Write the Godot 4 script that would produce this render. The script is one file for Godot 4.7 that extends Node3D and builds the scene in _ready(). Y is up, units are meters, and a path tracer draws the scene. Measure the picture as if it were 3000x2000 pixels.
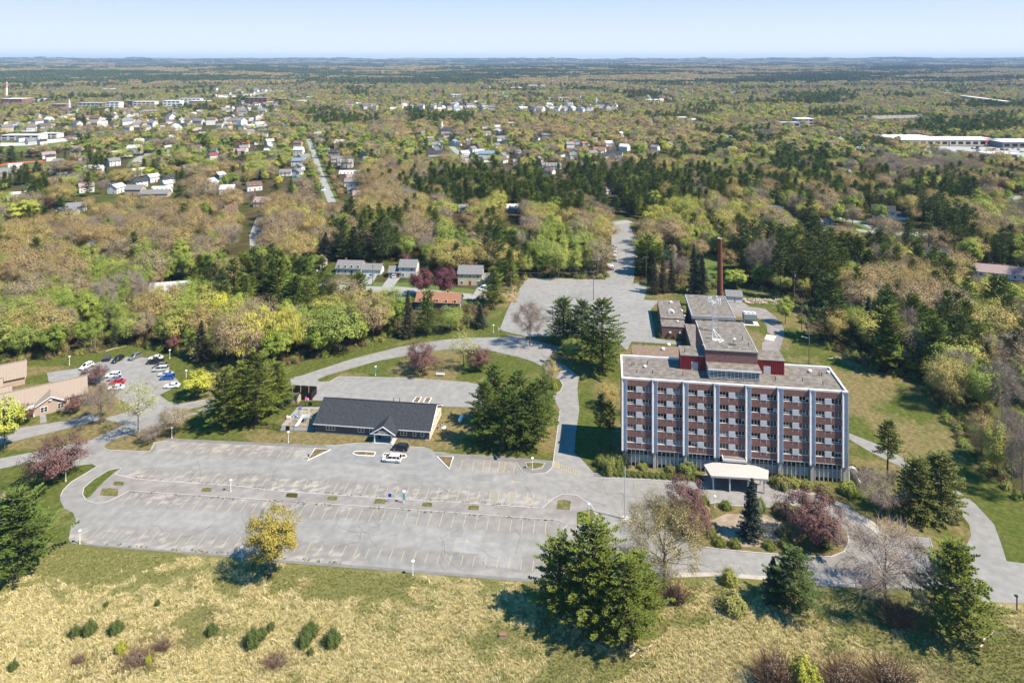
extends Node3D
# A spring aerial view: brick hospital block, car parks, woods, and a small town beyond.
# Photo pixels give directions; distances come from the ground plane seen from 106 m up.
const HC := 106.0
const FC := 2020.0
const HY := 178.0
const CROP := {"A": [1750, 650, 1.96], "B": [0, 950, 2.613], "C": [800, 1050, 2.613], "D": [0, 1400, 2.352], "E": [1500, 1400, 2.352], "F": [2200, 1200, 1.96], "H": [0, 150, 2.94], "I": [700, 150, 2.94], "J": [1400, 150, 2.94], "K": [2200, 150, 2.94], "L": [0, 600, 2.613], "M": [800, 600, 2.94], "N": [1500, 550, 2.851], "O": [2200, 550, 2.4125], "R": [1800, 840, 4.523], "S": [820, 1120, 4.704], "V": [0, 1020, 7.128], "P": [0, 0, 1.0]}
const UP := Vector3.UP

var rng := RandomNumberGenerator.new()
var used := {}
var mats := {}
var texs := {}
var na := FastNoiseLite.new()
var nb := FastNoiseLite.new()
var nc := FastNoiseLite.new()
var nd := FastNoiseLite.new()

# ---------------------------------------------------------------- positions
func G(px: float, py: float, h := 0.0) -> Vector3:
	var s := maxf(py - HY, 2.0)
	return Vector3((px - 1500.0) * (HC - h) / s, h, -FC * (HC - h) / s)

func src(c: String, x: float, y: float) -> Vector2:
	var k: Array = CROP[c]
	return Vector2(float(k[0]) + x / float(k[2]), float(k[1]) + y / float(k[2]))

func Q(c: String, x: float, y: float, h := 0.0) -> Vector3:
	var s := src(c, x, y)
	return G(s.x, s.y, h)

func Q2(c: String, x: float, y: float) -> Vector2:
	var p := Q(c, x, y)
	return Vector2(p.x, p.z)

# a ground polygon from [crop, x, y, x, y ...] runs
func poly(runs: Array) -> PackedVector2Array:
	var out := PackedVector2Array()
	for r in runs:
		var i := 1
		while i < r.size():
			out.append(Q2(r[0], r[i], r[i + 1]))
			i += 2
	return out

# ---------------------------------------------------------------- names and metas
func numbered(called: String) -> String:
	if not used.has(called):
		used[called] = 0
		return called
	used[called] += 1
	return "%s_%03d" % [called, used[called]]

func tag(o: Node3D, label: String, category := "", group := "", kind := "") -> Node3D:
	if label: o.set_meta("label", label)
	if category: o.set_meta("category", category)
	if group: o.set_meta("group", group)
	if kind: o.set_meta("kind", kind)
	return o

func thing(called: String, label: String, category: String, at := Vector3.ZERO, turn := 0.0, group := "") -> Node3D:
	var o := Node3D.new()
	o.name = numbered(called)
	add_child(o)
	o.position = at
	o.rotation.y = turn
	tag(o, label, category, group)
	return o

func part(called: String, m: Mesh, material: Material, parent: Node3D) -> MeshInstance3D:
	var o := MeshInstance3D.new()
	o.name = called
	o.mesh = m
	o.material_override = material
	parent.add_child(o, true)
	return o

func lone(called: String, m: Mesh, material: Material, label: String, category: String, group := "", kind := "") -> MeshInstance3D:
	var o := MeshInstance3D.new()
	o.name = numbered(called)
	o.mesh = m
	o.material_override = material
	add_child(o)
	tag(o, label, category, group, kind)
	return o

func ground(called: String, m: Mesh, material: Material, label: String) -> MeshInstance3D:
	return lone(called, m, material, label, called.replace("_", " "), "", "structure")

# ---------------------------------------------------------------- materials
func noise_tex(freq: float, lo: float, hi: float, sd := 1, type := FastNoiseLite.TYPE_SIMPLEX_SMOOTH, octaves := 4, size := 512, mid := -1.0) -> NoiseTexture2D:
	var key := [freq, lo, hi, sd, type, octaves, size, mid]
	if texs.has(key): return texs[key]
	var n := FastNoiseLite.new()
	n.noise_type = type
	n.frequency = freq
	n.seed = sd
	n.fractal_octaves = octaves
	var t := NoiseTexture2D.new()
	t.width = size
	t.height = size
	t.seamless = true
	t.noise = n
	var g := Gradient.new()
	g.set_color(0, Color(lo, lo, lo))
	g.set_color(1, Color(hi, hi, hi))
	if mid > 0: g.add_point(0.5, Color(mid, mid, mid))
	t.color_ramp = g
	texs[key] = t
	return t

func col(r: float, g: float, b: float) -> Color:
	return Color(clampf(r, 0, 1), clampf(g, 0, 1), clampf(b, 0, 1)).linear_to_srgb()

# plain material with linear base colour
func mat(called: String, r: float, g: float, b: float, rough := 0.85, metal := 0.0, spec := 0.3) -> StandardMaterial3D:
	if mats.has(called): return mats[called]
	var m := StandardMaterial3D.new()
	m.resource_name = called
	m.albedo_color = col(r, g, b)
	m.roughness = rough
	m.metallic = metal
	m.metallic_specular = spec
	mats[called] = m
	return m

# grained material: a fine and a coarse noise multiply the colour, laid out in world metres
func grained(called: String, r: float, g: float, b: float, fine: Texture2D, fine_m: float, coarse: Texture2D = null, coarse_m := 10.0, rough := 0.9, vertex := false, spec := 0.2) -> StandardMaterial3D:
	if mats.has(called): return mats[called]
	var m := mat(called, r, g, b, rough, 0.0, spec)
	m.vertex_color_use_as_albedo = vertex
	m.albedo_texture = fine
	m.uv1_triplanar = true
	m.uv1_world_triplanar = true
	m.uv1_scale = Vector3.ONE / fine_m
	if coarse:
		m.detail_enabled = true
		m.detail_albedo = coarse
		m.detail_blend_mode = BaseMaterial3D.BLEND_MODE_MUL
		m.detail_uv_layer = BaseMaterial3D.DETAIL_UV_2
		m.uv2_triplanar = true
		m.uv2_world_triplanar = true
		m.uv2_scale = Vector3.ONE / coarse_m
	return m

# leaves: colour is base colour times the vertex colour of each leaf
func leafy(called: String, r: float, g: float, b: float, back := 0.5) -> StandardMaterial3D:
	if mats.has(called): return mats[called]
	var m := mat(called, r, g, b, 0.75, 0.0, 0.2)
	m.vertex_color_use_as_albedo = true
	if back > 0:
		m.backlight_enabled = true
		m.backlight = Color(back, back, back)
	return m

# ---------------------------------------------------------------- mesh builder
class MB:
	var v := PackedVector3Array()
	var n := PackedVector3Array()
	var c := PackedColorArray()
	var w := Color.WHITE
	var soft := false

	func tri(a: Vector3, b: Vector3, d: Vector3, out: Vector3) -> void:
		var f := (b - a).cross(d - a)
		var nn := f.normalized()
		if f.dot(out) > 0:
			v.append(a); v.append(d); v.append(b)
		else:
			v.append(a); v.append(b); v.append(d)
			nn = -nn
		n.append(nn); n.append(nn); n.append(nn)
		c.append(w); c.append(w); c.append(w)

	func quad(a: Vector3, b: Vector3, d: Vector3, e: Vector3, out: Vector3) -> void:
		tri(a, b, d, out)
		tri(a, d, e, out)

	# leaf triangle facing nd
	func leaf(p: Vector3, f: Vector3, t: Vector3, s: float, l: float) -> void:
		var side := f.cross(t)
		var sl := side.length()
		if sl < 0.001: return
		side = side * (s * 0.5 / sl)
		v.append(p - side); v.append(p + side); v.append(p + t * l)
		c.append(w); c.append(w); c.append(w)

	func box(at: Vector3, size: Vector3, basis := Basis()) -> void:
		var h := size * 0.5
		for ax in 3:
			var o := Vector3.ZERO
			o[ax] = h[ax]
			var p := Vector3.ZERO
			p[(ax + 1) % 3] = h[(ax + 1) % 3]
			var q := Vector3.ZERO
			q[(ax + 2) % 3] = h[(ax + 2) % 3]
			for sg in [-1.0, 1.0]:
				var m: Vector3 = o * sg
				quad(at + basis * (m - p - q), at + basis * (m + p - q), at + basis * (m + p + q), at + basis * (m - p + q), basis * m)

	# box from corner to corner
	func span(a: Vector3, b: Vector3) -> void:
		box((a + b) * 0.5, (b - a).abs())

	func tube(a: Vector3, b: Vector3, ra: float, rb: float, sides := 6, caps := false) -> void:
		var d := (b - a).normalized()
		var x := d.cross(Vector3(0.31, 0.2, 0.93)).normalized()
		var y := d.cross(x)
		for k in sides:
			var t0 := TAU * k / sides
			var t1 := TAU * (k + 1) / sides
			var d0 := x * cos(t0) + y * sin(t0)
			var d1 := x * cos(t1) + y * sin(t1)
			quad(a + d0 * ra, a + d1 * ra, b + d1 * rb, b + d0 * rb, d0 + d1)
			if caps:
				tri(b, b + d0 * rb, b + d1 * rb, d)
				tri(a, a + d0 * ra, a + d1 * ra, -d)

	# horizontal polygon (x, z) raised from y0 to y1
	func prism(p: PackedVector2Array, y0: float, y1: float, bottom := false) -> void:
		var idx := Geometry2D.triangulate_polygon(p)
		for i in range(0, idx.size(), 3):
			var a := p[idx[i]]
			var b := p[idx[i + 1]]
			var d := p[idx[i + 2]]
			tri(Vector3(a.x, y1, a.y), Vector3(b.x, y1, b.y), Vector3(d.x, y1, d.y), Vector3.UP)
			if bottom: tri(Vector3(a.x, y0, a.y), Vector3(b.x, y0, b.y), Vector3(d.x, y0, d.y), Vector3.DOWN)
		if y1 - y0 < 0.001: return
		var sgn := 1.0 if Geometry2D.is_polygon_clockwise(p) else -1.0
		for i in p.size():
			var a := p[i]
			var b := p[(i + 1) % p.size()]
			var e := b - a
			quad(Vector3(a.x, y0, a.y), Vector3(b.x, y0, b.y), Vector3(b.x, y1, b.y), Vector3(a.x, y1, a.y), Vector3(-e.y, 0, e.x) * sgn)

	# kerb or ribbon along a ground polyline
	func ribbon(p: PackedVector2Array, half: float, y0: float, y1: float, closed := false) -> void:
		var k := p.size()
		var L := PackedVector2Array()
		var R := PackedVector2Array()
		for i in k:
			var a := p[(i - 1 + k) % k] if closed or i > 0 else p[i]
			var b := p[(i + 1) % k] if closed or i < k - 1 else p[i]
			var d := (b - a).normalized()
			var s := Vector2(-d.y, d.x) * half
			L.append(p[i] + s)
			R.append(p[i] - s)
		for i in (k if closed else k - 1):
			var j := (i + 1) % k
			quad(Vector3(L[i].x, y1, L[i].y), Vector3(L[j].x, y1, L[j].y), Vector3(R[j].x, y1, R[j].y), Vector3(R[i].x, y1, R[i].y), Vector3.UP)
			if y1 - y0 > 0.02:
				var s3 := Vector3(L[i].x - R[i].x, 0, L[i].y - R[i].y)
				quad(Vector3(L[i].x, y0, L[i].y), Vector3(L[j].x, y0, L[j].y), Vector3(L[j].x, y1, L[j].y), Vector3(L[i].x, y1, L[i].y), s3)
				quad(Vector3(R[i].x, y0, R[i].y), Vector3(R[j].x, y0, R[j].y), Vector3(R[j].x, y1, R[j].y), Vector3(R[i].x, y1, R[i].y), -s3)

	func dome(at: Vector3, r: float, h: float, sides := 10, rings := 4) -> void:
		for j in rings:
			var a0 := PI * 0.5 * j / rings
			var a1 := PI * 0.5 * (j + 1) / rings
			for k in sides:
				var t0 := TAU * k / sides
				var t1 := TAU * (k + 1) / sides
				var p := func(a: float, t: float) -> Vector3: return at + Vector3(cos(a) * cos(t) * r, sin(a) * h, cos(a) * sin(t) * r)
				var m: Vector3 = p.call((a0 + a1) * 0.5, (t0 + t1) * 0.5) - at
				quad(p.call(a0, t0), p.call(a0, t1), p.call(a1, t1), p.call(a1, t0), m)

	func mesh(with_normals := true) -> ArrayMesh:
		var arr := []
		arr.resize(Mesh.ARRAY_MAX)
		arr[Mesh.ARRAY_VERTEX] = v
		if with_normals: arr[Mesh.ARRAY_NORMAL] = n
		arr[Mesh.ARRAY_COLOR] = c
		var m := ArrayMesh.new()
		if v.size() > 0: m.add_surface_from_arrays(Mesh.PRIMITIVE_TRIANGLES, arr)
		return m

func box_mesh(size: Vector3, at := Vector3.ZERO) -> ArrayMesh:
	var b := MB.new()
	b.box(at, size)
	return b.mesh()

# a ground sheet cut into cells, its vertex colours from a function of (x, z)
func sheet_mesh(p: PackedVector2Array, y: float, cell: float, paint: Callable) -> ArrayMesh:
	var b := MB.new()
	var lo := p[0]
	var hi := p[0]
	for q in p:
		lo = lo.min(q)
		hi = hi.max(q)
	var z := floorf(lo.y / cell) * cell
	while z < hi.y:
		var band := PackedVector2Array([Vector2(lo.x - 1, z), Vector2(hi.x + 1, z), Vector2(hi.x + 1, z + cell), Vector2(lo.x - 1, z + cell)])
		for piece in Geometry2D.intersect_polygons(p, band):
			var l := 1e9
			var h := -1e9
			for q in piece:
				l = minf(l, q.x)
				h = maxf(h, q.x)
			var x := floorf(l / cell) * cell
			while x < h:
				var sq := PackedVector2Array([Vector2(x, z - 0.01), Vector2(x + cell, z - 0.01), Vector2(x + cell, z + cell + 0.01), Vector2(x, z + cell + 0.01)])
				for bit in Geometry2D.intersect_polygons(piece, sq):
					var idx := Geometry2D.triangulate_polygon(bit)
					for i in range(0, idx.size(), 3):
						var a: Vector2 = bit[idx[i]]
						var d: Vector2 = bit[idx[i + 1]]
						var e: Vector2 = bit[idx[i + 2]]
						if (d - a).cross(e - a) < 0:
							var t := d
							d = e
							e = t
						for q in [a, d, e]:
							b.v.append(Vector3(q.x, y, q.y))
							b.n.append(UP)
							b.c.append(paint.call(q))
				x += cell
		z += cell
	return b.mesh()

# ---------------------------------------------------------------- the setting
func smooth(a: float, b: float, x: float) -> float:
	return smoothstep(a, b, x)

func terrain_y(x: float, z: float) -> float:
	var r := sqrt(x * x + z * z)
	if r < 2600: return -0.05
	var n1 := nd.get_noise_2d(x * 0.16, z * 0.16)
	var n2 := nd.get_noise_2d(x * 0.45 + 900, z * 0.45)
	var near := smooth(2600, 6000, r) * (28.0 + 30.0 * n2)
	var far := smooth(9000, 14500, r) * (82.0 + 62.0 * n1 + 10.0 * n2)
	return maxf(near + far, -0.05)

func mixc(a: Color, b: Color, t: float) -> Color:
	return a.lerp(b, clampf(t, 0, 1))

const GRASS := Color(0.15, 0.19, 0.04)
const GRASS2 := Color(0.19, 0.205, 0.06)
const DRY := Color(0.33, 0.27, 0.125)
const STRAW := Color(0.58, 0.495, 0.245)
const THATCH := Color(0.41, 0.345, 0.155)
const EARTH := Color(0.27, 0.19, 0.12)
var dry_spots := []
var green_spots := []
var brush_spots := []

func spots(list: Array, p: Vector2) -> float:
	var t := 0.0
	for s in list:
		var d: Vector2 = (p - s[0]) / s[1]
		t = maxf(t, 1.0 - d.length_squared())
	return t

func paint_lawn(p: Vector2) -> Color:
	var a := na.get_noise_2d(p.x * 3.0, p.y * 3.0)
	var b := nb.get_noise_2d(p.x * 6.0, p.y * 6.0)
	var c := mixc(GRASS, GRASS2, 0.5 + b)
	var dry := 0.4 + a * 1.1 + b * 0.45
	dry += spots(dry_spots, p) * 0.9 - spots(green_spots, p) * 1.4
	c = mixc(c, DRY, smooth(0.25, 0.75, dry))
	return c

func meadow_green(p: Vector2) -> float:
	var a := na.get_noise_2d(p.x * 2.2 + 50, p.y * 3.2)
	var b := nb.get_noise_2d(p.x * 5.0, p.y * 7.0)
	var green := 0.28 + a * 1.3 + b * 0.7 + spots(green_spots, p) * 1.3
	var edge := absf(p.y - (-150.5 + (p.x + 90.0) * 0.11))
	return green + 0.6 * (1.0 - smooth(2.0, 14.0, edge)) * (0.7 + b)

func paint_meadow(p: Vector2) -> Color:
	var a := na.get_noise_2d(p.x * 2.2 + 50, p.y * 3.2)
	var b := nb.get_noise_2d(p.x * 5.0, p.y * 7.0)
	var e := nc.get_noise_2d(p.x * 6.0, p.y * 8.0)
	var c := mixc(THATCH, STRAW, 0.55 + e * 0.8 + b * 0.3)
	var green := meadow_green(p)
	c = mixc(c, Color(0.23, 0.235, 0.075), smooth(0.15, 0.9, green) * 0.9)
	var br := spots(brush_spots, p) + b * 0.5
	c = mixc(c, Color(0.21, 0.145, 0.09), smooth(0.2, 0.8, br) * 0.7)
	return c

var bay_rows := []
var sandy_edges := []

# worn bays are a little browner than the driving lanes; sand has washed up against the kerbs
func paint_asphalt(p: Vector2) -> Color:
	var a := na.get_noise_2d(p.x * 2.0, p.y * 4.0)
	var b := nb.get_noise_2d(p.x * 4.0, p.y * 8.0)
	var e := nc.get_noise_2d(p.x * 3.0, p.y * 5.0)
	var v := 0.27 + a * 0.03 + b * 0.025 + e * 0.018
	var c := Color(v, v * 0.96, v * 0.93)
	for r in bay_rows:
		var q := Geometry2D.get_closest_point_to_segment(p, r[0], r[1])
		var d := q.distance_to(p) + b * 1.2
		c = mixc(c, Color(v * 0.9, v * 0.835, v * 0.8), 1.0 - smooth(2.2, 3.2, d))
	for r in sandy_edges:
		var q := Geometry2D.get_closest_point_to_segment(p, r[0], r[1])
		var d := q.distance_to(p)
		if d < 4.0: c = mixc(c, Color(0.46, 0.405, 0.35), smooth(0.05, 0.35, e * 1.3 + b * 0.6 - d * 0.07) * 0.55)
	return c

func paint_old(p: Vector2) -> Color:
	var a := nb.get_noise_2d(p.x * 3.0, p.y * 6.0)
	var e := nc.get_noise_2d(p.x * 4.0, p.y * 7.0)
	var v := 0.25 + a * 0.05 + e * 0.05
	return Color(v * 1.04, v * 0.94, v * 0.9)

func paint_terrain(p: Vector2) -> Color:
	var a := na.get_noise_2d(p.x * 0.35, p.y * 0.5)
	var b := nb.get_noise_2d(p.x, p.y)
	var c := mixc(Color(0.17, 0.125, 0.07), Color(0.11, 0.1, 0.04), 0.5 + b)
	return mixc(c, Color(0.13, 0.16, 0.045), smooth(0.0, 0.4, a + b * 0.4) * 0.8)

func build_terrain() -> void:
	var b := MB.new()
	var rads := [35.0]
	while rads[-1] < 21000.0: rads.append(rads[-1] * 1.047)
	var steps := 150
	var grid := []
	for r in rads:
		var row := []
		for k in steps + 1:
			var t := deg_to_rad(-72.0 + 144.0 * k / steps)
			var p := Vector2(sin(t) * r, -cos(t) * r)
			row.append([Vector3(p.x, terrain_y(p.x, p.y), p.y), paint_terrain(p)])
		grid.append(row)
	for j in grid.size() - 1:
		for k in steps:
			for q in [grid[j][k], grid[j + 1][k], grid[j + 1][k + 1], grid[j][k], grid[j + 1][k + 1], grid[j][k + 1]]:
				b.v.append(q[0])
				b.c.append(q[1])
				b.n.append(UP)
	var g := ground("terrain", b.mesh(false), grained("forest_floor", 1, 1, 1, noise_tex(0.03, 0.55, 1.0, 5), 9.0, noise_tex(0.012, 0.7, 1.0, 6), 70.0, 0.95, true, 0.1), "brown and green woodland floor rolling away to the hills")
	g.set_meta("category", "terrain")

func sheet(called: String, p: PackedVector2Array, y: float, cell: float, paint: Callable, m: Material, label: String) -> MeshInstance3D:
	return ground(called, sheet_mesh(p, y, cell, paint), m, label)

func build_grounds() -> void:
	var grass := grained("mown_grass", 1, 1, 1, noise_tex(0.09, 0.55, 1.0, 11, FastNoiseLite.TYPE_SIMPLEX, 5), 3.0, noise_tex(0.02, 0.72, 1.0, 12), 17.0, 0.95, true, 0.1)
	var meadow := grained("rough_grass", 1, 1, 1, noise_tex(0.07, 0.55, 1.0, 13, FastNoiseLite.TYPE_SIMPLEX, 5), 5.0, noise_tex(0.03, 0.75, 1.0, 14), 13.0, 0.95, true, 0.1)
	var tarmac := grained("old_asphalt", 1, 1, 1, noise_tex(0.2, 0.86, 1.0, 15, FastNoiseLite.TYPE_SIMPLEX, 4), 2.0, noise_tex(0.02, 0.88, 1.0, 16, FastNoiseLite.TYPE_SIMPLEX_SMOOTH, 5), 31.0, 0.9, true, 0.25)
	var kerbm := grained("granite_kerb", 0.5, 0.48, 0.46, noise_tex(0.1, 0.7, 1.0, 17), 1.5)
	for s in [["B", 300, 340, 14, 8], ["C", 1300, 560, 10, 12], ["C", 1150, 80, 14, 12], ["C", 600, 610, 30, 4], ["B", 300, 870, 30, 8], ["F", 900, 160, 14, 16], ["F", 700, 720, 12, 6], ["B", 1000, 760, 20, 5], ["A", 870, 1590, 8, 8], ["A", 1300, 1000, 20, 20], ["M", 1400, 1330, 14, 10], ["C", 2120, 600, 5, 14], ["E", 1450, 900, 16, 16], ["V", 780, 420, 12, 6], ["O", 750, 1400, 14, 14]]:
		dry_spots.append([Q2(s[0], s[1], s[2]), Vector2(s[3], s[4])])
	for s in [["M", 2000, 1380, 16, 10], ["M", 600, 1330, 26, 12], ["M", 1600, 1100, 26, 8], ["B", 60, 1150, 26, 12], ["B", 400, 280, 30, 5], ["B", 1400, 230, 10, 8], ["D", 450, 540, 22, 6], ["F", 600, 100, 6, 18], ["F", 1500, 700, 10, 14], ["F", 1500, 1480, 14, 10], ["F", 1250, 450, 12, 10], ["M", 950, 780, 8, 8], ["C", 330, 350, 8, 4]]:
		green_spots.append([Q2(s[0], s[1], s[2]), Vector2(s[3], s[4])])
	for s in [["D", 950, 1230, 11, 5], ["D", 1150, 1120, 5, 4], ["D", 1900, 1260, 9, 4], ["D", 530, 1260, 5, 2.5], ["D", 700, 1330, 10, 4], ["D", 1500, 960, 4, 3], ["E", 1900, 1400, 20, 5], ["E", 700, 1010, 8, 5], ["F", 700, 1520, 22, 5]]:
		brush_spots.append([Q2(s[0], s[1], s[2]), Vector2(s[3], s[4])])
	var clear := PackedVector2Array()
	for q in CLEAR: clear.append(Vector2(G(q[0], q[1]).x, G(q[0], q[1]).z))
	# lawn of the whole campus, and the meadow in front of the car park
	var south := poly([["D", -400, 400, 490, 452, 680, 473, 1560, 543, 2000, 588], ["E", 0, 708, 180, 718, 700, 700, 1380, 678, 1640, 696, 2110, 741], ["F", 600, 1020, 1030, 1032, 1360, 1104, 1568, 1112, 1800, 1130]])
	var meadow_poly := south.duplicate()
	meadow_poly.append_array(PackedVector2Array([G(3200, 2250).x * Vector2.RIGHT + Vector2(0, -90), Vector2(-110, -90)]))
	sheet("meadow", meadow_poly, 0.012, 0.8, paint_meadow, meadow, "pale straw-coloured rough meadow in front of the striped car park")
	sheet("lawn", clear, -0.012, 1.6, paint_lawn, grass, "patchy green and dry brown grass round the buildings and car parks")

	for q in [[515, 1312, 848, 1330], [418, 1386, 1402, 1453], [373, 1459, 1599, 1545], [278, 1558, 1562, 1656], [1340, 1352, 1512, 1372]]: bay_rows.append([Q2("P", q[0], q[1]), Q2("P", q[2], q[3])])
	for q in [["C", 0, 1000, 2060, 1130], ["D", 885, 90, 2352, 180], ["D", 550, 430, 2352, 580], ["B", 1000, 1165, 2352, 1255], ["B", 1200, 915, 2352, 950]]: sandy_edges.append([Q2(q[0], q[1], q[2]), Q2(q[0], q[3], q[4])])
	# the front car park and every drive joined to it
	var lot := poly([["B", 1140, 975, 1180, 905, 1290, 873, 1800, 897], ["C", 0, 650, 400, 668, 480, 668, 560, 660, 620, 652, 790, 655, 830, 635, 895, 643, 905, 662, 1020, 678, 1150, 683, 1190, 695, 1230, 722, 1500, 735, 1720, 745, 1960, 768, 2145, 785],
		["C", 2150, 720, 2305, 720], ["P", 1704, 1345], ["A", -20, 1440, 585, 1480, 620, 1445, 960, 1470, 1150, 1512], ["E", 1910, 62, 2110, 110, 2352, 205], ["F", 560, 560, 700, 640, 800, 735, 880, 730, 1030, 742, 1048, 800, 1030, 950, 1210, 985, 1230, 800, 1268, 720, 1255, 660, 1150, 510, 1060, 440, 870, 330, 700, 250, 566, 170, 566, 135, 720, 195, 900, 290, 1090, 400, 1210, 480, 1290, 540, 1400, 660, 1450, 800, 1470, 870, 1570, 882, 1900, 900, 1900, 1135],
		["F", 1568, 1112, 1360, 1104, 1030, 1032, 600, 1020], ["E", 2110, 741, 1640, 696, 1380, 678, 700, 700, 180, 718, 0, 708], ["D", 2000, 588, 1560, 543, 680, 473, 490, 452, 470, 420, 490, 320, 520, 290, 500, 240, 440, 210, 410, 150], ["B", 460, 1320, 480, 1270, 540, 1210, 640, 1150, 740, 1090, 700, 1070, 560, 1085, 430, 1085, 250, 1050, 0, 1105, -300, 1160, -300, 1100, 0, 1025, 400, 950, 690, 885, 850, 815, 950, 770, 1130, 700, 1440, 690, 1660, 590, 1660, 640, 1440, 705, 1140, 800, 900, 870, 800, 920, 795, 950, 830, 965]])
	var lot_node := sheet("car_park", lot, 0.03, 0.8, paint_asphalt, tarmac, "faded grey asphalt of the front car park and its drives")
	# the second road by the tan building and its car park
	sheet("side_road", poly([["B", -300, 985, 100, 895, 500, 800, 900, 690, 1000, 660, 1060, 640, 1250, 690, 1340, 650, 1660, 560, 1640, 600, 1450, 650, 1320, 700, 1220, 760, 1130, 830, 980, 800, 960, 760, 880, 750, 690, 690, 560, 730, 160, 790, 0, 810, -300, 850]]), 0.022, 1.5, paint_asphalt, tarmac, "grey service road passing the tan-roofed building")
	sheet("staff_car_park", poly([["B", 355, 370, 640, 330, 760, 285, 900, 255, 1000, 248, 1220, 262, 1260, 300, 1330, 400, 1370, 440, 1300, 500, 1210, 545, 1290, 600, 1400, 612, 1640, 565, 1640, 590, 1340, 680, 1250, 720, 1090, 690, 960, 600, 880, 560, 800, 450, 620, 440, 370, 440]]), 0.038, 1.5, paint_asphalt, tarmac, "asphalt car park beside the tan-roofed building")
	# loop road and northern lots
	sheet("loop_road", poly([["C", 130, 150], ["M", 240, 1470, 700, 1320, 1080, 1225, 1480, 1160, 1680, 1145, 1950, 1140, 2060, 1130], ["N", -60, 1225, 60, 1240, 250, 1290, 420, 1330, 300, 1420, 150, 1352, 300, 1422, 440, 1482, 560, 1575], ["C", 2330, 240, 2345, 400, 2320, 560, 2300, 800, 2145, 800, 2165, 640, 2197, 400, 2140, 290, 2200, 250, 2220, 210, 2195, 160], ["N", 285, 1568, 270, 1500, 170, 1450, 0, 1395], ["M", 2250, 1370, 2100, 1310, 1900, 1260, 1700, 1245, 1500, 1245, 1250, 1275, 1150, 1300, 900, 1345, 460, 1470], ["C", 330, 165, 350, 182, 430, 180, 500, 140, 1000, 150, 1500, 185, 1600, 200, 1600, 375, 1300, 368, 1000, 350, 300, 320, 310, 240, 140, 235]]), 0.045, 1.5, paint_asphalt, tarmac, "curving grey asphalt drive looping past the grassy island")
	sheet("rear_car_park", poly([["M", 2180, 622], ["N", 125, 750, 780, 768, 790, 640, 830, 460, 835, 330, 845, 285, 985, 300, 1010, 380, 1045, 460, 1060, 560, 1030, 600, 1015, 790, 1130, 805, 1120, 890, 1100, 935, 1230, 945, 1160, 1015, 1200, 1260, 1420, 1290, 1400, 1310, 1000, 1285, 960, 1360, 900, 1300, 700, 1230, 300, 1240, 130, 1240, 0, 1215, -80, 1195, -120, 1160], ["M", 1945, 1090, 2020, 900]]), 0.052, 1.5, paint_asphalt, tarmac, "broad grey asphalt car park and lane behind the brick block")
	sheet("rear_drive", poly([["R", 1500, 210, 1720, 212, 1800, 265, 2000, 290, 2140, 400, 2240, 530, 2260, 620, 2200, 820, 2180, 850, 1960, 840, 1960, 740, 2090, 640, 2030, 600, 2020, 500, 1900, 410, 1620, 395]]), 0.02, 1.5, paint_old, tarmac, "cracked drive curving past the garage behind the brick block")
	ground("concrete_pad", pad(poly([["R", 2020, 635, 2150, 655, 2110, 720, 1990, 695]]), 0.0, 0.1), mat("pale_concrete", 0.55, 0.5, 0.45), "pale square concrete slab beside the curving rear drive")
	# new asphalt at the entrance of the grey building
	sheet("drop_off", poly([["C", 300, 692, 440, 674, 560, 662, 620, 654, 790, 657, 830, 640, 895, 648, 905, 664, 1020, 680, 1150, 685, 1190, 698, 1230, 726, 1255, 752, 1345, 850, 1385, 872, 1250, 862, 1000, 850, 700, 820, 400, 790, 260, 780]]), 0.037, 1.0, func(p: Vector2) -> Color:
		var v := 0.25 + na.get_noise_2d(p.x * 4, p.y * 6) * 0.03 + nb.get_noise_2d(p.x * 3, p.y * 9) * 0.03
		return Color(v, v * 0.98, v * 0.98), tarmac, "newer darker asphalt apron before the grey building")
	# pavements along the lot
	var side := func(p: Vector2) -> Color:
		var v := 0.2 + nb.get_noise_2d(p.x * 5, p.y * 5) * 0.035
		return Color(v * 1.02, v * 0.97, v * 0.96)
	sheet("pavement", poly([["B", 1150, 978, 1200, 900, 1290, 873, 1800, 897], ["C", 0, 648, 420, 670, 400, 690, 0, 668], ["B", 1800, 917, 1290, 895, 1195, 905, 1190, 960]]), 0.055, 1.2, side, tarmac, "dark asphalt path between the car park and the lawn")
	sheet("pavement", poly([["C", 1240, 724, 1500, 736, 1860, 760, 2000, 770, 2140, 790, 2135, 840, 2090, 878, 1990, 890, 1910, 870, 1860, 795, 1500, 760, 1255, 750]]), 0.055, 1.2, side, tarmac, "dark asphalt path with a rounded end by the pines")
	sheet("pavement", poly([["D", 500, 440, 680, 462, 1560, 528, 2000, 572, 2352, 594], ["E", 0, 688, 180, 700, 180, 718, 0, 708], ["D", 2000, 588, 1560, 543, 680, 473, 490, 452]]), 0.055, 1.2, side, tarmac, "weathered asphalt path along the edge of the straw meadow")
	sheet("pavement", poly([["A", -20, 1470, 300, 1482, 585, 1505, 585, 1480, -20, 1445]]), 0.055, 1.2, side, tarmac, "asphalt path below the hedge of the brick block")
	var pink := func(p: Vector2) -> Color:
		var v := 0.4 + nb.get_noise_2d(p.x * 5, p.y * 5) * 0.08
		return Color(v * 1.08, v * 0.95, v * 0.86)
	sheet("pavement", poly([["A", 955, 1512, 1150, 1530], ["E", 1910, 80, 2110, 130, 2352, 240], ["F", 560, 600, 700, 690, 790, 780, 800, 735, 700, 640, 560, 560], ["E", 2352, 205, 2110, 108, 1910, 60], ["A", 1150, 1506, 960, 1480]]), 0.058, 1.2, pink, tarmac, "pinkish concrete footway curving round the turning circle")
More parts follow.
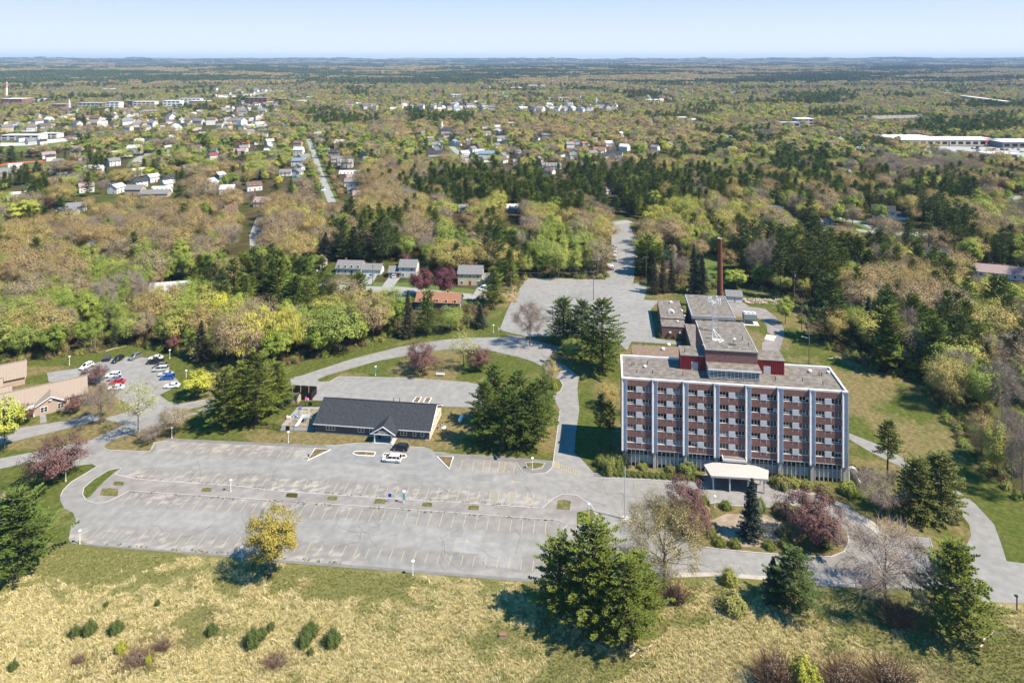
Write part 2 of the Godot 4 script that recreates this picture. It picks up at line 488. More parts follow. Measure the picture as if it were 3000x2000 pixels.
	sheet("pavement", poly([["E", 1080, 652, 1380, 652, 1640, 668, 2110, 708], ["F", 600, 1000, 600, 1020], ["E", 2110, 741, 1640, 696, 1380, 678, 1080, 690]]), 0.058, 1.2, pink, tarmac, "pinkish concrete footway below the turning circle")
	# the raised strip between the bays
	var median := poly([["B", 925, 1103, 830, 1118, 720, 1185, 640, 1250, 626, 1300, 650, 1350, 720, 1372, 800, 1366, 880, 1332, 985, 1277, 1500, 1310, 2352, 1367], ["C", 0, 1088, 700, 1135, 1500, 1190, 2180, 1240, 2250, 1280, 2190, 1350], ["E", 345, 400, 445, 385, 445, 330, 560, 310, 585, 262, 545, 185, 450, 122, 350, 112, 290, 140, 215, 205], ["C", 2060, 1148, 1500, 1108, 900, 1075, 0, 1014], ["B", 1800, 1238, 1200, 1200, 1000, 1180, 880, 1150]])
	var ms := sheet("raised_strip", median, 0.13, 1.0, paint_old, tarmac, "raised strip of worn asphalt between the parking bays")
	var kb := MB.new()
	kb.ribbon(median, 0.09, 0.0, 0.145, true)
	part("kerb", kb.mesh(), kerbm, ms)
	for r in [["B", 905, 1222, 42, 16], ["B", 835, 1288, 70, 30], ["B", 1580, 1270, 40, 16], ["B", 2235, 1312, 45, 18], ["C", 140, 1052, 46, 16], ["C", 453, 1075, 40, 16], ["C", 818, 1098, 45, 19], ["C", 1178, 1123, 40, 17], ["C", 1535, 1147, 43, 18], ["C", 2225, 1125, 55, 38]]:
		var x: float = r[1]
		var y: float = r[2]
		var w: float = r[3]
		var h: float = r[4]
		var gp := poly([[r[0], x - w * 0.8, y - h * 0.9, x, y - h * 1.05, x + w, y - h * 0.75, x + w * 0.9, y + h * 0.4, x + w * 0.85, y + h, x, y + h * 0.95, x - w, y + h * 0.8, x - w * 0.95, y]])
		part("grass_square", sheet_mesh(gp, 0.16, 0.7, func(p: Vector2) -> Color: return mixc(GRASS2, DRY, 0.45 + nb.get_noise_2d(p.x * 9, p.y * 9) * 1.2)), grass, ms)
	part("grass_crescent", sheet_mesh(poly([["B", 920, 1105, 880, 1130, 800, 1200, 740, 1260, 690, 1320, 660, 1335, 635, 1305, 645, 1255, 720, 1190, 830, 1122]]), 0.16, 0.8, func(p: Vector2) -> Color: return mixc(GRASS, GRASS2, 0.4 + nb.get_noise_2d(p.x * 9, p.y * 9))), grass, ms)
	part("grass_end", sheet_mesh(poly([["E", 448, 240, 545, 220, 580, 262, 555, 305, 448, 325]]), 0.16, 0.8, func(p: Vector2) -> Color: return mixc(GRASS, DRY, 0.2 + nb.get_noise_2d(p.x * 9, p.y * 9))), grass, ms)
	# islands with kerbs
	island("island", poly([["E", 940, 200, 1010, 185, 1290, 195, 1420, 170, 1540, 195, 1700, 195, 1800, 205, 1900, 180, 2100, 230, 2230, 300, 2310, 370, 2325, 440, 2290, 510, 2200, 545, 2000, 540, 1700, 518, 1500, 500, 1330, 480, 1180, 440, 1020, 330]]), func(p: Vector2) -> Color: return mixc(mixc(DRY, EARTH, 0.3 + nb.get_noise_2d(p.x * 5, p.y * 5)), GRASS2, 0.25 + na.get_noise_2d(p.x * 6, p.y * 6)), grass, kerbm, "planted oval island with shrubs inside the turning circle")
	var ring := poly([["E", 1290, 330, 1480, 250, 1760, 260, 1880, 330, 1900, 400, 1740, 480, 1600, 480, 1500, 440, 1340, 370]])
	sheet("paved_circle", ring, 0.17, 1.0, func(p: Vector2) -> Color: return mixc(Color(0.37, 0.3, 0.24), Color(0.27, 0.21, 0.15), 0.5 + nb.get_noise_2d(p.x * 7, p.y * 7) + nc.get_noise_2d(p.x * 5, p.y * 5) * 0.6), tarmac, "old brown paving in the middle of the planted oval island")
	for isl in [["C", [610, 730, 625, 714, 700, 714, 785, 720, 770, 748, 640, 742], "long tan bark island before the grey building's porch"], ["C", [838, 748, 850, 728, 1010, 735, 1022, 750, 1005, 762, 845, 752], "tan bark island beside the white minivan"], ["C", [320, 692, 438, 700, 262, 782], "triangular tan bark island with a small dark flag"], ["C", [1255, 752, 1380, 755, 1348, 848], "triangular tan bark island beside the yellow hatched bays"], ["C", [1095, 298, 1135, 298, 1110, 340, 1068, 336], "narrow tan bark island behind the grey building, one of two"], ["C", [1170, 302, 1212, 302, 1190, 345, 1150, 340], "narrow tan bark island behind the grey building, one of two"]]:
		var run: Array = [isl[0]]
		run.append_array(isl[1])
		island("island", poly([run]), func(p: Vector2) -> Color: return mixc(Color(0.36, 0.25, 0.15), Color(0.24, 0.2, 0.1), 0.4 + nb.get_noise_2d(p.x * 14, p.y * 14)), grass, mat("white_kerb", 0.72, 0.7, 0.68), isl[2])
	island("island", poly([["C", 1930, 800, 2000, 795, 2080, 805, 2060, 840, 1980, 855, 1945, 835]]), func(p: Vector2) -> Color: return mixc(GRASS, DRY, 0.6 + nb.get_noise_2d(p.x * 9, p.y * 9)), grass, kerbm, "small grass island holding a white lamp post by the crosswalk")
	# kerbs of the drives
	var kn := MB.new()
	for run in [[["B", 795, 950, 830, 965, 1140, 975, 1180, 905, 1290, 895]], [["C", 400, 668, 480, 668, 560, 660, 620, 652, 790, 655, 830, 635]], [["C", 895, 643, 905, 662, 1020, 678, 1150, 683, 1190, 695, 1230, 722, 1320, 724]], [["C", 1860, 795, 1910, 870, 1990, 890, 2090, 878, 2135, 840, 2145, 785, 2165, 640, 2197, 400]], [["C", 330, 165, 350, 182, 430, 180, 500, 140, 1000, 150, 1500, 185]], [["C", 2140, 290, 2200, 250, 2220, 210, 2195, 160]], [["B", 460, 1320, 480, 1270, 540, 1210, 640, 1150, 740, 1090]], [["A", -20, 1470, 300, 1482, 585, 1507]], [["E", 1910, 82, 2110, 132, 2352, 243], ["F", 560, 602, 700, 692, 790, 782]], [["B", 1210, 545, 1290, 600, 1400, 612, 1640, 565]], [["F", 880, 730, 1030, 742, 1048, 800]]]:
		kn.ribbon(poly(run), 0.1, 0.0, 0.15)
	ground("kerb", kn.mesh(), kerbm, "pale granite kerbs along the drives and lawns")
	# resurfaced patches, each with its own edge
	var pr := RandomNumberGenerator.new()
	pr.seed = 55
	for k in 30:
		var o := Q2("P", pr.randf_range(420, 1660), pr.randf_range(1330, 1600))
		o.y = Q2("P", 900, lerpf(1345, 1640, pr.randf())).y + 4.0
		var w := pr.randf_range(1.2, 4.5)
		var h := pr.randf_range(1.0, 3.0)
		var t := 0.13 + pr.randf_range(-0.06, 0.06)
		var pp := PackedVector2Array()
		for q in [Vector2(-w, -h), Vector2(0, -h * 1.1), Vector2(w, -h), Vector2(w * 1.05, h * 0.3), Vector2(w, h), Vector2(-w * 0.9, h)]: pp.append(o + q.rotated(t))
		var inside := true
		for q in pp:
			if not Geometry2D.is_point_in_polygon(q, lot) or Geometry2D.is_point_in_polygon(q, median): inside = false
		if not inside: continue
		var tone := pr.randf_range(0.82, 1.12)
		part("patch", sheet_mesh(pp, 0.0335 + k * 0.0003, 1.5, func(p: Vector2) -> Color:
			var v := 0.265 * tone + nb.get_noise_2d(p.x * 5, p.y * 5) * 0.03
			return Color(v, v * 0.97, v * 0.95)), tarmac, lot_node)
	var oil := MB.new()
	for k in 150:
		var r: Array = bay_rows[pr.randi() % 4]
		var o: Vector2 = r[0].lerp(r[1], pr.randf()) + Vector2(0, pr.randf_range(-1.6, 1.6))
		var pp := PackedVector2Array()
		var rad := pr.randf_range(0.15, 0.5)
		for j in 8: pp.append(o + Vector2(cos(TAU * j / 8), sin(TAU * j / 8)) * rad * pr.randf_range(0.6, 1.3))
		oil.prism(pp, 0.0395, 0.0395)
	part("oil_stain", oil.mesh(), mat("oil_dark", 0.17, 0.16, 0.15, 0.8), lot_node).set_meta("kind", "stuff")
	build_markings()

func pad(p: PackedVector2Array, y0: float, y1: float) -> ArrayMesh:
	var b := MB.new()
	b.prism(p, y0, y1)
	return b.mesh()

func island(called: String, p: PackedVector2Array, paint: Callable, m: Material, km: Material, label: String) -> void:
	var s := sheet(called, p, 0.15, 0.8, paint, m, label)
	var b := MB.new()
	b.ribbon(p, 0.11, 0.0, 0.165, true)
	part("kerb", b.mesh(), km, s)

func strip(b: MB, a: Vector2, d: Vector2, half: float, y: float) -> void:
	b.ribbon(PackedVector2Array([a, d]), half, y, y)

func build_markings() -> void:
	var root := Node3D.new()
	root.name = "painted_bays"
	add_child(root)
	tag(root, "worn yellow painted lines of the parking bays", "road markings", "", "structure")
	var yellow := grained("worn_yellow_paint", 0.62, 0.53, 0.34, noise_tex(0.25, 0.5, 1.0, 21), 2.5)
	for row in [["P", 528, 1300, 857, 1318, 501, 1325, 840, 1343, 12], ["P", 430.5, 1374, 1406.6, 1436.5, 405, 1398, 1397, 1470, 33], ["P", 391, 1441, 1600.6, 1524.5, 356, 1476.5, 1597, 1565, 36], ["P", 295.5, 1540, 1564, 1640, 261.5, 1576.5, 1559.5, 1672, 37], ["C", 1455, 770, 1540, 778, 1430, 850, 1522, 862, 1], ["C", 1858, 795, 2092, 1030, 1838, 885, 2080, 1105, 1], ["B", 1000, 270, 1230, 270, 985, 330, 1290, 360, 0]]:
		var n: int = row[9]
		if n == 0: continue
		for k in n + 1:
			var t := float(k) / n
			var a := src(row[0], lerpf(row[1], row[3], t), lerpf(row[2], row[4], t))
			var d := src(row[0], lerpf(row[5], row[7], t), lerpf(row[6], row[8], t))
			var b := MB.new()
			# half of the lines have worn away at one end
			var from := rng.randf() * 0.18
			var A := Vector2(G(a.x, a.y).x, G(a.x, a.y).z)
			var D := Vector2(G(d.x, d.y).x, G(d.x, d.y).z)
			strip(b, A.lerp(D, from), D, 0.062, 0.042)
			part("bay_line", b.mesh(), yellow, root)
	# hatched bays
	for h in [["C", 1615, 785, 1665, 787, 1600, 865, 1648, 868], ["C", 1735, 790, 1782, 792, 1720, 870, 1765, 872], ["C", 1668, 1012, 1733, 1016, 1655, 1085, 1722, 1092], ["C", 1815, 1020, 1866, 1024, 1800, 1098, 1852, 1104], ["C", 1950, 1030, 1998, 1034, 1936, 1112, 1984, 1118], ["C", 2150, 790, 2190, 795, 2150, 830, 2185, 838]]:
		var b := MB.new()
		var p := [Q2(h[0], h[1], h[2]), Q2(h[0], h[3], h[4]), Q2(h[0], h[7], h[8]), Q2(h[0], h[5], h[6])]
		for i in 4: strip(b, p[i], p[(i + 1) % 4], 0.07, 0.046 + 0.003 * i)
		for k in 4: strip(b, p[0].lerp(p[3], (k + 1) / 5.0), p[1].lerp(p[2], (k + 1) / 5.0), 0.07, 0.062)
		part("hatching", b.mesh(), yellow, root)
	var cw := MB.new()
	for e in [[2150, 792, 2352, 868], [2150, 832, 2352, 905]]: strip(cw, Q2("C", e[0], e[1]), Q2("C", e[2], e[3]), 0.08, 0.065)
	for k in 12: strip(cw, Q2("C", 2155 + k * 17.5, 795 + k * 6.6), Q2("C", 2157 + k * 17.5, 836 + k * 6.3), 0.07, 0.07)
	part("crosswalk", cw.mesh(), yellow, root)
	for ar in [["C", 1830, 945, 1.0], ["C", 1490, 1400, -1.0], ["E", 1330, 97, 1.0]]:
		var b := MB.new()
		var o := Q2(ar[0], ar[1], ar[2])
		var sx: float = ar[3]
		strip(b, o, o + Vector2(2.6 * sx, 0.3), 0.07, 0.06)
		b.tri(Vector3(o.x - 0.7 * sx, 0.066, o.y), Vector3(o.x + 0.4 * sx, 0.066, o.y - 0.35), Vector3(o.x + 0.4 * sx, 0.066, o.y + 0.4), UP)
		part("arrow", b.mesh(), yellow, root)
	# wheelchair marks
	for w in [["C", 1565, 850], ["C", 1688, 856], ["C", 1803, 858], ["C", 1770, 1030], ["C", 2040, 1055]]:
		var b := MB.new()
		var o := Q2(w[0], w[1], w[2])
		strip(b, o, o + Vector2(0.1, 0.7), 0.06, 0.05)
		var ringp := PackedVector2Array()
		for k in 9: ringp.append(o + Vector2(0.15, 0.75) + Vector2(cos(k * 0.6), sin(k * 0.6)) * 0.42)
		b.ribbon(ringp, 0.055, 0.052, 0.052)
		strip(b, o + Vector2(0, 0.35), o + Vector2(0.5, 0.35), 0.05, 0.054)
		part("wheelchair_mark", b.mesh(), yellow, root)
	# cracks: thin dark seams wandering over the old asphalt
	var cr := MB.new()
	var crack_rng := RandomNumberGenerator.new()
	crack_rng.seed = 77
	var starts := []
	for k in 90:
		var u := crack_rng.randf()
		var v := crack_rng.randf()
		starts.append(src("P", lerpf(380, 1700, u) , lerpf(1310, 1560, v) + u * 110))
	for k in 46: starts.append(src("E", crack_rng.randf_range(300, 2200), crack_rng.randf_range(20, 180) if k % 2 else crack_rng.randf_range(540, 650)))
	for k in 24: starts.append(src("N", crack_rng.randf_range(100, 1000), crack_rng.randf_range(780, 1240)))
	for s in starts:
		var p3 := G(s.x, s.y)
		var p := Vector2(p3.x, p3.z)
		var t := (0.0 if crack_rng.randf() < 0.5 else PI / 2) + crack_rng.randf_range(-0.4, 0.4)
		var line := PackedVector2Array([p])
		for j in crack_rng.randi_range(3, 11):
			t += crack_rng.randf_range(-0.35, 0.35) + (crack_rng.randf_range(-1.0, 1.0) if crack_rng.randf() < 0.2 else 0.0)
			p += Vector2(cos(t), sin(t)) * crack_rng.randf_range(0.5, 1.3)
			line.append(p)
		cr.ribbon(line, crack_rng.randf_range(0.012, 0.032), 0.064, 0.064)
	var co := part("crack", cr.mesh(), mat("crack_dirt", 0.1, 0.09, 0.075, 0.95), root)
	co.set_meta("kind", "stuff")
	# weeds along the kerbs of the raised strip
	var tm := MB.new()
	for k in 5: tm.leaf(Vector3(sin(k * 1.3) * 0.1, 0, cos(k * 2.1) * 0.1), Vector3(sin(k * 2.0), 0.3, cos(k * 2.0)), Vector3(sin(k * 1.7) * 0.5, 1, cos(k * 1.7) * 0.5), 0.14, 0.2)
	var pts := []
	for run in [[["B", 985, 1283, 1500, 1316, 2352, 1373], ["C", 700, 1140, 1500, 1196, 2180, 1245]], [["D", 500, 436, 680, 456, 1560, 523, 2352, 588]], [["B", 1000, 1176, 1800, 1234], ["C", 0, 1008, 900, 1070, 2060, 1144]]]:
		var pl := poly(run)
		for i in pl.size() - 1:
			var m := int(pl[i].distance_to(pl[i + 1]) * 2.2)
			for j in m:
				var q := pl[i].lerp(pl[i + 1], crack_rng.randf()) + Vector2(crack_rng.randf_range(-0.35, 0.35), crack_rng.randf_range(-0.4, 0.4))
				if nb.get_noise_2d(q.x * 6, q.y * 3) > -0.05: pts.append(q)
	scatter_stuff("kerb_weeds", "small weeds and dead leaves along the worn kerbs", tm.mesh(false), leafy("weed_leaf", 1, 1, 1, 0.3), pts, 0.7, 1.6, [Color(0.13, 0.15, 0.04), Color(0.3, 0.22, 0.12)], 0.05)

# uncountable small growth as one multimesh
func scatter_stuff(called: String, label: String, m: Mesh, material: Material, pts: Array, s0: float, s1: float, tints: Array, y := 0.0) -> void:
	var r := RandomNumberGenerator.new()
	r.seed = hash(called)
	var mm := MultiMesh.new()
	mm.transform_format = MultiMesh.TRANSFORM_3D
	mm.use_colors = true
	mm.mesh = m
	mm.instance_count = pts.size()
	for i in pts.size():
		var p: Vector2 = pts[i]
		var s := r.randf_range(s0, s1)
		mm.set_instance_transform(i, Transform3D(Basis(UP, r.randf() * TAU).scaled(Vector3(s, s * r.randf_range(0.75, 1.25), s)), Vector3(p.x, y, p.y)))
		var c: Color = tints[r.randi() % tints.size()]
		mm.set_instance_color(i, c * r.randf_range(0.8, 1.2))
	var o := MultiMeshInstance3D.new()
	o.name = numbered(called)
	o.multimesh = mm
	o.material_override = material
	add_child(o)
	tag(o, label, called.replace("_", " "), "", "stuff")

# treeline of the campus in photo pixels: no woodland inside
const CLEAR := [[-400, 1075], [88, 1055], [268, 1032], [364, 1010], [440, 1017], [566, 1052], [640, 1078], [834, 1073], [963, 1039], [1106, 1001], [1180, 978], [1380, 962], [1440, 905], [1507, 858], [1538, 811], [1773, 818], [1791, 711], [1795, 655], [1850, 645], [1868, 700], [1860, 800], [1858, 829], [2019, 850], [2089, 848], [2187, 839], [2290, 866], [2337, 894], [2366, 973], [2440, 1031], [2573, 1089], [2726, 1114], [2735, 1172], [2787, 1261], [2863, 1353], [2940, 1419], [3010, 1475], [3300, 1640], [3700, 2350], [-700, 2350]]

func glass_mat(k: int) -> StandardMaterial3D:
	var c: Array = [[0.012, 0.014, 0.016], [0.02, 0.024, 0.026], [0.05, 0.055, 0.055], [0.16, 0.165, 0.165]][k]
	return mat("window_glass_%d" % k, c[0], c[1], c[2], 0.08, 0.0, 0.5)

func brickm() -> StandardMaterial3D:
	return grained("red_brown_brick", 0.4, 0.22, 0.19, noise_tex(0.12, 0.62, 1.0, 31, FastNoiseLite.TYPE_SIMPLEX, 3), 1.4, noise_tex(0.02, 0.8, 1.0, 32), 9.0)

func gravel_roof() -> StandardMaterial3D:
	return grained("gravel_roof", 0.41, 0.36, 0.32, noise_tex(0.22, 0.5, 1.0, 33, FastNoiseLite.TYPE_SIMPLEX, 3), 3.2, noise_tex(0.015, 0.68, 1.0, 34, FastNoiseLite.TYPE_SIMPLEX_SMOOTH, 5), 18.0)

const ANG := -0.13782

func local_frame(o: Node3D, at: Vector3, turn: float) -> void:
	o.position = at
	o.rotation.y = turn

# local box by u (along the front), v (depth), height range
func lbox(b: MB, u0: float, u1: float, v0: float, v1: float, y0: float, y1: float) -> void:
	b.span(Vector3(u0, y0, -v0), Vector3(u1, y1, -v1))

func lpart(called: String, u0: float, u1: float, v0: float, v1: float, y0: float, y1: float, m: Material, parent: Node3D) -> MeshInstance3D:
	var b := MB.new()
	lbox(b, u0, u1, v0, v1, y0, y1)
	return part(called, b.mesh(), m, parent)

func rim(b: MB, u0: float, u1: float, v0: float, v1: float, y0: float, y1: float, t: float) -> void:
	lbox(b, u0, u1, v0, v0 + t, y0, y1)
	lbox(b, u0, u1, v1 - t, v1, y0, y1)
	lbox(b, u0, u0 + t, v0 + t, v1 - t, y0, y1)
	lbox(b, u1 - t, u1, v0 + t, v1 - t, y0, y1)

func build_hospital() -> void:
	var o := thing("brick_block", "six-storey brown brick hospital block with white V-grooved pilasters and flat gravel roofs", "building")
	local_frame(o, Vector3(28.68, 0, -180.45), ANG)
	var brick := brickm()
	var white := grained("white_precast", 0.7, 0.69, 0.74, noise_tex(0.05, 0.82, 1.0, 35), 4.0, noise_tex(0.02, 0.85, 1.0, 36), 14.0, 0.8)
	var coping := mat("white_coping", 0.62, 0.61, 0.61, 0.6)
	var panelm := grained("white_panel", 0.56, 0.56, 0.59, noise_tex(0.06, 0.86, 1.0, 37), 3.0)
	var concrete := grained("grey_concrete", 0.6, 0.56, 0.54, noise_tex(0.06, 0.72, 1.0, 38), 3.0)
	var gravel := gravel_roof()
	var framem := mat("white_window_frame", 0.62, 0.62, 0.62, 0.6)
	var hgt := 23.1
	# core behind the front
	lpart("wall", 0.05, 56.05, 0.42, 14.35, 4.75, 22.55, brick, o)
	lpart("plinth", 0.6, 55.5, 1.05, 14.2, 0.0, 4.75, concrete, o)
	var deck := MB.new()
	lbox(deck, 0.35, 55.75, 0.4, 14.1, 22.5, 22.62)
	part("roof", deck.mesh(), gravel, o)
	var cap := MB.new()
	rim(cap, 0.0, 56.1, 0.12, 14.45, 22.45, 23.1, 0.42)
	part("parapet", cap.mesh(), coping, o)
	var pitch := 8.0
	var pw := 1.45
	var step := (56.1 - pw) / 7.0
	# pilasters: two fins with a groove cut between them
	var pil := MB.new()
	var pp := PackedVector2Array([Vector2(0, 0.25), Vector2(0, -0.42), Vector2(0.1, -0.42), Vector2(pw * 0.5, -0.1), Vector2(pw - 0.1, -0.42), Vector2(pw, -0.42), Vector2(pw, 0.25)])
	var pz := PackedVector2Array()
	for q in pp: pz.append(Vector2(q.x, -q.y))
	pil.prism(pz, 4.2, 22.9, true)
	pil.prism(PackedVector2Array([Vector2(0, -0.25), Vector2(pw, -0.25), Vector2(pw, 0.42), Vector2(0, 0.42)]), 22.9, 23.25, true)
	var pm := pil.mesh()
	var colm := box_mesh(Vector3(0.8, 4.2, 0.8), Vector3(pw * 0.5, 2.1, -0.35))
	for k in 8:
		var p := part("pilaster", pm, white, o)
		p.position = Vector3(k * step, 0, 0)
		var c := part("column", colm, concrete, o)
		c.position = Vector3(k * step, 0, 0)
	# bays
	var bw := step - pw
	var wa := bw * 0.365
	var pa := bw * 0.25
	var wb := bw - wa - pa
	var frames := []
	var glaz := []
	for wd in [wa, wb]:
		for style in 3:
			var f := MB.new()
			var g := MB.new()
			var hh := 1.42
			f.span(Vector3(0, -0.12, 0.0), Vector3(wd, 0.05, 0.16))
			f.span(Vector3(0, hh - 0.05, -0.06), Vector3(wd, hh, 0.04))
			for j in 4:
				var x: float = clampf(wd * j / 3.0, 0.03, wd - 0.03)
				f.span(Vector3(x - 0.035, 0.05, -0.06), Vector3(x + 0.035, hh - 0.05, 0.05))
			for j in 3:
				if style == 0 or (style == 1 and j != 2):
					f.span(Vector3(wd * j / 3.0, 0.42, -0.05), Vector3(wd * (j + 1) / 3.0, 0.52, 0.06))
			g.span(Vector3(0, 0.0, -0.1), Vector3(wd, hh, -0.03))
			frames.append(f.mesh())
			glaz.append(g.mesh())
	var wr := RandomNumberGenerator.new()
	wr.seed = 5
	for k in 7:
		var u := k * step + pw
		for r in 5:
			var wy := 22.68 - 1.6 - 1.42 - 3.32 * r
			# spandrel of brick above the window band
			var sp := MB.new()
			var top := wy + 1.42 + (1.6 if r == 0 else 1.9)
			sp.span(Vector3(u, wy + 1.42, -0.42), Vector3(u + bw, top, -0.0))
			part("brick_panel", sp.mesh(), brick, o)
			for s in 2:
				var style := wr.randi() % 3 if r < 4 else 2
				var win := part("window", frames[s * 3 + style], framem, o)
				win.position = Vector3(u if s == 0 else u + wa + pa, wy, -0.2)
				var gk := wr.randf()
				if wr.randf() < 0.3:
					var ww := wa if s == 0 else wb
					var drop := wr.randf_range(0.25, 0.9)
					var j := wr.randi() % 3
					var bl := MB.new()
					bl.span(Vector3(ww * j / 3.0 + 0.05, 1.37 - drop, -0.028), Vector3(ww * (j + (2 if j < 2 and wr.randf() < 0.4 else 1)) / 3.0 - 0.05, 1.37, -0.02))
					part("blind", bl.mesh(), mat("window_blind", 0.38, 0.37, 0.34), win)
				part("glazing", glaz[s * 3 + style], glass_mat(0 if gk < 0.5 else 1 if gk < 0.75 else 2 if gk < (0.95 if r < 4 else 0.8) else 3), win)
			var wp := MB.new()
			wp.span(Vector3(u + wa, wy - 0.1, -0.3), Vector3(u + wa + pa, wy + 1.4, 0.07))
			part("white_panel", wp.mesh(), panelm, o)
		# pale mineral streaks washed down the brick below each white panel
		var sk := MB.new()
		for r in 5:
			var wy := 22.68 - 1.6 - 1.42 - 3.32 * r - 0.12
			for e in [u + wa + 0.05, u + wa + pa - 0.1]:
				var wd := wr.randf_range(0.07, 0.16)
				var ln := wr.randf_range(0.8, 1.7)
				sk.tri(Vector3(e - wd, wy, 0.006), Vector3(e + wd, wy, 0.006), Vector3(e + wr.randf_range(-0.05, 0.05), wy - ln, 0.006), Vector3.BACK)
		part("mineral_streak", sk.mesh(), mat("efflorescence", 0.46, 0.34, 0.31), o).set_meta("kind", "stuff")
		var low := MB.new()
		low.span(Vector3(u, 4.75, -0.42), Vector3(u + bw, 22.68 - 1.6 - 1.42 - 3.32 * 4 - 0.12, 0.0))
		part("brick_panel", low.mesh(), brick, o)
		var led := MB.new()
		led.span(Vector3(u, 4.6, -0.6), Vector3(u + bw, 4.75, 0.04))
		part("ledge", led.mesh(), white, o)
		# ground floor: fins, tall panes and concrete panels
		for j in 6:
			var x := u + bw * j / 6.0 + 0.06
			var w := bw / 6.0
			lpart("fin", x - 0.06, x + 0.07, 0.35, 1.05, 0.0, 4.6, framem, o)
			var pane := lpart("glazing", x + 0.07, x + w - 0.06, 0.85, 0.95, 2.95, 4.6, glass_mat(0 if wr.randf() < 0.6 else 1 if wr.randf() < 0.6 else 2), o)
			if wr.randf() < 0.6: lpart("sash", x + 0.07, x + w - 0.06, 0.78, 0.85, 3.3, 3.38, framem, pane)
			lpart("concrete_panel", x + 0.07, x + w - 0.06, 0.8, 1.0, 0.75, 2.95, concrete, o)
			lpart("glazing", x + 0.07, x + w - 0.06, 0.9, 1.0, 0.1, 0.75, glass_mat(1), o)
	# canopy over the front door
	var can := MB.new()
	var cp := PackedVector2Array([Vector2(20.5, 3.4), Vector2(22.8, 2.1), Vector2(28.6, 1.5), Vector2(33.4, 2.1), Vector2(36.2, 3.7), Vector2(35.2, 7.5), Vector2(21.6, 7.9)])
	can.prism(cp, 3.5, 3.95, true)
	var cr := part("canopy", can.mesh(), grained("white_membrane", 0.62, 0.58, 0.56, noise_tex(0.08, 0.72, 1.0, 39), 2.5, noise_tex(0.03, 0.82, 1.0, 40), 6.0), o)
	var vault := MB.new()
	for k in cp.size():
		vault.tri(Vector3(cp[k].x, 3.96, cp[k].y), Vector3(cp[(k + 1) % 7].x, 3.96, cp[(k + 1) % 7].y), Vector3(28.4, 4.35, 4.6), UP)
	part("canopy_top", vault.mesh(), mats["white_membrane"], cr)
	for q in [[22.3, 7.0], [34.4, 6.9], [22.6, 3.4], [34.3, 3.4], [26.2, 7.3], [30.6, 7.3]]:
		lpart("post", q[0] - 0.17, q[0] + 0.17, -q[1] - 0.17, -q[1] + 0.17, 0.0, 3.5, white, cr)
	var link := MB.new()
	lbox(link, 25.6, 31.2, -2.0, 1.05, 4.5, 4.72)
	var lk := part("link_roof", link.mesh(), gravel, o)
	var lr := MB.new()
	rim(lr, 25.4, 31.4, -2.1, 0.4, 4.4, 5.0, 0.2)
	part("link_edge", lr.mesh(), white, lk)
	lpart("porch_wall", 25.8, 31.0, -1.6, 0.35, 0.0, 4.4, glass_mat(1), o)
	# roof-top rooms
	var red := mat("red_metal", 0.26, 0.022, 0.028, 0.55, 0.0, 0.4)
	for rb in [[16.0, 22.4, 8.5, 14.3, 18.8, 20.6], [35.95, 43.0, 8.5, 14.3, 37.6, 39.4]]:
		var room := lpart("penthouse", rb[0] + 0.06, rb[1] - 0.06, 8.56, 14.3, 22.62, 26.4, red, o)
		var rib := MB.new()
		var x: float = rb[0]
		while x < rb[1] - 0.1:
			if not (x > rb[4] - 0.2 and x < rb[5]): lbox(rib, x, x + 0.2, 8.36, 8.58, 22.62, 26.4)
			else: lbox(rib, x, x + 0.17, 8.42, 8.58, 24.75, 26.4)
			x += 0.55
		part("ribbing", rib.mesh(), red, room)
		lpart("door", rb[4], rb[5], 8.4, 8.55, 22.65, 24.7, mat("grey_door", 0.42, 0.4, 0.4), room)
		lpart("door_seam", (rb[4] + rb[5]) * 0.5 - 0.03, (rb[4] + rb[5]) * 0.5 + 0.03, 8.37, 8.4, 22.7, 24.7, framem, room)
		lpart("room_roof", rb[0] - 0.06, rb[1] + 0.06, 8.36, 14.4, 26.4, 26.6, gravel, room)
		lpart("fascia", rb[0] - 0.08, rb[1] + 0.08, 8.3, 8.36, 26.35, 26.62, mat("grey_trim", 0.35, 0.34, 0.33), room)
	var sol := lpart("solarium", 22.75, 35.75, 3.6, 7.6, 22.62, 25.1, mat("sea_grey_metal", 0.42, 0.46, 0.46), o)
	lpart("solarium_roof", 22.5, 36.0, 3.2, 7.6, 25.1, 25.4, gravel, sol)
	lpart("solarium_edge", 22.48, 36.02, 3.1, 3.2, 25.05, 25.42, coping, sol)
	for k in 3:
		var u0 := 22.95 + k * 4.3
		var win := lpart("window_wall", u0, u0 + 3.95, 3.45, 3.58, 22.95, 24.95, glass_mat(1), sol)
		var f := MB.new()
		for j in 5: lbox(f, u0 + j * 0.97, u0 + j * 0.97 + 0.09, 3.38, 3.45, 22.95, 24.95)
		for j in 6: lbox(f, u0, u0 + 3.95, 3.4, 3.46, 22.93 + j * 0.39, 23.01 + j * 0.39)
		part("bars", f.mesh(), framem, win)
	# the tall block behind
	lpart("stair_block", 22.4, 35.9, 7.6, 28.0, 0.0, 28.55, brick, o)
	lpart("stair_roof", 22.4, 35.9, 7.5, 28.1, 28.55, 28.7, gravel, o)
	var sr := MB.new()
	rim(sr, 22.3, 36.0, 7.4, 28.2, 28.5, 28.82, 0.25)
	part("stair_parapet", sr.mesh(), mat("weathered_metal", 0.3, 0.29, 0.28), o)
	# wings at the back
	lpart("wing", 4.9, 21.6, 14.4, 66.0, 0.0, 5.0, brick, o)
	lpart("wing_roof", 4.8, 21.7, 14.4, 66.1, 5.0, 5.16, grained("tan_gravel", 0.36, 0.26, 0.2, noise_tex(0.2, 0.6, 1.0, 41), 3.0, noise_tex(0.02, 0.75, 1.0, 42), 14.0), o)
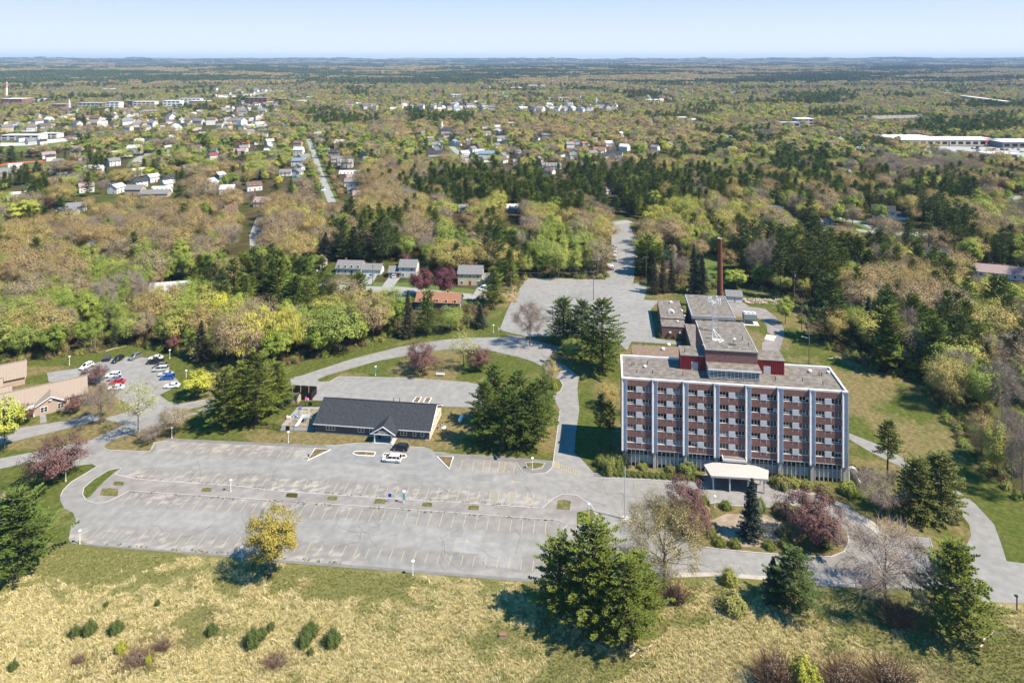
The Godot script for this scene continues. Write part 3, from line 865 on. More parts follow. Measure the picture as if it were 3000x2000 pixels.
	lpart("link_wing", 25.8, 29.5, 28.0, 88.5, 0.0, 5.0, brick, o)
	lpart("link_wing_roof", 25.7, 29.6, 28.2, 88.5, 5.0, 5.15, gravel, o)
	lpart("service_wing", 17.2, 26.6, 93.5, 114.2, 0.0, 5.0, brick, o)
	lpart("service_roof", 17.1, 26.7, 93.4, 114.3, 5.0, 5.15, gravel, o)
	lpart("service_annex", 17.0, 25.9, 86.0, 93.4, 0.0, 4.6, brick, o)
	lpart("annex_roof", 16.9, 26.0, 85.9, 93.3, 4.6, 4.74, gravel, o)
	for au in [19.6, 23.4]: lpart("air_conditioner", au, au + 0.9, 85.6, 86.0, 2.2, 2.8, coping, o)
	lpart("boiler_house", 29.0, 44.4, 90.0, 113.0, 0.0, 7.0, brick, o)
	lpart("boiler_roof", 28.7, 44.7, 89.6, 113.4, 7.75, 7.9, gravel, o)
	var bf := MB.new()
	rim(bf, 28.5, 44.9, 89.4, 113.6, 6.9, 8.1, 0.3)
	part("fascia", bf.mesh(), mat("lavender_fascia", 0.3, 0.3, 0.33), o)
	# roof furniture
	var metal := mat("galvanised", 0.5, 0.5, 0.5, 0.45, 0.3)
	var dark := mat("dark_pipe", 0.05, 0.05, 0.05)
	for v in [["R", 405, 1068, 22.62, 0.45], ["R", 645, 835, 5.16, 0.75], ["R", 720, 778, 5.16, 0.75], ["R", 748, 215, 5.15, 0.75], ["R", 895, 325, 5.15, 0.5], ["R", 935, 395, 5.15, 0.5], ["R", 838, 468, 4.74, 0.5], ["A", 1222, 862, 22.62, 0.6], ["A", 1328, 868, 22.62, 0.5], ["A", 275, 835, 22.62, 0.4]]:
		var b := MB.new()
		b.tube(Vector3.ZERO, Vector3(0, 0.35, 0), v[4] * 0.6, v[4] * 0.6, 8)
		b.dome(Vector3(0, 0.3, 0), v[4], v[4] * 0.8)
		var p := part("roof_vent", b.mesh(), coping, o)
		p.position = o.transform.affine_inverse() * Q(v[0], v[1], v[2], v[3])
	for v in [["R", 300, 1140, 22.62], ["R", 510, 1145, 22.62], ["R", 440, 1030, 22.62], ["R", 235, 1035, 22.62], ["R", 262, 1032, 22.62], ["R", 910, 1170, 22.62], ["R", 385, 785, 5.16], ["A", 1025, 908, 22.62], ["A", 1180, 915, 22.62], ["A", 1297, 935, 22.62], ["A", 1275, 880, 22.62], ["A", 1290, 882, 22.62], ["R", 1190, 460, 28.7], ["R", 1485, 475, 28.7], ["R", 1780, 780, 28.7], ["R", 1700, 705, 28.7], ["R", 935, 865, 26.6], ["R", 1120, 185, 7.9], ["R", 1165, 250, 7.9], ["R", 1335, 155, 7.9], ["R", 1025, 105, 7.9]]:
		var b := MB.new()
		b.tube(Vector3.ZERO, Vector3(0, 0.95, 0), 0.12, 0.12, 6, true)
		var p := part("roof_pipe", b.mesh(), dark, o)
		p.position = o.transform.affine_inverse() * Q(v[0], v[1], v[2], v[3])
	var arch := MB.new()
	for k in 8: arch.tube(Vector3(-1.1 + 0.0, 0.1, 0).rotated(Vector3(0, 0, 1), -PI * k / 8), Vector3(-1.1, 0.1, 0).rotated(Vector3(0, 0, 1), -PI * (k + 1) / 8), 0.45, 0.45, 6)
	arch.span(Vector3(-1.2, 0, -0.4), Vector3(-0.2, 0.6, 0.5))
	part("roof_fan", arch.mesh(), coping, o).position = o.transform.affine_inverse() * Q("R", 750, 345, 5.15)
	# corner duct at the far end of the front
	var duct := MB.new()
	for k in 8:
		var a0 := PI * k / 8
		var a1 := PI * (k + 1) / 8
		duct.tube(Vector3(57.4 - cos(a0) * 0.9, 2.6 + sin(a0) * 0.9, -1.2), Vector3(57.4 - cos(a1) * 0.9, 2.6 + sin(a1) * 0.9, -1.2), 0.42, 0.42, 8)
	duct.tube(Vector3(56.5, 0, -1.2), Vector3(56.5, 2.6, -1.2), 0.42, 0.42, 8)
	part("duct", duct.mesh(), metal, o)
	lpart("well_wall", 58.6, 58.9, -1.0, 6.0, 0.0, 1.2, concrete, o)

	# lattice mast and whips on the stair block
	var base := Q("R", 1330, 585, 28.7)
	var t := thing("antenna_mast", "white lattice radio mast with panel antennas on the brick block's roof", "antenna mast", base, ANG)
	var st := mat("white_steel", 0.42, 0.42, 0.43, 0.5, 0.2)
	var lm := MB.new()
	var legs := []
	for k in 3: legs.append(Vector3(cos(TAU * k / 3 + 0.4), 0, sin(TAU * k / 3 + 0.4)) * 0.85)
	for k in 3: lm.tube(legs[k], legs[k] + Vector3(0, 8.6, 0), 0.06, 0.06, 5)
	part("leg_frame", lm.mesh(), st, t)
	var br := MB.new()
	for j in 8:
		for k in 3:
			var y0 := j * 1.05
			br.tube(legs[k] + Vector3(0, y0, 0), legs[(k + 1) % 3] + Vector3(0, y0 + 1.05, 0), 0.03, 0.03, 4)
			br.tube(legs[k] + Vector3(0, y0 + 1.05, 0), legs[(k + 1) % 3] + Vector3(0, y0 + 1.05, 0), 0.03, 0.03, 4)
	part("bracing", br.mesh(), st, t)
	for k in 6:
		var d := Vector3(cos(TAU * k / 6), 0, sin(TAU * k / 6))
		var ab := MB.new()
		ab.tube(Vector3(0, 8.0, 0), d * 1.5 + Vector3(0, 8.4, 0), 0.04, 0.04, 4)
		ab.box(d * 1.6 + Vector3(0, 8.5 + 0.4 * (k % 2), 0), Vector3(0.32, 1.3, 0.32))
		part("panel_antenna", ab.mesh(), mat("antenna_white", 0.7, 0.7, 0.72), t)
	var wh := MB.new()
	wh.tube(Vector3(0.5, 8, 0), Vector3(0.5, 13.5, 0), 0.04, 0.02, 5)
	part("whip", wh.mesh(), st, t)
	var tri := thing("tripod_frame", "white pyramid strut frame at the foot of the roof mast", "frame", Q("R", 1375, 700, 28.7), ANG)
	var tb := MB.new()
	var f0 := [Vector3(-1.6, 0, 0.6), Vector3(1.5, 0, 0.4), Vector3(0.1, 0, 1.9), Vector3(-1.4, 0, -1.2)]
	for k in 4:
		tb.tube(f0[k], Vector3(-1.3, 2.7, -0.6), 0.09, 0.09, 5)
		tb.tube(f0[k], f0[(k + 1) % 3], 0.09, 0.09, 5)
	tb.span(Vector3(-1.4, 0, 0.1), Vector3(0.9, 0.25, 0.5))
	part("strut", tb.mesh(), mat("white_paint", 0.6, 0.6, 0.6), tri)
	for w in [[1515, 800, 6.2], [1655, 830, 6.4], [1365, 830, 5.2], [1180, 770, 5.5], [1857, 840, 6.0]]:
		var b := MB.new()
		b.tube(Vector3.ZERO, Vector3(0, w[2], 0), 0.07, 0.03, 5)
		b.span(Vector3(-0.2, 0, -0.2), Vector3(0.2, 0.12, 0.2))
		var wo := lone("whip_antenna", b.mesh(), st, "thin white whip antenna along the stair block's roof edge", "antenna", "whip antennas on the roof")
		wo.position = Q("R", w[0], w[1], 28.7)
	var cam := thing("roof_dish", "small grey dish on a stand on the stair block's roof", "antenna", Q("R", 1580, 770, 28.7))
	var cb := MB.new()
	cb.tube(Vector3.ZERO, Vector3(0.2, 1.5, 0), 0.07, 0.07, 5)
	cb.span(Vector3(-0.7, 0, -0.4), Vector3(0.7, 0.12, 0.4))
	part("stand", cb.mesh(), dark, cam)
	var db := MB.new()
	db.dome(Vector3(0.2, 1.6, 0), 0.45, 0.3)
	part("dish", db.mesh(), metal, cam)

func build_chimney() -> void:
	var t := thing("brick_chimney", "tall tapering red brick smokestack standing behind the boiler house", "chimney", G(2110, 905))
	var m := grained("chimney_brick", 0.33, 0.125, 0.075, noise_tex(0.1, 0.7, 1.0, 51), 1.6, noise_tex(0.03, 0.75, 1.0, 52), 6.0)
	var b := MB.new()
	b.tube(Vector3.ZERO, Vector3(0, 30, 0), 1.4, 0.86, 20)
	part("shaft", b.mesh(), m, t)
	var c := MB.new()
	c.tube(Vector3(0, 28.6, 0), Vector3(0, 30.1, 0), 0.95, 0.93, 20)
	c.tube(Vector3(0, 25.5, 0), Vector3(0, 25.8, 0), 0.99, 0.99, 20)
	part("collar", c.mesh(), m, t)
	var r := MB.new()
	r.tube(Vector3(0, 30.1, 0), Vector3(0, 30.3, 0), 0.98, 0.98, 20)
	r.tube(Vector3(0, 30.3, 0), Vector3(0, 29.0, 0), 0.98, 0.6, 20)
	part("rim", r.mesh(), mat("pale_concrete", 0.55, 0.5, 0.45), t)
	var l := MB.new()
	for s in [-0.2, 0.2]: l.tube(Vector3(s, 0, 1.5), Vector3(s, 30, 0.98), 0.03, 0.03, 4)
	part("ladder", l.mesh(), mat("dark_pipe", 0.05, 0.05, 0.05), t)

# gabled roof: ridge along x, half depth d, overhang o
func gable(b: MB, x0: float, x1: float, z0: float, z1: float, y: float, rise: float, t := 0.18, ov := 0.35) -> void:
	var zm := (z0 + z1) * 0.5
	var k := rise / absf(zm - z0)
	for s in [-1.0, 1.0]:
		var ze: float = (z0 if s < 0 else z1) + s * ov
		var ye := y - k * ov
		var n := Vector3(0, 1, s * k).normalized()
		var a := Vector3(x0 - ov, ye, ze)
		var c := Vector3(x1 + ov, ye, ze)
		var d := Vector3(x1 + ov, y + rise, zm)
		var e := Vector3(x0 - ov, y + rise, zm)
		b.quad(a + n * t, c + n * t, d + UP * t, e + UP * t, n)
		b.quad(a, c, d, e, -n)
		b.quad(a, c, c + n * t, a + n * t, Vector3(0, 0, s))
		b.quad(a, e, e + UP * t, a + n * t, Vector3.LEFT)
		b.quad(c, d, d + UP * t, c + n * t, Vector3.RIGHT)

# walls with gable ends, ridge along x
func gable_walls(b: MB, x0: float, x1: float, z0: float, z1: float, y0: float, y: float, rise: float) -> void:
	b.span(Vector3(x0, y0, z0), Vector3(x1, y, z1))
	var zm := (z0 + z1) * 0.5
	for x in [x0, x1]:
		b.tri(Vector3(x, y, z0), Vector3(x, y, z1), Vector3(x, y + rise, zm), Vector3(-1 if x == x0 else 1, 0, 0))

func window_part(parent: Node3D, at: Vector3, size: Vector2, along: Vector3, out: Vector3, frame: Material, panes := 1, g := 0) -> void:
	var key := "%.2f_%.2f_%d" % [size.x, size.y, panes]
	if not win_cache.has(key): win_cache[key] = window_meshes(size, panes)
	var w := part("window", win_cache[key][0], frame, parent)
	w.transform = Transform3D(Basis(along, UP, out), at)
	part("glazing", win_cache[key][1], glass_mat(g), w)

var win_cache := {}
func window_meshes(size: Vector2, panes: int) -> Array:
	var along := Vector3.RIGHT
	var at := Vector3.ZERO
	var bs := Basis()
	var f := MB.new()
	var fw := 0.1
	var hx := size.x * 0.5
	var hy := size.y * 0.5
	for s in [-1.0, 1.0]:
		f.box(at + along * (s * hx), Vector3(fw, size.y + fw, 0.14), bs)
		f.box(at + UP * (s * hy), Vector3(size.x - fw, fw, 0.14), bs)
	f.box(at, Vector3(size.x - fw, 0.06, 0.12), bs)
	for k in range(1, panes): f.box(at + along * (size.x * (float(k) / panes - 0.5)), Vector3(0.12, size.y - fw, 0.13), bs)
	var p := MB.new()
	p.box(at, Vector3(size.x - 0.02, size.y - 0.02, 0.07), bs)
	return [f.mesh(), p.mesh()]

func build_grey_building() -> void:
	var o := thing("grey_building", "long single-storey grey building with dark shingle roof and gabled porch", "building", Vector3(-56.2, 0, -196.7), -0.1258)
	var wall := grained("grey_clapboard", 0.125, 0.105, 0.11, noise_tex(0.06, 0.8, 1.0, 61), 2.0)
	var cream := grained("cream_siding", 0.6, 0.5, 0.4, noise_tex(0.06, 0.85, 1.0, 62), 2.0)
	var shingle := grained("charcoal_shingle", 0.115, 0.125, 0.15, noise_tex(0.25, 0.35, 1.0, 63, FastNoiseLite.TYPE_SIMPLEX, 3), 4.5, noise_tex(0.02, 0.7, 1.0, 64), 9.0)
	var trim := mat("white_trim", 0.74, 0.73, 0.73, 0.6)
	var L := 33.4
	var D := 14.4
	var b := MB.new()
	gable_walls(b, 0.0, L, -D, 0.0, 0.25, 2.85, 3.45)
	part("wall", b.mesh(), wall, o)
	lpart("footing", -0.05, L + 0.05, -0.05, D + 0.05, 0.0, 0.25, mat("pale_concrete", 0.55, 0.5, 0.45), o)
	# the end wall has cream siding
	var e := MB.new()
	e.quad(Vector3(L + 0.03, 0.25, 0), Vector3(L + 0.03, 0.25, -D), Vector3(L + 0.03, 2.85, -D), Vector3(L + 0.03, 2.85, 0), Vector3.RIGHT)
	e.tri(Vector3(L + 0.03, 2.85, 0), Vector3(L + 0.03, 2.85, -D), Vector3(L + 0.03, 6.3, -D * 0.5), Vector3.RIGHT)
	part("end_wall", e.mesh(), cream, o)
	var r := MB.new()
	gable(r, 0.0, L, -D, 0.0, 2.85, 3.45, 0.2, 0.45)
	var roof := part("roof", r.mesh(), shingle, o)
	var fa := MB.new()
	fa.span(Vector3(-0.47, 2.5, 0.47), Vector3(17.6, 2.78, 0.55))
	fa.span(Vector3(24.6, 2.5, 0.47), Vector3(L + 0.47, 2.78, 0.55))
	part("eave_trim", fa.mesh(), trim, roof)
	var rk := MB.new()
	for s in [0.0, -D]:
		var sg := 1.0 if s == 0.0 else -1.0
		rk.tube(Vector3(L + 0.5, 2.62, s + sg * 0.5), Vector3(L + 0.5, 6.3, -D * 0.5), 0.1, 0.1, 4)
	part("rake_trim", rk.mesh(), trim, roof)
	var seam := MB.new()
	seam.box(Vector3(L * 0.5, 6.53, -D * 0.5), Vector3(L + 0.8, 0.1, 0.35))
	part("ridge_cap", seam.mesh(), shingle, roof)
	for x in [20.6, 22.4]:
		var vp := MB.new()
		vp.tube(Vector3(x, 5.4, -D * 0.5 - 1.0), Vector3(x, 7.3, -D * 0.5 - 1.0), 0.09, 0.09, 6, true)
		part("vent_pipe", vp.mesh(), mat("dark_pipe", 0.05, 0.05, 0.05), roof)
	for w in [[4.6, 2.6, 3], [13.6, 1.8, 2], [16.9, 1.6, 2], [26.0, 1.75, 2], [29.1, 0.85, 1], [31.4, 0.85, 1]]:
		window_part(o, Vector3(w[0], 1.75, 0.03), Vector2(w[1], 1.45), Vector3.RIGHT, Vector3.BACK, trim, w[2])
	for w in [[-1.6, 0.9], [-4.0, 0.9], [-9.5, 1.7], [-11.6, 0.9]]:
		window_part(o, Vector3(L + 0.06, 1.75, w[0]), Vector2(w[1], 1.4), Vector3.FORWARD, Vector3.RIGHT, trim, 2 if w[1] > 1 else 1, 1)
	# porch: gable facing the car park
	var px := 21.0
	var pr := MB.new()
	var half := 3.3
	var zf := 3.4
	var zb := -5.2
	for s in [-1.0, 1.0]:
		var n := Vector3(s * 1.75, half, 0).normalized()
		pr.quad(Vector3(px + s * (half + 0.3), 2.55, zf), Vector3(px, 4.75, zf), Vector3(px, 4.75, zb), Vector3(px + s * (half + 0.3), 2.55, -0.1 + 0.6), n)
	var por := part("porch_roof", pr.mesh(), shingle, o)
	var pg := MB.new()
	pg.tri(Vector3(px - half, 2.62, zf - 0.15), Vector3(px + half, 2.62, zf - 0.15), Vector3(px, 4.62, zf - 0.15), Vector3.BACK)
	pg.span(Vector3(px - half, 2.35, zf - 0.4), Vector3(px + half, 2.62, zf - 0.15))
	part("porch_gable", pg.mesh(), wall, por)
	var pt := MB.new()
	for s in [-1.0, 1.0]:
		pt.box(Vector3(px + s * (half + 0.3) * 0.5, 3.63, zf), Vector3(4.25, 0.2, 0.12), Basis(Vector3(0, 0, 1), -s * atan2(2.2, half + 0.3)))
	pt.span(Vector3(px - half, 2.5, zf - 0.12), Vector3(px + half, 2.62, zf - 0.02))
	part("porch_trim", pt.mesh(), trim, por)
	for s in [-1.0, 1.0]:
		lpart("porch_post", px + s * 2.45 - 0.15, px + s * 2.45 + 0.15, -zf + 0.25, -zf + 0.55, 0.1, 2.4, trim, por)
	lpart("porch_floor", px - 3.1, px + 3.1, -zf + 0.1, 0.0, 0.0, 0.12, mat("porch_concrete", 0.36, 0.35, 0.34), o)
	var dr := lpart("door", px - 0.55, px + 0.55, -0.1, 0.0, 0.15, 2.3, trim, o)
	lpart("door_pane", px - 0.4, px + 0.4, -0.13, -0.1, 0.4, 2.1, glass_mat(1), dr)
	for s in [-1.35, 1.35]: window_part(o, Vector3(px + s, 1.3, 0.03), Vector2(0.8, 1.8), Vector3.RIGHT, Vector3.BACK, trim, 1, 1)
	# lettering on the porch gable
	var font := SystemFont.new()
	font.font_names = PackedStringArray(["Droid Sans"])
	var y := 3.32
	for line in ["WOODFORDS", "FAMILY SERVICES"]:
		var tm := TextMesh.new()
		tm.text = line
		tm.font = font
		tm.font_size = 64
		tm.pixel_size = 0.0068 if y > 3 else 0.0066
		tm.depth = 0.03
		var le := part("lettering", tm, trim, por)
		le.position = Vector3(px, y, zf - 0.1)
		y -= 0.48
	var can := MB.new()
	can.tube(Vector3(px - 1.7, 0.12, 0.8), Vector3(px - 1.7, 1.05, 0.8), 0.28, 0.32, 10, true)
	var tc := thing("litter_bin", "black litter bin under the grey building's porch", "bin")
	part("drum", can.mesh(), mat("black_plastic", 0.015, 0.015, 0.017, 0.5), tc)
	tc.transform = o.transform

func build_tan_building() -> void:
	# front block runs away from the camera to the far end by the staff car park
	var dir := Vector3(0.83, 0, -0.557).normalized()
	var turn := atan2(-dir.z, dir.x)
	var o := thing("tan_building", "low tan building with standing-seam metal roof and front gable", "building", Vector3(-132.6, 0, -214.6), turn)
	var wall := grained("pinkish_siding", 0.44, 0.335, 0.275, noise_tex(0.06, 0.85, 1.0, 71), 2.0)
	var roofm := grained("tan_metal_roof", 0.28, 0.225, 0.185, noise_tex(0.02, 0.9, 1.0, 72), 6.0, null, 1.0, 0.45)
	var trim := mat("white_trim", 0.74, 0.73, 0.73, 0.6)
	var L := 46.0
	var D := 11.0
	var b := MB.new()
	gable_walls(b, -L, 0.0, -D, 0.0, 0.0, 2.8, 3.1)
	part("wall", b.mesh(), wall, o)
	seamed_roof(o, -L, 0.0, -D, 0.0, 2.8, 3.1, roofm)
	var tr := MB.new()
	tr.span(Vector3(-0.05, 0, -0.05), Vector3(0.08, 2.75, 0.08))
	tr.span(Vector3(-0.05, 0, -D - 0.08), Vector3(0.08, 2.75, -D + 0.05))
	part("corner_board", tr.mesh(), trim, o)
	# front gable
	var gx := -9.3
	var gb := MB.new()
	gb.span(Vector3(gx - 3.9, 0, 0), Vector3(gx + 3.9, 2.8, 2.2))
	gb.tri(Vector3(gx - 3.9, 2.8, 2.2), Vector3(gx + 3.9, 2.8, 2.2), Vector3(gx, 4.9, 2.2), Vector3.BACK)
	part("gable_wall", gb.mesh(), wall, o)
	var gr := MB.new()
	for s in [-1.0, 1.0]:
		gr.quad(Vector3(gx + s * 4.4, 2.62, 2.7), Vector3(gx, 5.05, 2.7), Vector3(gx, 5.05, -4.6), Vector3(gx + s * 4.4, 2.62, 0.3), Vector3(s, 1.8, 0))
	part("gable_roof", gr.mesh(), roofm, o)
	var gt := MB.new()
	for s in [-1.0, 1.0]: gt.box(Vector3(gx + s * 2.2, 3.8, 2.66), Vector3(5.1, 0.22, 0.1), Basis(Vector3(0, 0, 1), -s * atan2(2.43, 4.4)))
	part("gable_trim", gt.mesh(), trim, o)
	var lampb := MB.new()
	lampb.dome(Vector3(gx, 3.9, 2.2), 0.5, 0.2, 10, 3)
	part("round_vent", lampb.mesh(), trim, o)
	window_part(o, Vector3(gx - 1.6, 1.5, 2.23), Vector2(1.8, 1.5), Vector3.RIGHT, Vector3.BACK, trim, 2)
	window_part(o, Vector3(gx + 2.6, 1.6, 2.23), Vector2(1.5, 1.5), Vector3.RIGHT, Vector3.BACK, trim, 2)
	for x in [-3.8, -2.2, -16.4, -22.0, -26.0, -31.0]: window_part(o, Vector3(x, 1.6, 0.03), Vector2(1.2, 1.4), Vector3.RIGHT, Vector3.BACK, trim, 2, 1)
	# porch beside the gable
	var po := lpart("porch_roof", gx - 7.2, gx - 3.9, -2.4, 0.2, 2.55, 2.8, trim, o)
	for x in [gx - 7.1, gx - 4.1]: lpart("porch_post", x - 0.14, x + 0.14, -2.3, -2.0, 0.0, 2.55, trim, po)
	lpart("door", gx - 6.4, gx - 4.8, -0.06, 0.0, 0.05, 2.2, glass_mat(1), o)
	window_part(o, Vector3(0.03, 1.6, -3.0), Vector2(1.3, 1.4), Vector3.FORWARD, Vector3.RIGHT, trim, 2, 1)
	window_part(o, Vector3(0.03, 1.6, -8.0), Vector2(1.3, 1.4), Vector3.FORWARD, Vector3.RIGHT, trim, 2, 1)
	# small rear dormer block
	var rb := MB.new()
	gable_walls(rb, -24.0, -19.6, -D - 6.0, -D + 1.0, 0.0, 2.6, 2.2)
	part("rear_wall", rb.mesh(), wall, o)
	seamed_roof(o, -24.0, -19.6, -D - 6.0, -D + 1.0, 2.6, 2.2, roofm)
	# footpath to the porch
	var fp := sheet("footpath", poly([["B", 300, 695, 345, 690, 355, 745, 305, 760]]), 0.03, 1.0, paint_asphalt, mats["old_asphalt"], "short asphalt path to the tan building's porch")
	fp.set_meta("category", "path")
	# the second block behind
	var o2 := thing("tan_building", "farther tan metal-roofed block with a dark gable vent and lower side roof", "building", Vector3(-159.8, 0, -226.0), turn)
	var b2 := MB.new()
	gable_walls(b2, -34.0, 0.0, -9.5, 0.0, 0.0, 2.8, 3.3)
	part("wall", b2.mesh(), wall, o2)
	seamed_roof(o2, -34.0, 0.0, -9.5, 0.0, 2.8, 3.3, roofm)
	var b3 := MB.new()
	gable_walls(b3, -30.0, -6.0, 0.0, 8.0, 0.0, 2.6, 2.4)
	part("side_wall", b3.mesh(), wall, o2)
	seamed_roof(o2, -30.0, -6.0, 0.0, 8.0, 2.6, 2.4, roofm)
	window_part(o2, Vector3(0.03, 1.7, -2.4), Vector2(1.1, 1.2), Vector3.FORWARD, Vector3.RIGHT, trim, 1, 0)

# standing-seam roof: every pan is a panel of its own with a raised seam
func seamed_roof(o: Node3D, x0: float, x1: float, z0: float, z1: float, y: float, rise: float, m: Material) -> void:
	var ov := 0.45
	var zm := (z0 + z1) * 0.5
	var k := rise / absf(zm - z0)
	var n := int(round((x1 - x0 + 2 * ov) / 0.9))
	var w := (x1 - x0 + 2 * ov) / n
	var root := Node3D.new()
	root.name = "roof"
	o.add_child(root, true)
	for s in [-1.0, 1.0]:
		var ze: float = (z0 if s < 0 else z1) + s * ov
		var b := MB.new()
		var nn := Vector3(0, 1, s * k).normalized()
		var e := Vector3(0, y - k * ov, ze)
		var t := Vector3(0, y + rise, zm)
		var wx := Vector3(w, 0, 0)
		b.quad(e + nn * 0.1, e + wx + nn * 0.1, t + wx + UP * 0.1, t + UP * 0.1, nn)
		b.quad(e, e + wx, e + wx + nn * 0.1, e + nn * 0.1, Vector3(0, 0, s))
		var sx := Vector3(0.06, 0, 0)
		b.quad(e + nn * 0.18, e + sx + nn * 0.18, t + sx + UP * 0.18, t + UP * 0.18, nn)
		b.quad(e + nn * 0.1, e + nn * 0.18, t + UP * 0.18, t + UP * 0.1, Vector3.LEFT)
		b.quad(e + sx + nn * 0.1, e + sx + nn * 0.18, t + sx + UP * 0.18, t + sx + UP * 0.1, Vector3.RIGHT)
		var pm := b.mesh()
		for j in n:
			var p := part("roof_panel", pm, m, root)
			p.position.x = x0 - ov + w * j
	var rc := MB.new()
	rc.box(Vector3((x0 + x1) * 0.5, y + rise + 0.17, zm), Vector3(x1 - x0 + 2 * ov, 0.1, 0.4))
	part("ridge_cap", rc.mesh(), m, root)

# ---------------------------------------------------------------- houses
const WALLS := {"white": [0.66, 0.655, 0.64], "cream": [0.62, 0.55, 0.38], "grey": [0.4, 0.4, 0.41], "tan": [0.45, 0.36, 0.27], "blue": [0.25, 0.34, 0.45], "brick": [0.24, 0.1, 0.08], "dark": [0.12, 0.12, 0.14], "green": [0.3, 0.38, 0.3], "yellow": [0.6, 0.5, 0.22]}
const ROOFS := {"grey": [0.27, 0.265, 0.27], "dark": [0.075, 0.075, 0.085], "brown": [0.2, 0.14, 0.11], "orange": [0.4, 0.2, 0.12], "red": [0.32, 0.09, 0.08], "blue": [0.24, 0.32, 0.42], "green": [0.14, 0.25, 0.2], "white": [0.74, 0.73, 0.72], "pink": [0.42, 0.31, 0.3]}
const PLAIN := {"grey": "grey", "dark": "dark", "brown": "brown", "orange": "orange-brown", "red": "red", "blue": "blue", "green": "green", "white": "white", "pink": "pinkish", "cream": "cream", "tan": "tan", "brick": "red brick", "yellow": "yellow"}
var houses := []

func wallm(k: String) -> StandardMaterial3D:
	var c: Array = WALLS[k]
	return grained("house_wall_" + k, c[0], c[1], c[2], noise_tex(0.05, 0.84, 1.0, 81), 3.0)

func roofm(k: String) -> StandardMaterial3D:
	var c: Array = ROOFS[k]
	return grained("house_roof_" + k, c[0], c[1], c[2], noise_tex(0.2, 0.72, 1.0, 82), 3.0, noise_tex(0.02, 0.82, 1.0, 83), 9.0)

func roof_word(k: String) -> String:
	return "dark grey" if k == "dark" else PLAIN[k]

func wall_word(k: String) -> String:
	return "dark grey" if k == "dark" else PLAIN[k]

# a gabled house: length along its ridge, depth, storeys
func house(at: Vector3, length: float, depth: float, storeys: float, turn: float, wk: String, rk: String, place: String, wing := 0.0, fine := true) -> Node3D:
	var kind := "bungalow" if storeys < 1.3 else "house"
	if at.z < -560:
		length *= 0.88
		depth *= 0.88
	var o := thing("house", "%s-walled %s with %s roof %s" % [wall_word(wk), kind, roof_word(rk), place], "house", at, turn, "houses " + place)
	var eave := 2.7 * storeys
	var rise := depth * 0.33
	var b := MB.new()
	var z := depth * 0.5
	var x := length * 0.5
	gable_walls(b, -x, x, -z, z, 0, eave, rise)
	if wing > 0: gable_walls(b, x, x + wing, -z * 0.75, z * 0.75, 0, 2.5, depth * 0.24)
	part("wall", b.mesh(), wallm(wk), o)
	var r := MB.new()
	gable(r, -x, x, -z, z, eave, rise)
	if wing > 0: gable(r, x + 0.35, x + wing, -z * 0.75, z * 0.75, 2.5, depth * 0.24)
	var roof := part("roof", r.mesh(), roofm(rk), o)
	var c := MB.new()
	var cx := rng.randf_range(-0.5, 0.5) * x
	c.span(Vector3(cx - 0.4, eave + rise * 0.5, -0.9), Vector3(cx + 0.4, eave + rise + 1.0, -0.1))
	part("chimney", c.mesh(), wallm("brick"), roof)
	if fine:
		var trim := mat("white_trim", 0.74, 0.73, 0.73, 0.6)
		var nw := int(length / 3.2)
		for s in [1.0]:
			for st in int(ceil(storeys)):
				for k in nw:
					if st == 0 and k == nw / 2: continue
					window_part(o, Vector3(-x + length * (k + 0.5) / nw, 1.5 + 2.7 * st, s * (z + 0.03)), Vector2(1.1, 1.25), Vector3.RIGHT, Vector3.BACK * s, trim, 1, rng.randi() % 2)
		for s in [-1.0, 1.0]:
			for st in int(ceil(storeys)):
				if wing > 0 and s > 0: continue
				window_part(o, Vector3(s * (x + 0.03), 1.5 + 2.7 * st, depth * 0.18), Vector2(1.0, 1.25), Vector3.FORWARD, Vector3.RIGHT * s, trim, 1, 0)
		lpart("door", -x + length * (nw / 2 + 0.5) / nw - 0.5, -x + length * (nw / 2 + 0.5) / nw + 0.5, -z - 0.06, -z, 0.1, 2.15, mat("house_door", 0.2, 0.06, 0.05), o)
		if wing > 4.0: lpart("garage_door", x + 0.8, x + wing - 0.8, -z * 0.75 - 0.06, -z * 0.75, 0.05, 2.1, mat("garage_white", 0.7, 0.7, 0.7), o)
	houses.append([Vector2(at.x, at.z), maxf(length, depth) * 0.5 + wing * 0.5])
	return o

# big flat-roofed block between two photo columns, standing on the ground line py
func flat_block(called: String, label: String, x0: float, x1: float, py: float, h: float, depth: float, wr: float, wg: float, wb: float, rr: float, storeys := 2) -> Node3D:
	var a := G(x0, py)
	var d := G(x1, py)
	var w := d.x - a.x
	var o := thing(called, label, "building", Vector3((a.x + d.x) * 0.5, 0, a.z))
	part("wall", box_mesh(Vector3(w, h, depth), Vector3(0, h * 0.5, -depth * 0.5)), mat("block_wall_%d_%d_%d" % [wr * 100, wg * 100, wb * 100], wr, wg, wb), o)
	part("roof", box_mesh(Vector3(w + 0.8, 0.4, depth + 0.8), Vector3(0, h + 0.2, -depth * 0.5)), mat("block_roof_%d" % int(rr * 100), rr, rr, rr * 1.02), o)
	var n := clampi(int(w / 9.0), 3, 16)
	for s in storeys:
		for k in n:
			var ww := w / n
			lpart("window", -w * 0.5 + ww * (k + 0.18), -w * 0.5 + ww * (k + 0.82), -0.12, 0.0, h * (s + 0.3) / storeys, h * (s + 0.75) / storeys, glass_mat(1), o)
	houses.append([Vector2(o.position.x, o.position.z - depth * 0.5), w * 0.5 + 4.0])
	return o

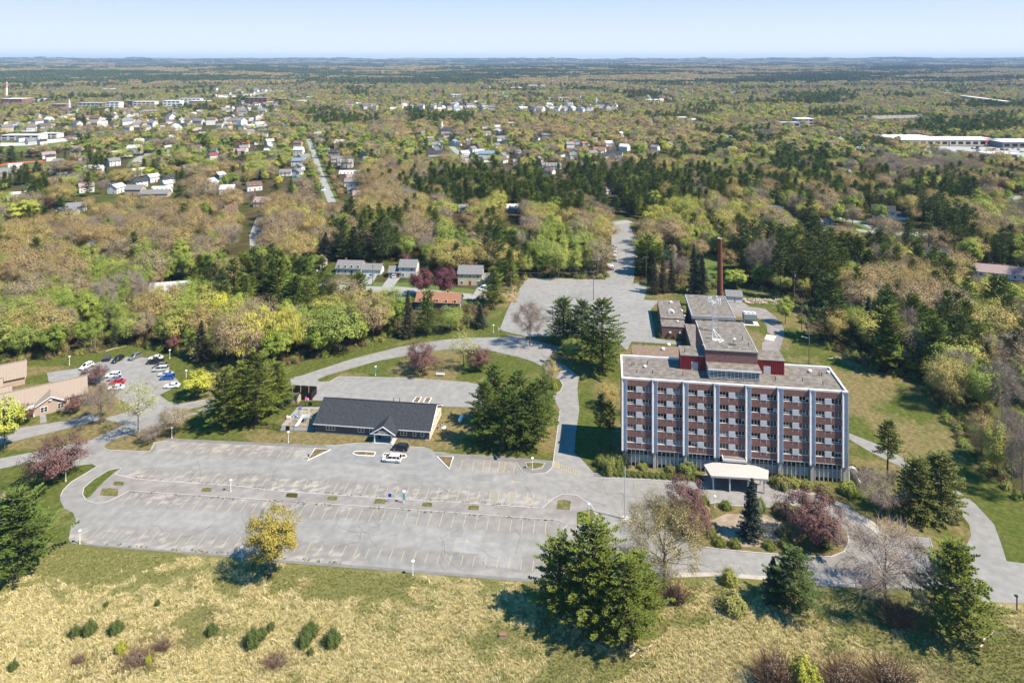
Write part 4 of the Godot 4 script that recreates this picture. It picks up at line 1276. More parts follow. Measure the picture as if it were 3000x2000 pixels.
func build_houses() -> void:
	# the close behind the loop road
	var cl := "on the close behind the loop road"
	house(Q("M", 655, 600) + Vector3(0, 0, -4), 13.0, 8.5, 1.15, -0.09, "white", "grey", "with garage wing on the close", 9.5)
	house(Q("M", 1160, 628) + Vector3(0, 0, -4), 8.5, 8.0, 1.9, -0.06, "white", "grey", "beside a carport " + cl, 0.0)
	house(Q("M", 1050, 628) + Vector3(0, 0, -3.5), 6.5, 6.5, 0.95, -0.06, "grey", "grey", "open as a carport " + cl)
	house(Q("M", 1700, 692) + Vector3(0, 0, -4), 11.5, 8.5, 2.0, -0.05, "cream", "grey", "behind copper beeches on the close", 4.5)
	house(Q("M", 1425, 905) + Vector3(0, 0, -3.5), 19.0, 8.5, 1.3, -0.12, "dark", "orange", "with a chimney " + cl)
	house(Q("M", 950, 905) + Vector3(0, 0, -3), 9.0, 8.0, 1.1, -0.2, "white", "brown", "at a driveway corner on the close")
	house(Q("M", 360, 560) + Vector3(0, 0, -3), 8.0, 7.0, 1.3, 1.1, "white", "brown", "half hidden by pines near the close")
	var wd := "among the trees of the birch wood"
	house(Q("L", 765, 350), 13.0, 8.0, 1.1, -0.3, "white", "blue", wd)
	house(Q("L", 1300, 720), 16.0, 9.0, 1.7, 0.25, "tan", "white", wd)
	house(Q("L", 1330, 500), 15.0, 8.0, 1.2, 0.3, "grey", "dark", wd)
	house(Q("L", 800, 735), 8.0, 6.5, 1.7, 1.4, "white", "brown", wd)
	house(Q("L", 60, 720), 14.0, 8.0, 1.0, 0.1, "white", "white", wd)
	house(Q("L", 540, 600), 10.0, 7.0, 1.1, 0.2, "white", "grey", wd)
	house(Q("L", 1755, 110), 9.0, 7.5, 1.8, 0.5, "white", "brown", wd)
	house(Q("L", 700, 180), 9.0, 7.0, 1.0, 0.1, "white", "grey", wd)
	house(Q("L", 2330, 300), 9.0, 7.0, 1.4, 1.2, "white", "grey", wd)
	var rt := "in the woods past the hospital lawn"
	house(Q("O", 1345, 545) + Vector3(0, 0, -3), 11.0, 8.5, 2.0, -0.35, "grey", "dark", "with lower wing in the lawn wood", 8.5)
	house(Q("O", 1790, 640) + Vector3(0, 0, -3), 21.0, 8.5, 1.0, -0.38, "white", "pink", rt)
	house(Q("O", 960, 222) + Vector3(0, 0, -4), 14.0, 9.0, 2.0, -0.4, "white", "dark", rt, 7.0)
	house(Q("O", 530, 262), 7.0, 5.0, 0.9, 0.0, "white", "grey", rt)
	house(Q("O", 640, 335), 15.0, 9.0, 1.0, -0.1, "grey", "dark", rt)
	house(Q("O", 1660, 175), 8.0, 7.0, 1.5, 1.2, "white", "grey", rt)
	house(Q("O", 1725, 45), 10.0, 8.0, 1.1, 0.9, "cream", "brown", rt)
	house(Q("O", 1610, 25), 11.0, 8.0, 1.1, -0.2, "tan", "pink", rt)
	house(Q("O", 160, 190), 11.0, 8.0, 1.2, -0.5, "white", "blue", rt)
	house(Q("N", 1330, 585), 9.0, 7.0, 1.4, 1.0, "white", "brown", "between the spruces beside the rear lane")
	house(Q("N", 2180, 215), 14.0, 8.0, 1.1, -0.4, "white", "grey", rt)
	house(Q("M", 1640, 62), 7.0, 6.0, 1.3, 0.1, "grey", "grey", "beside a bright yellow maple")
	house(Q("M", 2060, 55), 9.0, 6.0, 1.0, 0.0, "white", "grey", "with an open dark bay in the pines")
	# the straight street and the town; [crop, x, y, length, depth, storeys, turn, wall, roof]
	var st := "along the straight street"
	for h in [["I", 505, 1190, 9, 8, 1.8, 1.4, "white", "green"], ["I", 505, 1135, 9, 8, 1.8, 1.4, "white", "green"], ["I", 505, 1085, 9, 8, 2, 1.4, "white", "grey"], ["I", 525, 1025, 11, 8, 1.6, 1.4, "white", "grey"], ["I", 505, 985, 13, 9, 2, 0.05, "white", "blue"], ["I", 515, 900, 12, 10, 2.6, 0.0, "white", "white"], ["I", 508, 830, 11, 10, 2.2, 0.0, "tan", "brown"], ["I", 500, 745, 10, 9, 1.6, 0.1, "white", "green"], ["I", 735, 885, 12, 9, 2, 0.0, "white", "dark"], ["I", 820, 900, 14, 9, 1.6, 0.0, "tan", "dark"], ["I", 845, 950, 13, 9, 1.2, 0.1, "white", "grey"], ["I", 895, 975, 12, 9, 1.1, 0.2, "white", "grey"], ["I", 680, 755, 10, 10, 2.4, 0.0, "white", "white"], ["I", 690, 805, 9, 9, 2, 0.0, "white", "grey"], ["I", 870, 835, 13, 12, 2.6, 0.0, "tan", "white"], ["I", 960, 1080, 22, 9, 1.2, 0.05, "brick", "white"], ["I", 975, 1160, 14, 9, 1.5, 0.1, "white", "grey"], ["I", 985, 1215, 9, 7, 1.0, 0.2, "white", "grey"], ["I", 1050, 1260, 12, 9, 1.0, 0.2, "tan", "pink"], ["I", 400, 1070, 12, 9, 1.2, 0.2, "white", "grey"], ["I", 205, 1330, 11, 9, 1.3, 0.0, "grey", "pink"], ["I", 720, 690, 10, 8, 1.4, 0.0, "white", "blue"], ["I", 400, 665, 9, 8, 1.4, 0, "white", "green"], ["I", 265, 870, 14, 7, 1.0, 0.0, "white", "white"]]:
		house(Q(h[0], h[1], h[2]), h[3], h[4], h[5], h[6], h[7], h[8], st, 0.0, true)
	var mid := "in the leafy streets beyond the pine wood"
	for h in [["I", 1610, 805, 11, 8, 1.3, 0.6, "white", "grey"], ["I", 1700, 825, 15, 10, 1.3, 0.4, "white", "grey"], ["I", 1720, 900, 26, 11, 1.1, 0.1, "white", "dark"], ["I", 1850, 800, 11, 8, 1.4, 1.2, "white", "blue"], ["I", 1890, 815, 9, 8, 1.4, 1.2, "white", "grey"], ["I", 2010, 865, 10, 8, 1.5, 1.0, "white", "grey"], ["I", 2070, 885, 12, 8, 1.2, 0.2, "white", "white"], ["I", 2140, 900, 18, 9, 1.2, 0.0, "white", "blue"], ["I", 2270, 955, 11, 9, 1.3, 1.0, "white", "brown"], ["I", 2140, 725, 10, 8, 1.5, 0.4, "white", "grey"], ["I", 2240, 770, 10, 8, 1.4, 0.5, "white", "grey"], ["I", 2220, 830, 10, 8, 1.5, 1.2, "white", "dark"], ["I", 2300, 790, 10, 8, 1.5, 0.3, "white", "grey"], ["I", 1790, 740, 12, 8, 1.3, 0.3, "white", "brown"], ["J", 210, 960, 10, 9, 1.3, 1.0, "white", "brown"], ["J", 350, 975, 13, 9, 1.1, 0.2, "white", "pink"], ["J", 650, 1010, 17, 9, 1.1, 0.1, "white", "grey"], ["J", 575, 1000, 7, 7, 1.0, 0.2, "white", "grey"], ["J", 555, 875, 13, 9, 1.6, 0.7, "white", "grey"], ["J", 710, 910, 10, 8, 1.3, 0.9, "white", "dark"], ["J", 750, 790, 11, 9, 1.6, 0.7, "white", "grey"], ["J", 850, 800, 12, 8, 1.6, 0.6, "blue", "dark"], ["J", 920, 815, 11, 8, 1.2, 0.5, "white", "orange"], ["J", 1050, 865, 16, 10, 1.0, -0.3, "white", "orange"], ["J", 1185, 900, 18, 9, 1.1, -0.3, "white", "dark"], ["J", 1265, 855, 12, 10, 1.9, -0.6, "white", "white"], ["J", 1240, 775, 13, 9, 1.3, -0.5, "tan", "red"], ["J", 1410, 810, 13, 9, 1.4, -0.6, "tan", "brown"], ["J", 1530, 855, 10, 8, 1.6, -0.7, "white", "grey"], ["J", 1510, 893, 11, 8, 0.9, -0.2, "cream", "tan"], ["J", 1650, 825, 9, 8, 1.6, 0.8, "green", "grey"], ["J", 2030, 840, 16, 8, 1.3, -0.3, "white", "grey"], ["J", 2200, 865, 11, 8, 1.5, -0.7, "white", "grey"], ["J", 2070, 755, 16, 9, 1.1, 0.0, "grey", "grey"], ["J", 2160, 755, 10, 8, 1.0, 0.0, "grey", "grey"], ["J", 620, 1055, 10, 8, 1.1, -0.6, "white", "brown"], ["J", 1755, 595, 18, 9, 1.6, 0.0, "green", "white"], ["J", 1840, 602, 16, 8, 1.0, 0.0, "white", "white"], ["J", 1480, 635, 9, 8, 2.0, 0.3, "white", "grey"], ["J", 60, 905, 16, 9, 1.3, 0.0, "white", "blue"], ["J", 160, 835, 10, 8, 1.4, 0.8, "white", "grey"], ["J", 85, 725, 9, 8, 1.5, 0.4, "white", "grey"], ["J", 220, 765, 11, 8, 1.3, 0.3, "white", "grey"], ["J", 590, 740, 14, 8, 1.2, 0, "grey", "grey"], ["J", 340, 705, 9, 8, 1.4, 0.3, "white", "white"], ["J", 1090, 1225, 9, 7, 1.0, 0.4, "white", "pink"], ["J", 300, 1380, 8, 7, 1.1, 0.0, "blue", "white"], ["J", 1210, 945, 9, 7, 1.2, 0.4, "white", "blue"], ["K", 665, 805, 16, 9, 1.2, 0.0, "white", "grey"], ["K", 950, 805, 14, 9, 1.5, 0.5, "white", "dark"], ["K", 1040, 825, 10, 8, 1.5, 0.9, "white", "grey"], ["K", 840, 1005, 9, 8, 1.2, 0.9, "white", "grey"], ["K", 845, 1090, 8, 8, 1.7, 0.9, "white", "grey"], ["K", 740, 1110, 14, 9, 1.0, -0.5, "dark", "dark"], ["K", 1640, 900, 8, 7, 1.3, 1.1, "white", "brown"], ["K", 1835, 935, 8, 8, 1.3, 0.9, "white", "grey"], ["K", 830, 880, 12, 7, 0.9, 0.0, "white", "white"]]:
		if h[8] == "tan": h[8] = "brown"
		house(Q(h[0], h[1], h[2]), h[3], h[4], h[5], h[6], h[7], h[8], mid, 0.0, Q(h[0], h[1], h[2]).z > -760)
	var tn := "in the streets near the running track"
	for h in [["H", 180, 1275, 16, 9, 1.1, 0.4, "white", "white"], ["H", 300, 1215, 16, 8, 1.0, 0.3, "white", "dark"], ["H", 450, 1190, 14, 8, 1.0, 0.2, "cream", "dark"], ["H", 470, 1160, 12, 9, 1.7, 0.2, "cream", "orange"], ["H", 640, 1140, 11, 9, 1.9, 0.5, "white", "grey"], ["H", 570, 1110, 10, 8, 1.3, 0.6, "white", "dark"], ["H", 790, 1030, 14, 9, 1.2, 0.2, "white", "white"], ["H", 1160, 880, 17, 11, 2.4, 0.1, "white", "white"], ["H", 1090, 905, 12, 10, 1.8, 0.6, "white", "white"], ["H", 975, 985, 12, 9, 1.9, 0.9, "white", "grey"], ["H", 1000, 915, 11, 9, 1.8, 0.8, "white", "white"], ["H", 1290, 795, 13, 9, 1.5, 0.4, "white", "dark"], ["H", 1440, 790, 11, 9, 1.9, 0.9, "white", "dark"], ["H", 1495, 765, 13, 9, 1.6, 0.3, "white", "white"], ["H", 1200, 800, 12, 9, 1.7, 0, "white", "white"], ["H", 1170, 652, 12, 9, 1.8, 0.3, "white", "grey"], ["H", 1340, 1250, 20, 8, 1.0, 0.1, "tan", "grey"], ["H", 1390, 1225, 14, 8, 1.2, 0.1, "white", "white"], ["H", 1435, 1180, 8, 8, 1.6, 0.9, "white", "white"], ["H", 1840, 1195, 13, 9, 1.9, 0.1, "white", "white"], ["H", 1955, 1225, 11, 9, 1.5, 0.3, "white", "white"], ["H", 1890, 1110, 9, 8, 1.9, 1.2, "blue", "white"], ["H", 1985, 1275, 9, 8, 1.2, 0.3, "grey", "dark"], ["H", 1820, 885, 14, 9, 1.6, 0.0, "white", "green"], ["H", 1830, 935, 10, 8, 1.9, 0.8, "white", "red"], ["H", 1680, 980, 9, 7, 1.9, 1.0, "cream", "dark"], ["H", 1380, 890, 12, 9, 1.6, 0.7, "white", "dark"], ["H", 1440, 865, 9, 8, 1.9, 0.9, "white", "white"], ["H", 900, 720, 14, 8, 1.4, 0.1, "white", "grey"], ["H", 1760, 740, 13, 8, 1.1, 0.2, "white", "orange"], ["H", 1735, 715, 10, 8, 1.7, 0.6, "white", "dark"], ["H", 1700, 755, 14, 8, 1.1, 0.0, "dark", "dark"], ["H", 2090, 865, 11, 9, 1.9, 0.8, "white", "grey"], ["H", 2110, 830, 10, 8, 1.8, 0.8, "white", "red"], ["H", 2180, 915, 12, 8, 1.3, 0.2, "white", "grey"], ["H", 645, 890, 11, 9, 1.5, 0.5, "blue", "dark"], ["H", 775, 872, 12, 8, 0.9, 0, "white", "red"], ["H", 1985, 1420, 8, 7, 2.0, 0.6, "white", "brown"], ["H", 650, 1380, 12, 8, 1.4, 0.4, "white", "grey"], ["H", 580, 1415, 12, 8, 1.1, 0.0, "grey", "blue"], ["H", 230, 690, 16, 9, 1.3, 0.2, "white", "brown"], ["H", 660, 730, 18, 10, 1.1, 0.0, "tan", "dark"], ["H", 530, 590, 13, 9, 1.6, 0.4, "white", "white"], ["H", 750, 590, 11, 9, 1.9, 0.9, "white", "orange"], ["H", 1410, 655, 12, 8, 1.7, 0.4, "white", "brown"], ["H", 1510, 655, 10, 8, 1.6, 0.6, "white", "brown"], ["H", 2150, 600, 13, 8, 1.3, 0.4, "white", "white"], ["H", 2160, 660, 14, 8, 1.3, 0.2, "white", "white"], ["H", 40, 1060, 12, 8, 1.4, 0.3, "white", "grey"], ["H", 1180, 1000, 12, 8, 1.0, -0.3, "grey", "brown"], ["H", 1280, 930, 10, 8, 1.4, 0.4, "grey", "grey"]]:
		house(Q(h[0], h[1], h[2]), h[3], h[4], h[5], h[6], h[7], h[8], tn, 0.0, Q(h[0], h[1], h[2]).z > -700)
	var tr2 := RandomNumberGenerator.new()
	tr2.seed = 99
	for z in [["H", 60, 700, 2350, 1260, 90, tn], ["I", 0, 560, 560, 1150, 26, st], ["I", 860, 820, 1100, 1150, 8, st], ["I", 1500, 640, 2350, 960, 26, mid], ["J", 0, 680, 1700, 960, 34, mid], ["K", 200, 680, 1200, 900, 10, mid]]:
		for k in int(z[5]):
			var q := Q(z[0], tr2.randf_range(z[1], z[3]), tr2.randf_range(z[2], z[4]))
			var free := true
			for h in houses:
				if h[0].distance_to(Vector2(q.x, q.z)) < h[1] + 12.0: free = false
			if not free: continue
			var sz := tr2.randf_range(9, 14)
			house(q, sz, sz * 0.72, tr2.randf_range(1.2, 2.1), tr2.randf() * 1.5, ["white", "white", "white", "cream", "grey", "white", "tan"][tr2.randi() % 7], ["grey", "white", "dark", "brown", "grey", "pink"][tr2.randi() % 6], z[6], 0.0, q.z > -700)
	# far streets: small white houses thinning out towards the woods
	var fr := RandomNumberGenerator.new()
	fr.seed = 4242
	var far := "in the distant town"
	var fm := []
	for v in 3:
		var hb := MB.new()
		gable_walls(hb, -6, 6, -4.2, 4.2, 0, [5.2, 3.4, 6.2][v], 2.8)
		hb.w = [Color(0.3, 0.3, 0.31), Color(0.75, 0.74, 0.73), Color(0.22, 0.18, 0.16)][v]
		gable(hb, -6, 6, -4.2, 4.2, [5.2, 3.4, 6.2][v], 2.8)
		fm.append(hb.mesh())
	var lists := [[], [], []]
	for z in [["H", 40, 540, 2300, 700, 70], ["H", 60, 340, 2300, 400, 26], ["H", 800, 480, 2300, 640, 34], ["H", 1850, 330, 2350, 400, 24], ["I", 0, 440, 350, 560, 26], ["I", 200, 330, 560, 370, 26], ["I", 880, 450, 2200, 520, 50], ["I", 850, 280, 2350, 400, 24], ["J", 300, 470, 1200, 520, 40], ["J", 1200, 300, 2250, 440, 40], ["J", 0, 270, 760, 330, 26], ["K", 0, 340, 300, 380, 10], ["I", 640, 480, 720, 520, 5]]:
		for k in int(z[5]):
			var q := Q2(z[0], fr.randf_range(z[1], z[3]), fr.randf_range(z[2], z[4]))
			lists[fr.randi() % 3].append(q)
			houses.append([q, 7.0])
	for v in 3:
		scatter_stuff("distant_houses", ["far-off white houses with grey roofs filling the distant town", "far-off low houses with white roofs filling the distant town", "far-off tall houses with brown roofs filling the distant town"][v], fm[v], leafy("distant_house_paint", 1, 1, 1, 0.0), lists[v], 0.85, 1.35, [Color(0.66, 0.65, 0.63), Color(0.6, 0.56, 0.48), Color(0.62, 0.63, 0.66), Color(0.4, 0.38, 0.36), Color(0.5, 0.42, 0.36)])
	# mills, blocks and shops of the town centre
	for f in [[0, 63, 311, 17, 40, 0.24, 0.1, 0.085, 0.5, 3, "long red brick mill beside the white striped chimney"], [84, 109, 306, 10, 25, 0.35, 0.55, 0.68, 0.5, 2, "pale blue shed beside the brick mill"], [110, 136, 301, 9, 25, 0.5, 0.6, 0.65, 0.6, 2, "grey-blue warehouse by the town mill"], [135, 168, 300, 9, 20, 0.45, 0.48, 0.5, 0.3, 2, "grey hall with a low dark roof in town"], [150, 193, 322, 12, 20, 0.22, 0.1, 0.09, 0.3, 3, "square red brick block facing the town green"], [228, 312, 316, 11, 18, 0.45, 0.45, 0.47, 0.35, 2, "long grey town block with ribbon windows"], [308, 347, 324, 18, 18, 0.68, 0.66, 0.66, 0.4, 4, "tall pale apartment block in the town centre"], [366, 386, 314, 14, 16, 0.1, 0.1, 0.12, 0.2, 3, "dark block in the middle of town"], [388, 452, 316, 14, 18, 0.62, 0.5, 0.46, 0.6, 3, "row of pale and brick shopfronts in town"], [476, 526, 316, 16, 18, 0.74, 0.73, 0.72, 0.7, 3, "plain white block in the town centre"], [526, 585, 303, 12, 18, 0.7, 0.7, 0.72, 0.5, 3, "white modern block with dark windows in town"], [555, 612, 308, 10, 18, 0.5, 0.12, 0.1, 0.5, 2, "bright red brick block in town"], [718, 781, 304, 15, 22, 0.22, 0.1, 0.085, 0.25, 3, "dark red brick mill among far trees"], [780, 806, 306, 6, 20, 0.7, 0.7, 0.7, 0.75, 1, "white low shed beside the dark brick mill"], [812, 845, 299, 9, 20, 0.2, 0.1, 0.09, 0.3, 2, "brick mill under a blue roof"], [865, 890, 306, 9, 25, 0.62, 0.6, 0.55, 0.6, 1, "cream gabled warehouse beyond the street"], [896, 932, 290, 6, 22, 0.7, 0.7, 0.7, 0.72, 1, "white low warehouse before the far woods"], [1638, 1669, 295, 8, 20, 0.72, 0.72, 0.7, 0.75, 1, "white flat warehouse in the far centre of town"], [1605, 1622, 295, 7, 16, 0.72, 0.72, 0.7, 0.75, 1, "small white warehouse beside a larger one"], [1895, 1930, 300, 7, 20, 0.72, 0.7, 0.68, 0.75, 1, "white shop block behind the far pines"], [1320, 1358, 285, 8, 20, 0.7, 0.7, 0.7, 0.72, 1, "white warehouse by the far main road"], [1038, 1062, 255, 9, 22, 0.72, 0.7, 0.7, 0.75, 1, "distant white shed before the far woods"], [1078, 1094, 255, 9, 22, 0.72, 0.7, 0.7, 0.75, 1, "smaller distant white shed before the far woods"], [2338, 2385, 366, 10, 22, 0.42, 0.42, 0.44, 0.7, 2, "grey shop with white flat roof by the cemetery"], [2290, 2345, 372, 7, 18, 0.38, 0.38, 0.4, 0.32, 1, "low grey gabled offices by the cemetery"], [2760, 2790, 280, 8, 25, 0.74, 0.73, 0.72, 0.78, 1, "distant white barn before the viaduct"], [408, 452, 338, 9, 20, 0.2, 0.12, 0.1, 0.3, 2, "brown brick school block among street trees"], [296, 345, 268, 9, 30, 0.6, 0.55, 0.5, 0.6, 1, "long low pale plant beyond the town"], [1550, 1600, 255, 7, 25, 0.72, 0.72, 0.72, 0.78, 1, "white roadside store far off"], [1495, 1530, 262, 7, 25, 0.72, 0.72, 0.72, 0.78, 1, "white roadside hall far off"]]:
		flat_block("town_block", f[10], f[0], f[1], f[2], f[3], f[4], f[5], f[6], f[7], f[8], f[9])
	# school by the playing fields
	flat_block("school", "long white two-storey school beside the playing fields", 0, 112, 411, 6.5, 18, 0.55, 0.56, 0.58, 0.5, 2)
	flat_block("school", "shorter white school wing at the end of the playing fields", 114, 165, 405, 6.5, 14, 0.55, 0.53, 0.5, 0.45, 2)
	# shopping strip at the edge of the woods
	flat_block("shopping_strip", "long shop strip with a white flat roof beside its car park", 2632, 2780, 427, 7, 60, 0.5, 0.38, 0.3, 0.6, 1)
	flat_block("shopping_strip", "shop strip with grey roof and tan front", 2784, 2935, 427, 7, 40, 0.52, 0.45, 0.38, 0.5, 1)
	flat_block("shopping_strip", "dark-fronted end shop of the strip", 2940, 3080, 434, 7, 40, 0.2, 0.18, 0.18, 0.42, 1)
	flat_block("diner", "white flat-roofed diner with orange band at the car park edge", 2900, 2985, 465, 5, 18, 0.7, 0.62, 0.55, 0.74, 1)
	var sg := thing("shop_sign", "red lettering sign board on the tan shop front", "sign", G(2890, 427) + Vector3(0, 0, 0.6))
	part("board", box_mesh(Vector3(9, 1.6, 0.4), Vector3(0, 6.2, 0)), mat("sign_red", 0.5, 0.03, 0.04), sg)
	part("post", box_mesh(Vector3(1.0, 5.4, 0.3), Vector3(0, 2.7, 0)), mat("block_wall_52_45_38", 0.52, 0.45, 0.38), sg)
	# garage behind the boiler house
	var ga := thing("garage", "small two-door garage with grey shingle roof beside the smokestack", "garage", Q("R", 1610, 207) + Vector3(0, 0, -3.2), ANG)
	var gb := MB.new()
	gable_walls(gb, -3.4, 3.4, -3.2, 3.2, 0, 2.6, 1.7)
	part("wall", gb.mesh(), wallm("grey"), ga)
	var gr := MB.new()
	gable(gr, -3.4, 3.4, -3.2, 3.2, 2.6, 1.7, 0.15, 0.3)
	part("roof", gr.mesh(), roofm("grey"), ga)
	for s in [-1.65, 1.65]:
		var gd := lpart("garage_door", s - 1.35, s + 1.35, -3.27, -3.2, 0.05, 2.2, mat("garage_white", 0.7, 0.7, 0.7), ga)
		var gp := MB.new()
		for k in 4: gp.span(Vector3(s - 1.1 + k * 0.6, 1.5, 3.27), Vector3(s - 0.7 + k * 0.6, 1.8, 3.29))
		part("door_lights", gp.mesh(), glass_mat(0), gd)
	# white and red striped town chimney
	var ch := thing("mill_chimney", "tall white and pink banded chimney above the brick mill", "chimney", G(18, 288))
	var cb := MB.new()
	cb.tube(Vector3.ZERO, Vector3(0, 46, 0), 3.2, 2.2, 12)
	part("shaft", cb.mesh(), mat("chimney_white", 0.7, 0.66, 0.62), ch)
	var bn := MB.new()
	bn.tube(Vector3(0, 30, 0), Vector3(0, 44, 0), 2.65, 2.3, 12)
	part("band", bn.mesh(), mat("chimney_pink", 0.55, 0.25, 0.2), ch)
	# church spires
	for c in [["J", 1055, 475, 22, "white church steeple above the street trees"], ["J", 912, 430, 16, "small white church tower among far trees"], ["H", 630, 530, 30, "white church with a pointed steeple in town"], ["I", 1800, 715, 20, "low dark-roofed church with a thin white spire"]]:
		var ct := thing("church", c[4], "church", Q(c[0], c[1], c[2]))
		var cm := MB.new()
		gable_walls(cm, -9, 9, -6, 6, 0, 6, 4)
		part("wall", cm.mesh(), wallm("white"), ct)
		var cr := MB.new()
		gable(cr, -9, 9, -6, 6, 6, 4)
		part("roof", cr.mesh(), roofm("dark"), ct)
		var tw := MB.new()
		tw.span(Vector3(-10.5, 0, -1.7), Vector3(-7.1, c[3] * 0.6, 1.7))
		tw.tube(Vector3(-8.8, c[3] * 0.6, 0), Vector3(-8.8, c[3], 0), 2.2, 0.05, 8)
		part("steeple", tw.mesh(), wallm("white"), ct)
		houses.append([Vector2(ct.position.x, ct.position.z), 12.0])

# streets and open ground beyond the campus
var open_ground := []

func street(called: String, label: String, runs: Array, half: float, y := 0.02, verge := 6.0) -> void:
	var p := poly(runs)
	var b := MB.new()
	b.ribbon(p, half, y, y)
	ground(called, b.mesh(), grained("street_asphalt", 0.3, 0.29, 0.285, noise_tex(0.03, 0.8, 1.0, 91), 8.0), label)
	if verge > half:
		var g := MB.new()
		g.ribbon(p, verge, y - 0.03, y - 0.03)
		ground("verge", g.mesh(), grained("far_grass", 0.13, 0.175, 0.045, noise_tex(0.03, 0.6, 1.0, 92), 9.0), "grass verge beside " + label)
	for i in p.size() - 1:
		open_ground.append([p[i], p[i + 1], verge])

func field(called: String, label: String, runs: Array, m: Material, y := 0.0) -> void:
	var p := poly(runs)
	var b := MB.new()
	b.prism(p, y, y)
	var g := ground(called, b.mesh(), m, label)
	g.set_meta("category", called.replace("_", " "))
	fields.append(p)

var fields := []

func clear_poles() -> void:
	for u in [["A", 1218, 825], ["A", 1176, 625], ["A", 1132, 455], ["M", 858, 690], ["N", 1122, 770], ["N", 718, 765]]: houses.append([Q2(u[0], u[1], u[2]), 3.0])

func build_far_ground() -> void:
	clear_poles()
	var green := grained("far_grass", 0.13, 0.175, 0.045, noise_tex(0.03, 0.6, 1.0, 92), 9.0)
	var grey := grained("far_asphalt", 0.36, 0.35, 0.345, noise_tex(0.03, 0.8, 1.0, 93), 12.0)
	street("straight_street", "the straight town street lined with white houses", [["I", 596, 755, 650, 905, 700, 1060, 800, 1300]], 3.0, 0.02, 5.5)
	street("close", "the residential close behind the loop road", [["M", 300, 690, 620, 715, 860, 725, 1100, 728, 1400, 760, 1700, 790, 1860, 790]], 3.6, 0.02, 10.0)
	street("driveway", "asphalt driveway of the white house with garage wing", [["M", 850, 600, 830, 640, 790, 690]], 2.6, 0.05, 3.0)
	street("driveway", "asphalt driveway up to the carport", [["M", 1045, 628, 1010, 670, 985, 712]], 2.8, 0.05, 3.0)
	street("driveway", "dark new driveway of the corner bungalow", [["M", 1050, 830, 1090, 800, 1100, 745]], 3.5, 0.05, 4.0)
	street("driveway", "driveway of the cream house behind copper beeches", [["M", 1850, 690, 1810, 730, 1780, 780]], 3.2, 0.05, 4.0)
	street("side_street", "bright street among the woods beyond the lawn", [["O", 430, 300, 620, 312, 760, 300, 900, 318, 1300, 330]], 3.4, 0.02, 7.0)
	street("driveway", "curving driveway of the white two-storey house in the woods", [["O", 600, 200, 700, 230, 820, 260, 900, 300]], 3.0, 0.05, 7.0)
	street("side_street", "street end seen in a clearing of the woods", [["O", 1620, 60, 1700, 75, 1800, 85, 1930, 60]], 3.2, 0.02, 9.0)
	street("side_street", "sunlit street gap in the budding woods", [["L", 2010, 90, 1960, 230, 1970, 330, 1930, 420, 1880, 500]], 4.0, 0.02, 4.0)
	street("side_street", "street at the end of the rear lane", [["N", 800, 300, 900, 290, 990, 280]], 4.0, 0.06, 8.0)
	street("side_street", "pale street curving between bungalows beyond the pines", [["I", 1830, 820, 1880, 870, 1990, 925, 2150, 935]], 3.6, 0.02, 9.0)
	street("main_road", "distant main road running straight uphill", [["J", 230, 400, 270, 360, 290, 335]], 6.0, 0.02, 14.0)
	street("main_road", "distant street leading out of the town centre", [["H", 1945, 430, 1950, 380, 1990, 340, 2100, 290]], 5.0, 0.02, 12.0)
	street("side_street", "town side street crossing beside white houses", [["H", 2200, 640, 2230, 580]], 4.5, 0.02, 10.0)
	street("side_street", "sunlit lane among white houses near the track", [["H", 1160, 990, 1190, 930, 1240, 900]], 5.0, 0.02, 8.0)
	field("back_lawn", "bright green back lawn beside the smokestack", [["N", 1550, 530, 1640, 535, 1710, 570, 1715, 720, 1690, 830, 1640, 830, 1600, 640]], green)
	field("playing_field", "green playing fields in front of the school", [["H", 0, 770, 250, 790, 700, 745, 720, 770, 560, 800, 500, 830, 400, 880, 0, 860]], green)
	field("playing_field", "green infield of the running track", [["H", 0, 975, 420, 955, 560, 950, 700, 990, 480, 1000, 0, 1010]], green)
	field("school_yard", "pale paved yard and paths around the school fields", [["H", 0, 790, 230, 790, 420, 760, 780, 735, 790, 745, 560, 775, 250, 810, 0, 815]], mat("pale_paving", 0.55, 0.52, 0.5), 0.02)
	field("shop_car_park", "pale car park in front of the shopping strip", [["K", 1500, 815, 2400, 830, 2450, 900, 2352, 960, 2000, 890, 1700, 870, 1480, 880]], grey, 0.01)
	field("cemetery", "pale cemetery ground among far trees", [["K", 750, 560, 1100, 555, 1480, 545, 1480, 565, 1100, 585, 760, 580]], grained("dry_far_grass", 0.34, 0.3, 0.2, noise_tex(0.05, 0.6, 1.0, 94), 6.0))
	field("far_field", "green farm field before the far woods", [["I", 1850, 232, 2060, 228, 2352, 235, 2352, 248, 1900, 246]], green)
	field("far_field", "green farm field beside distant white houses", [["J", 780, 228, 980, 236, 990, 244, 800, 246]], green)
	field("far_field", "far green slope below white farm buildings", [["J", 1400, 228, 1640, 226, 1640, 236, 1410, 238]], green)
	# running track: a red oval ring
	var c := Q2("H", 300, 985)
	var tr := MB.new()
	var ringp := PackedVector2Array()
	var e := Q2("H", 690, 975)
	var rx := absf(e.x - c.x)
	for k in 40: ringp.append(c + Vector2(cos(TAU * k / 40) * rx, sin(TAU * k / 40) * 32.0))
	tr.ribbon(ringp, 5.0, 0.06, 0.06, true)
	tr.prism(PackedVector2Array([Q2("H", 470, 1000), Q2("H", 520, 978), Q2("H", 600, 985), Q2("H", 580, 1003)]), 0.08, 0.08)
	var tg := ground("running_track", tr.mesh(), mat("track_red", 0.45, 0.1, 0.07), "red oval running track near the school")
	tg.set_meta("category", "running track")
	fields.append(ringp)
	# viaduct far away
	var va := thing("viaduct", "long white road viaduct crossing far woods", "bridge")
	var a := G(2820, 296)
	var d := G(2955, 316)
	var vb := MB.new()
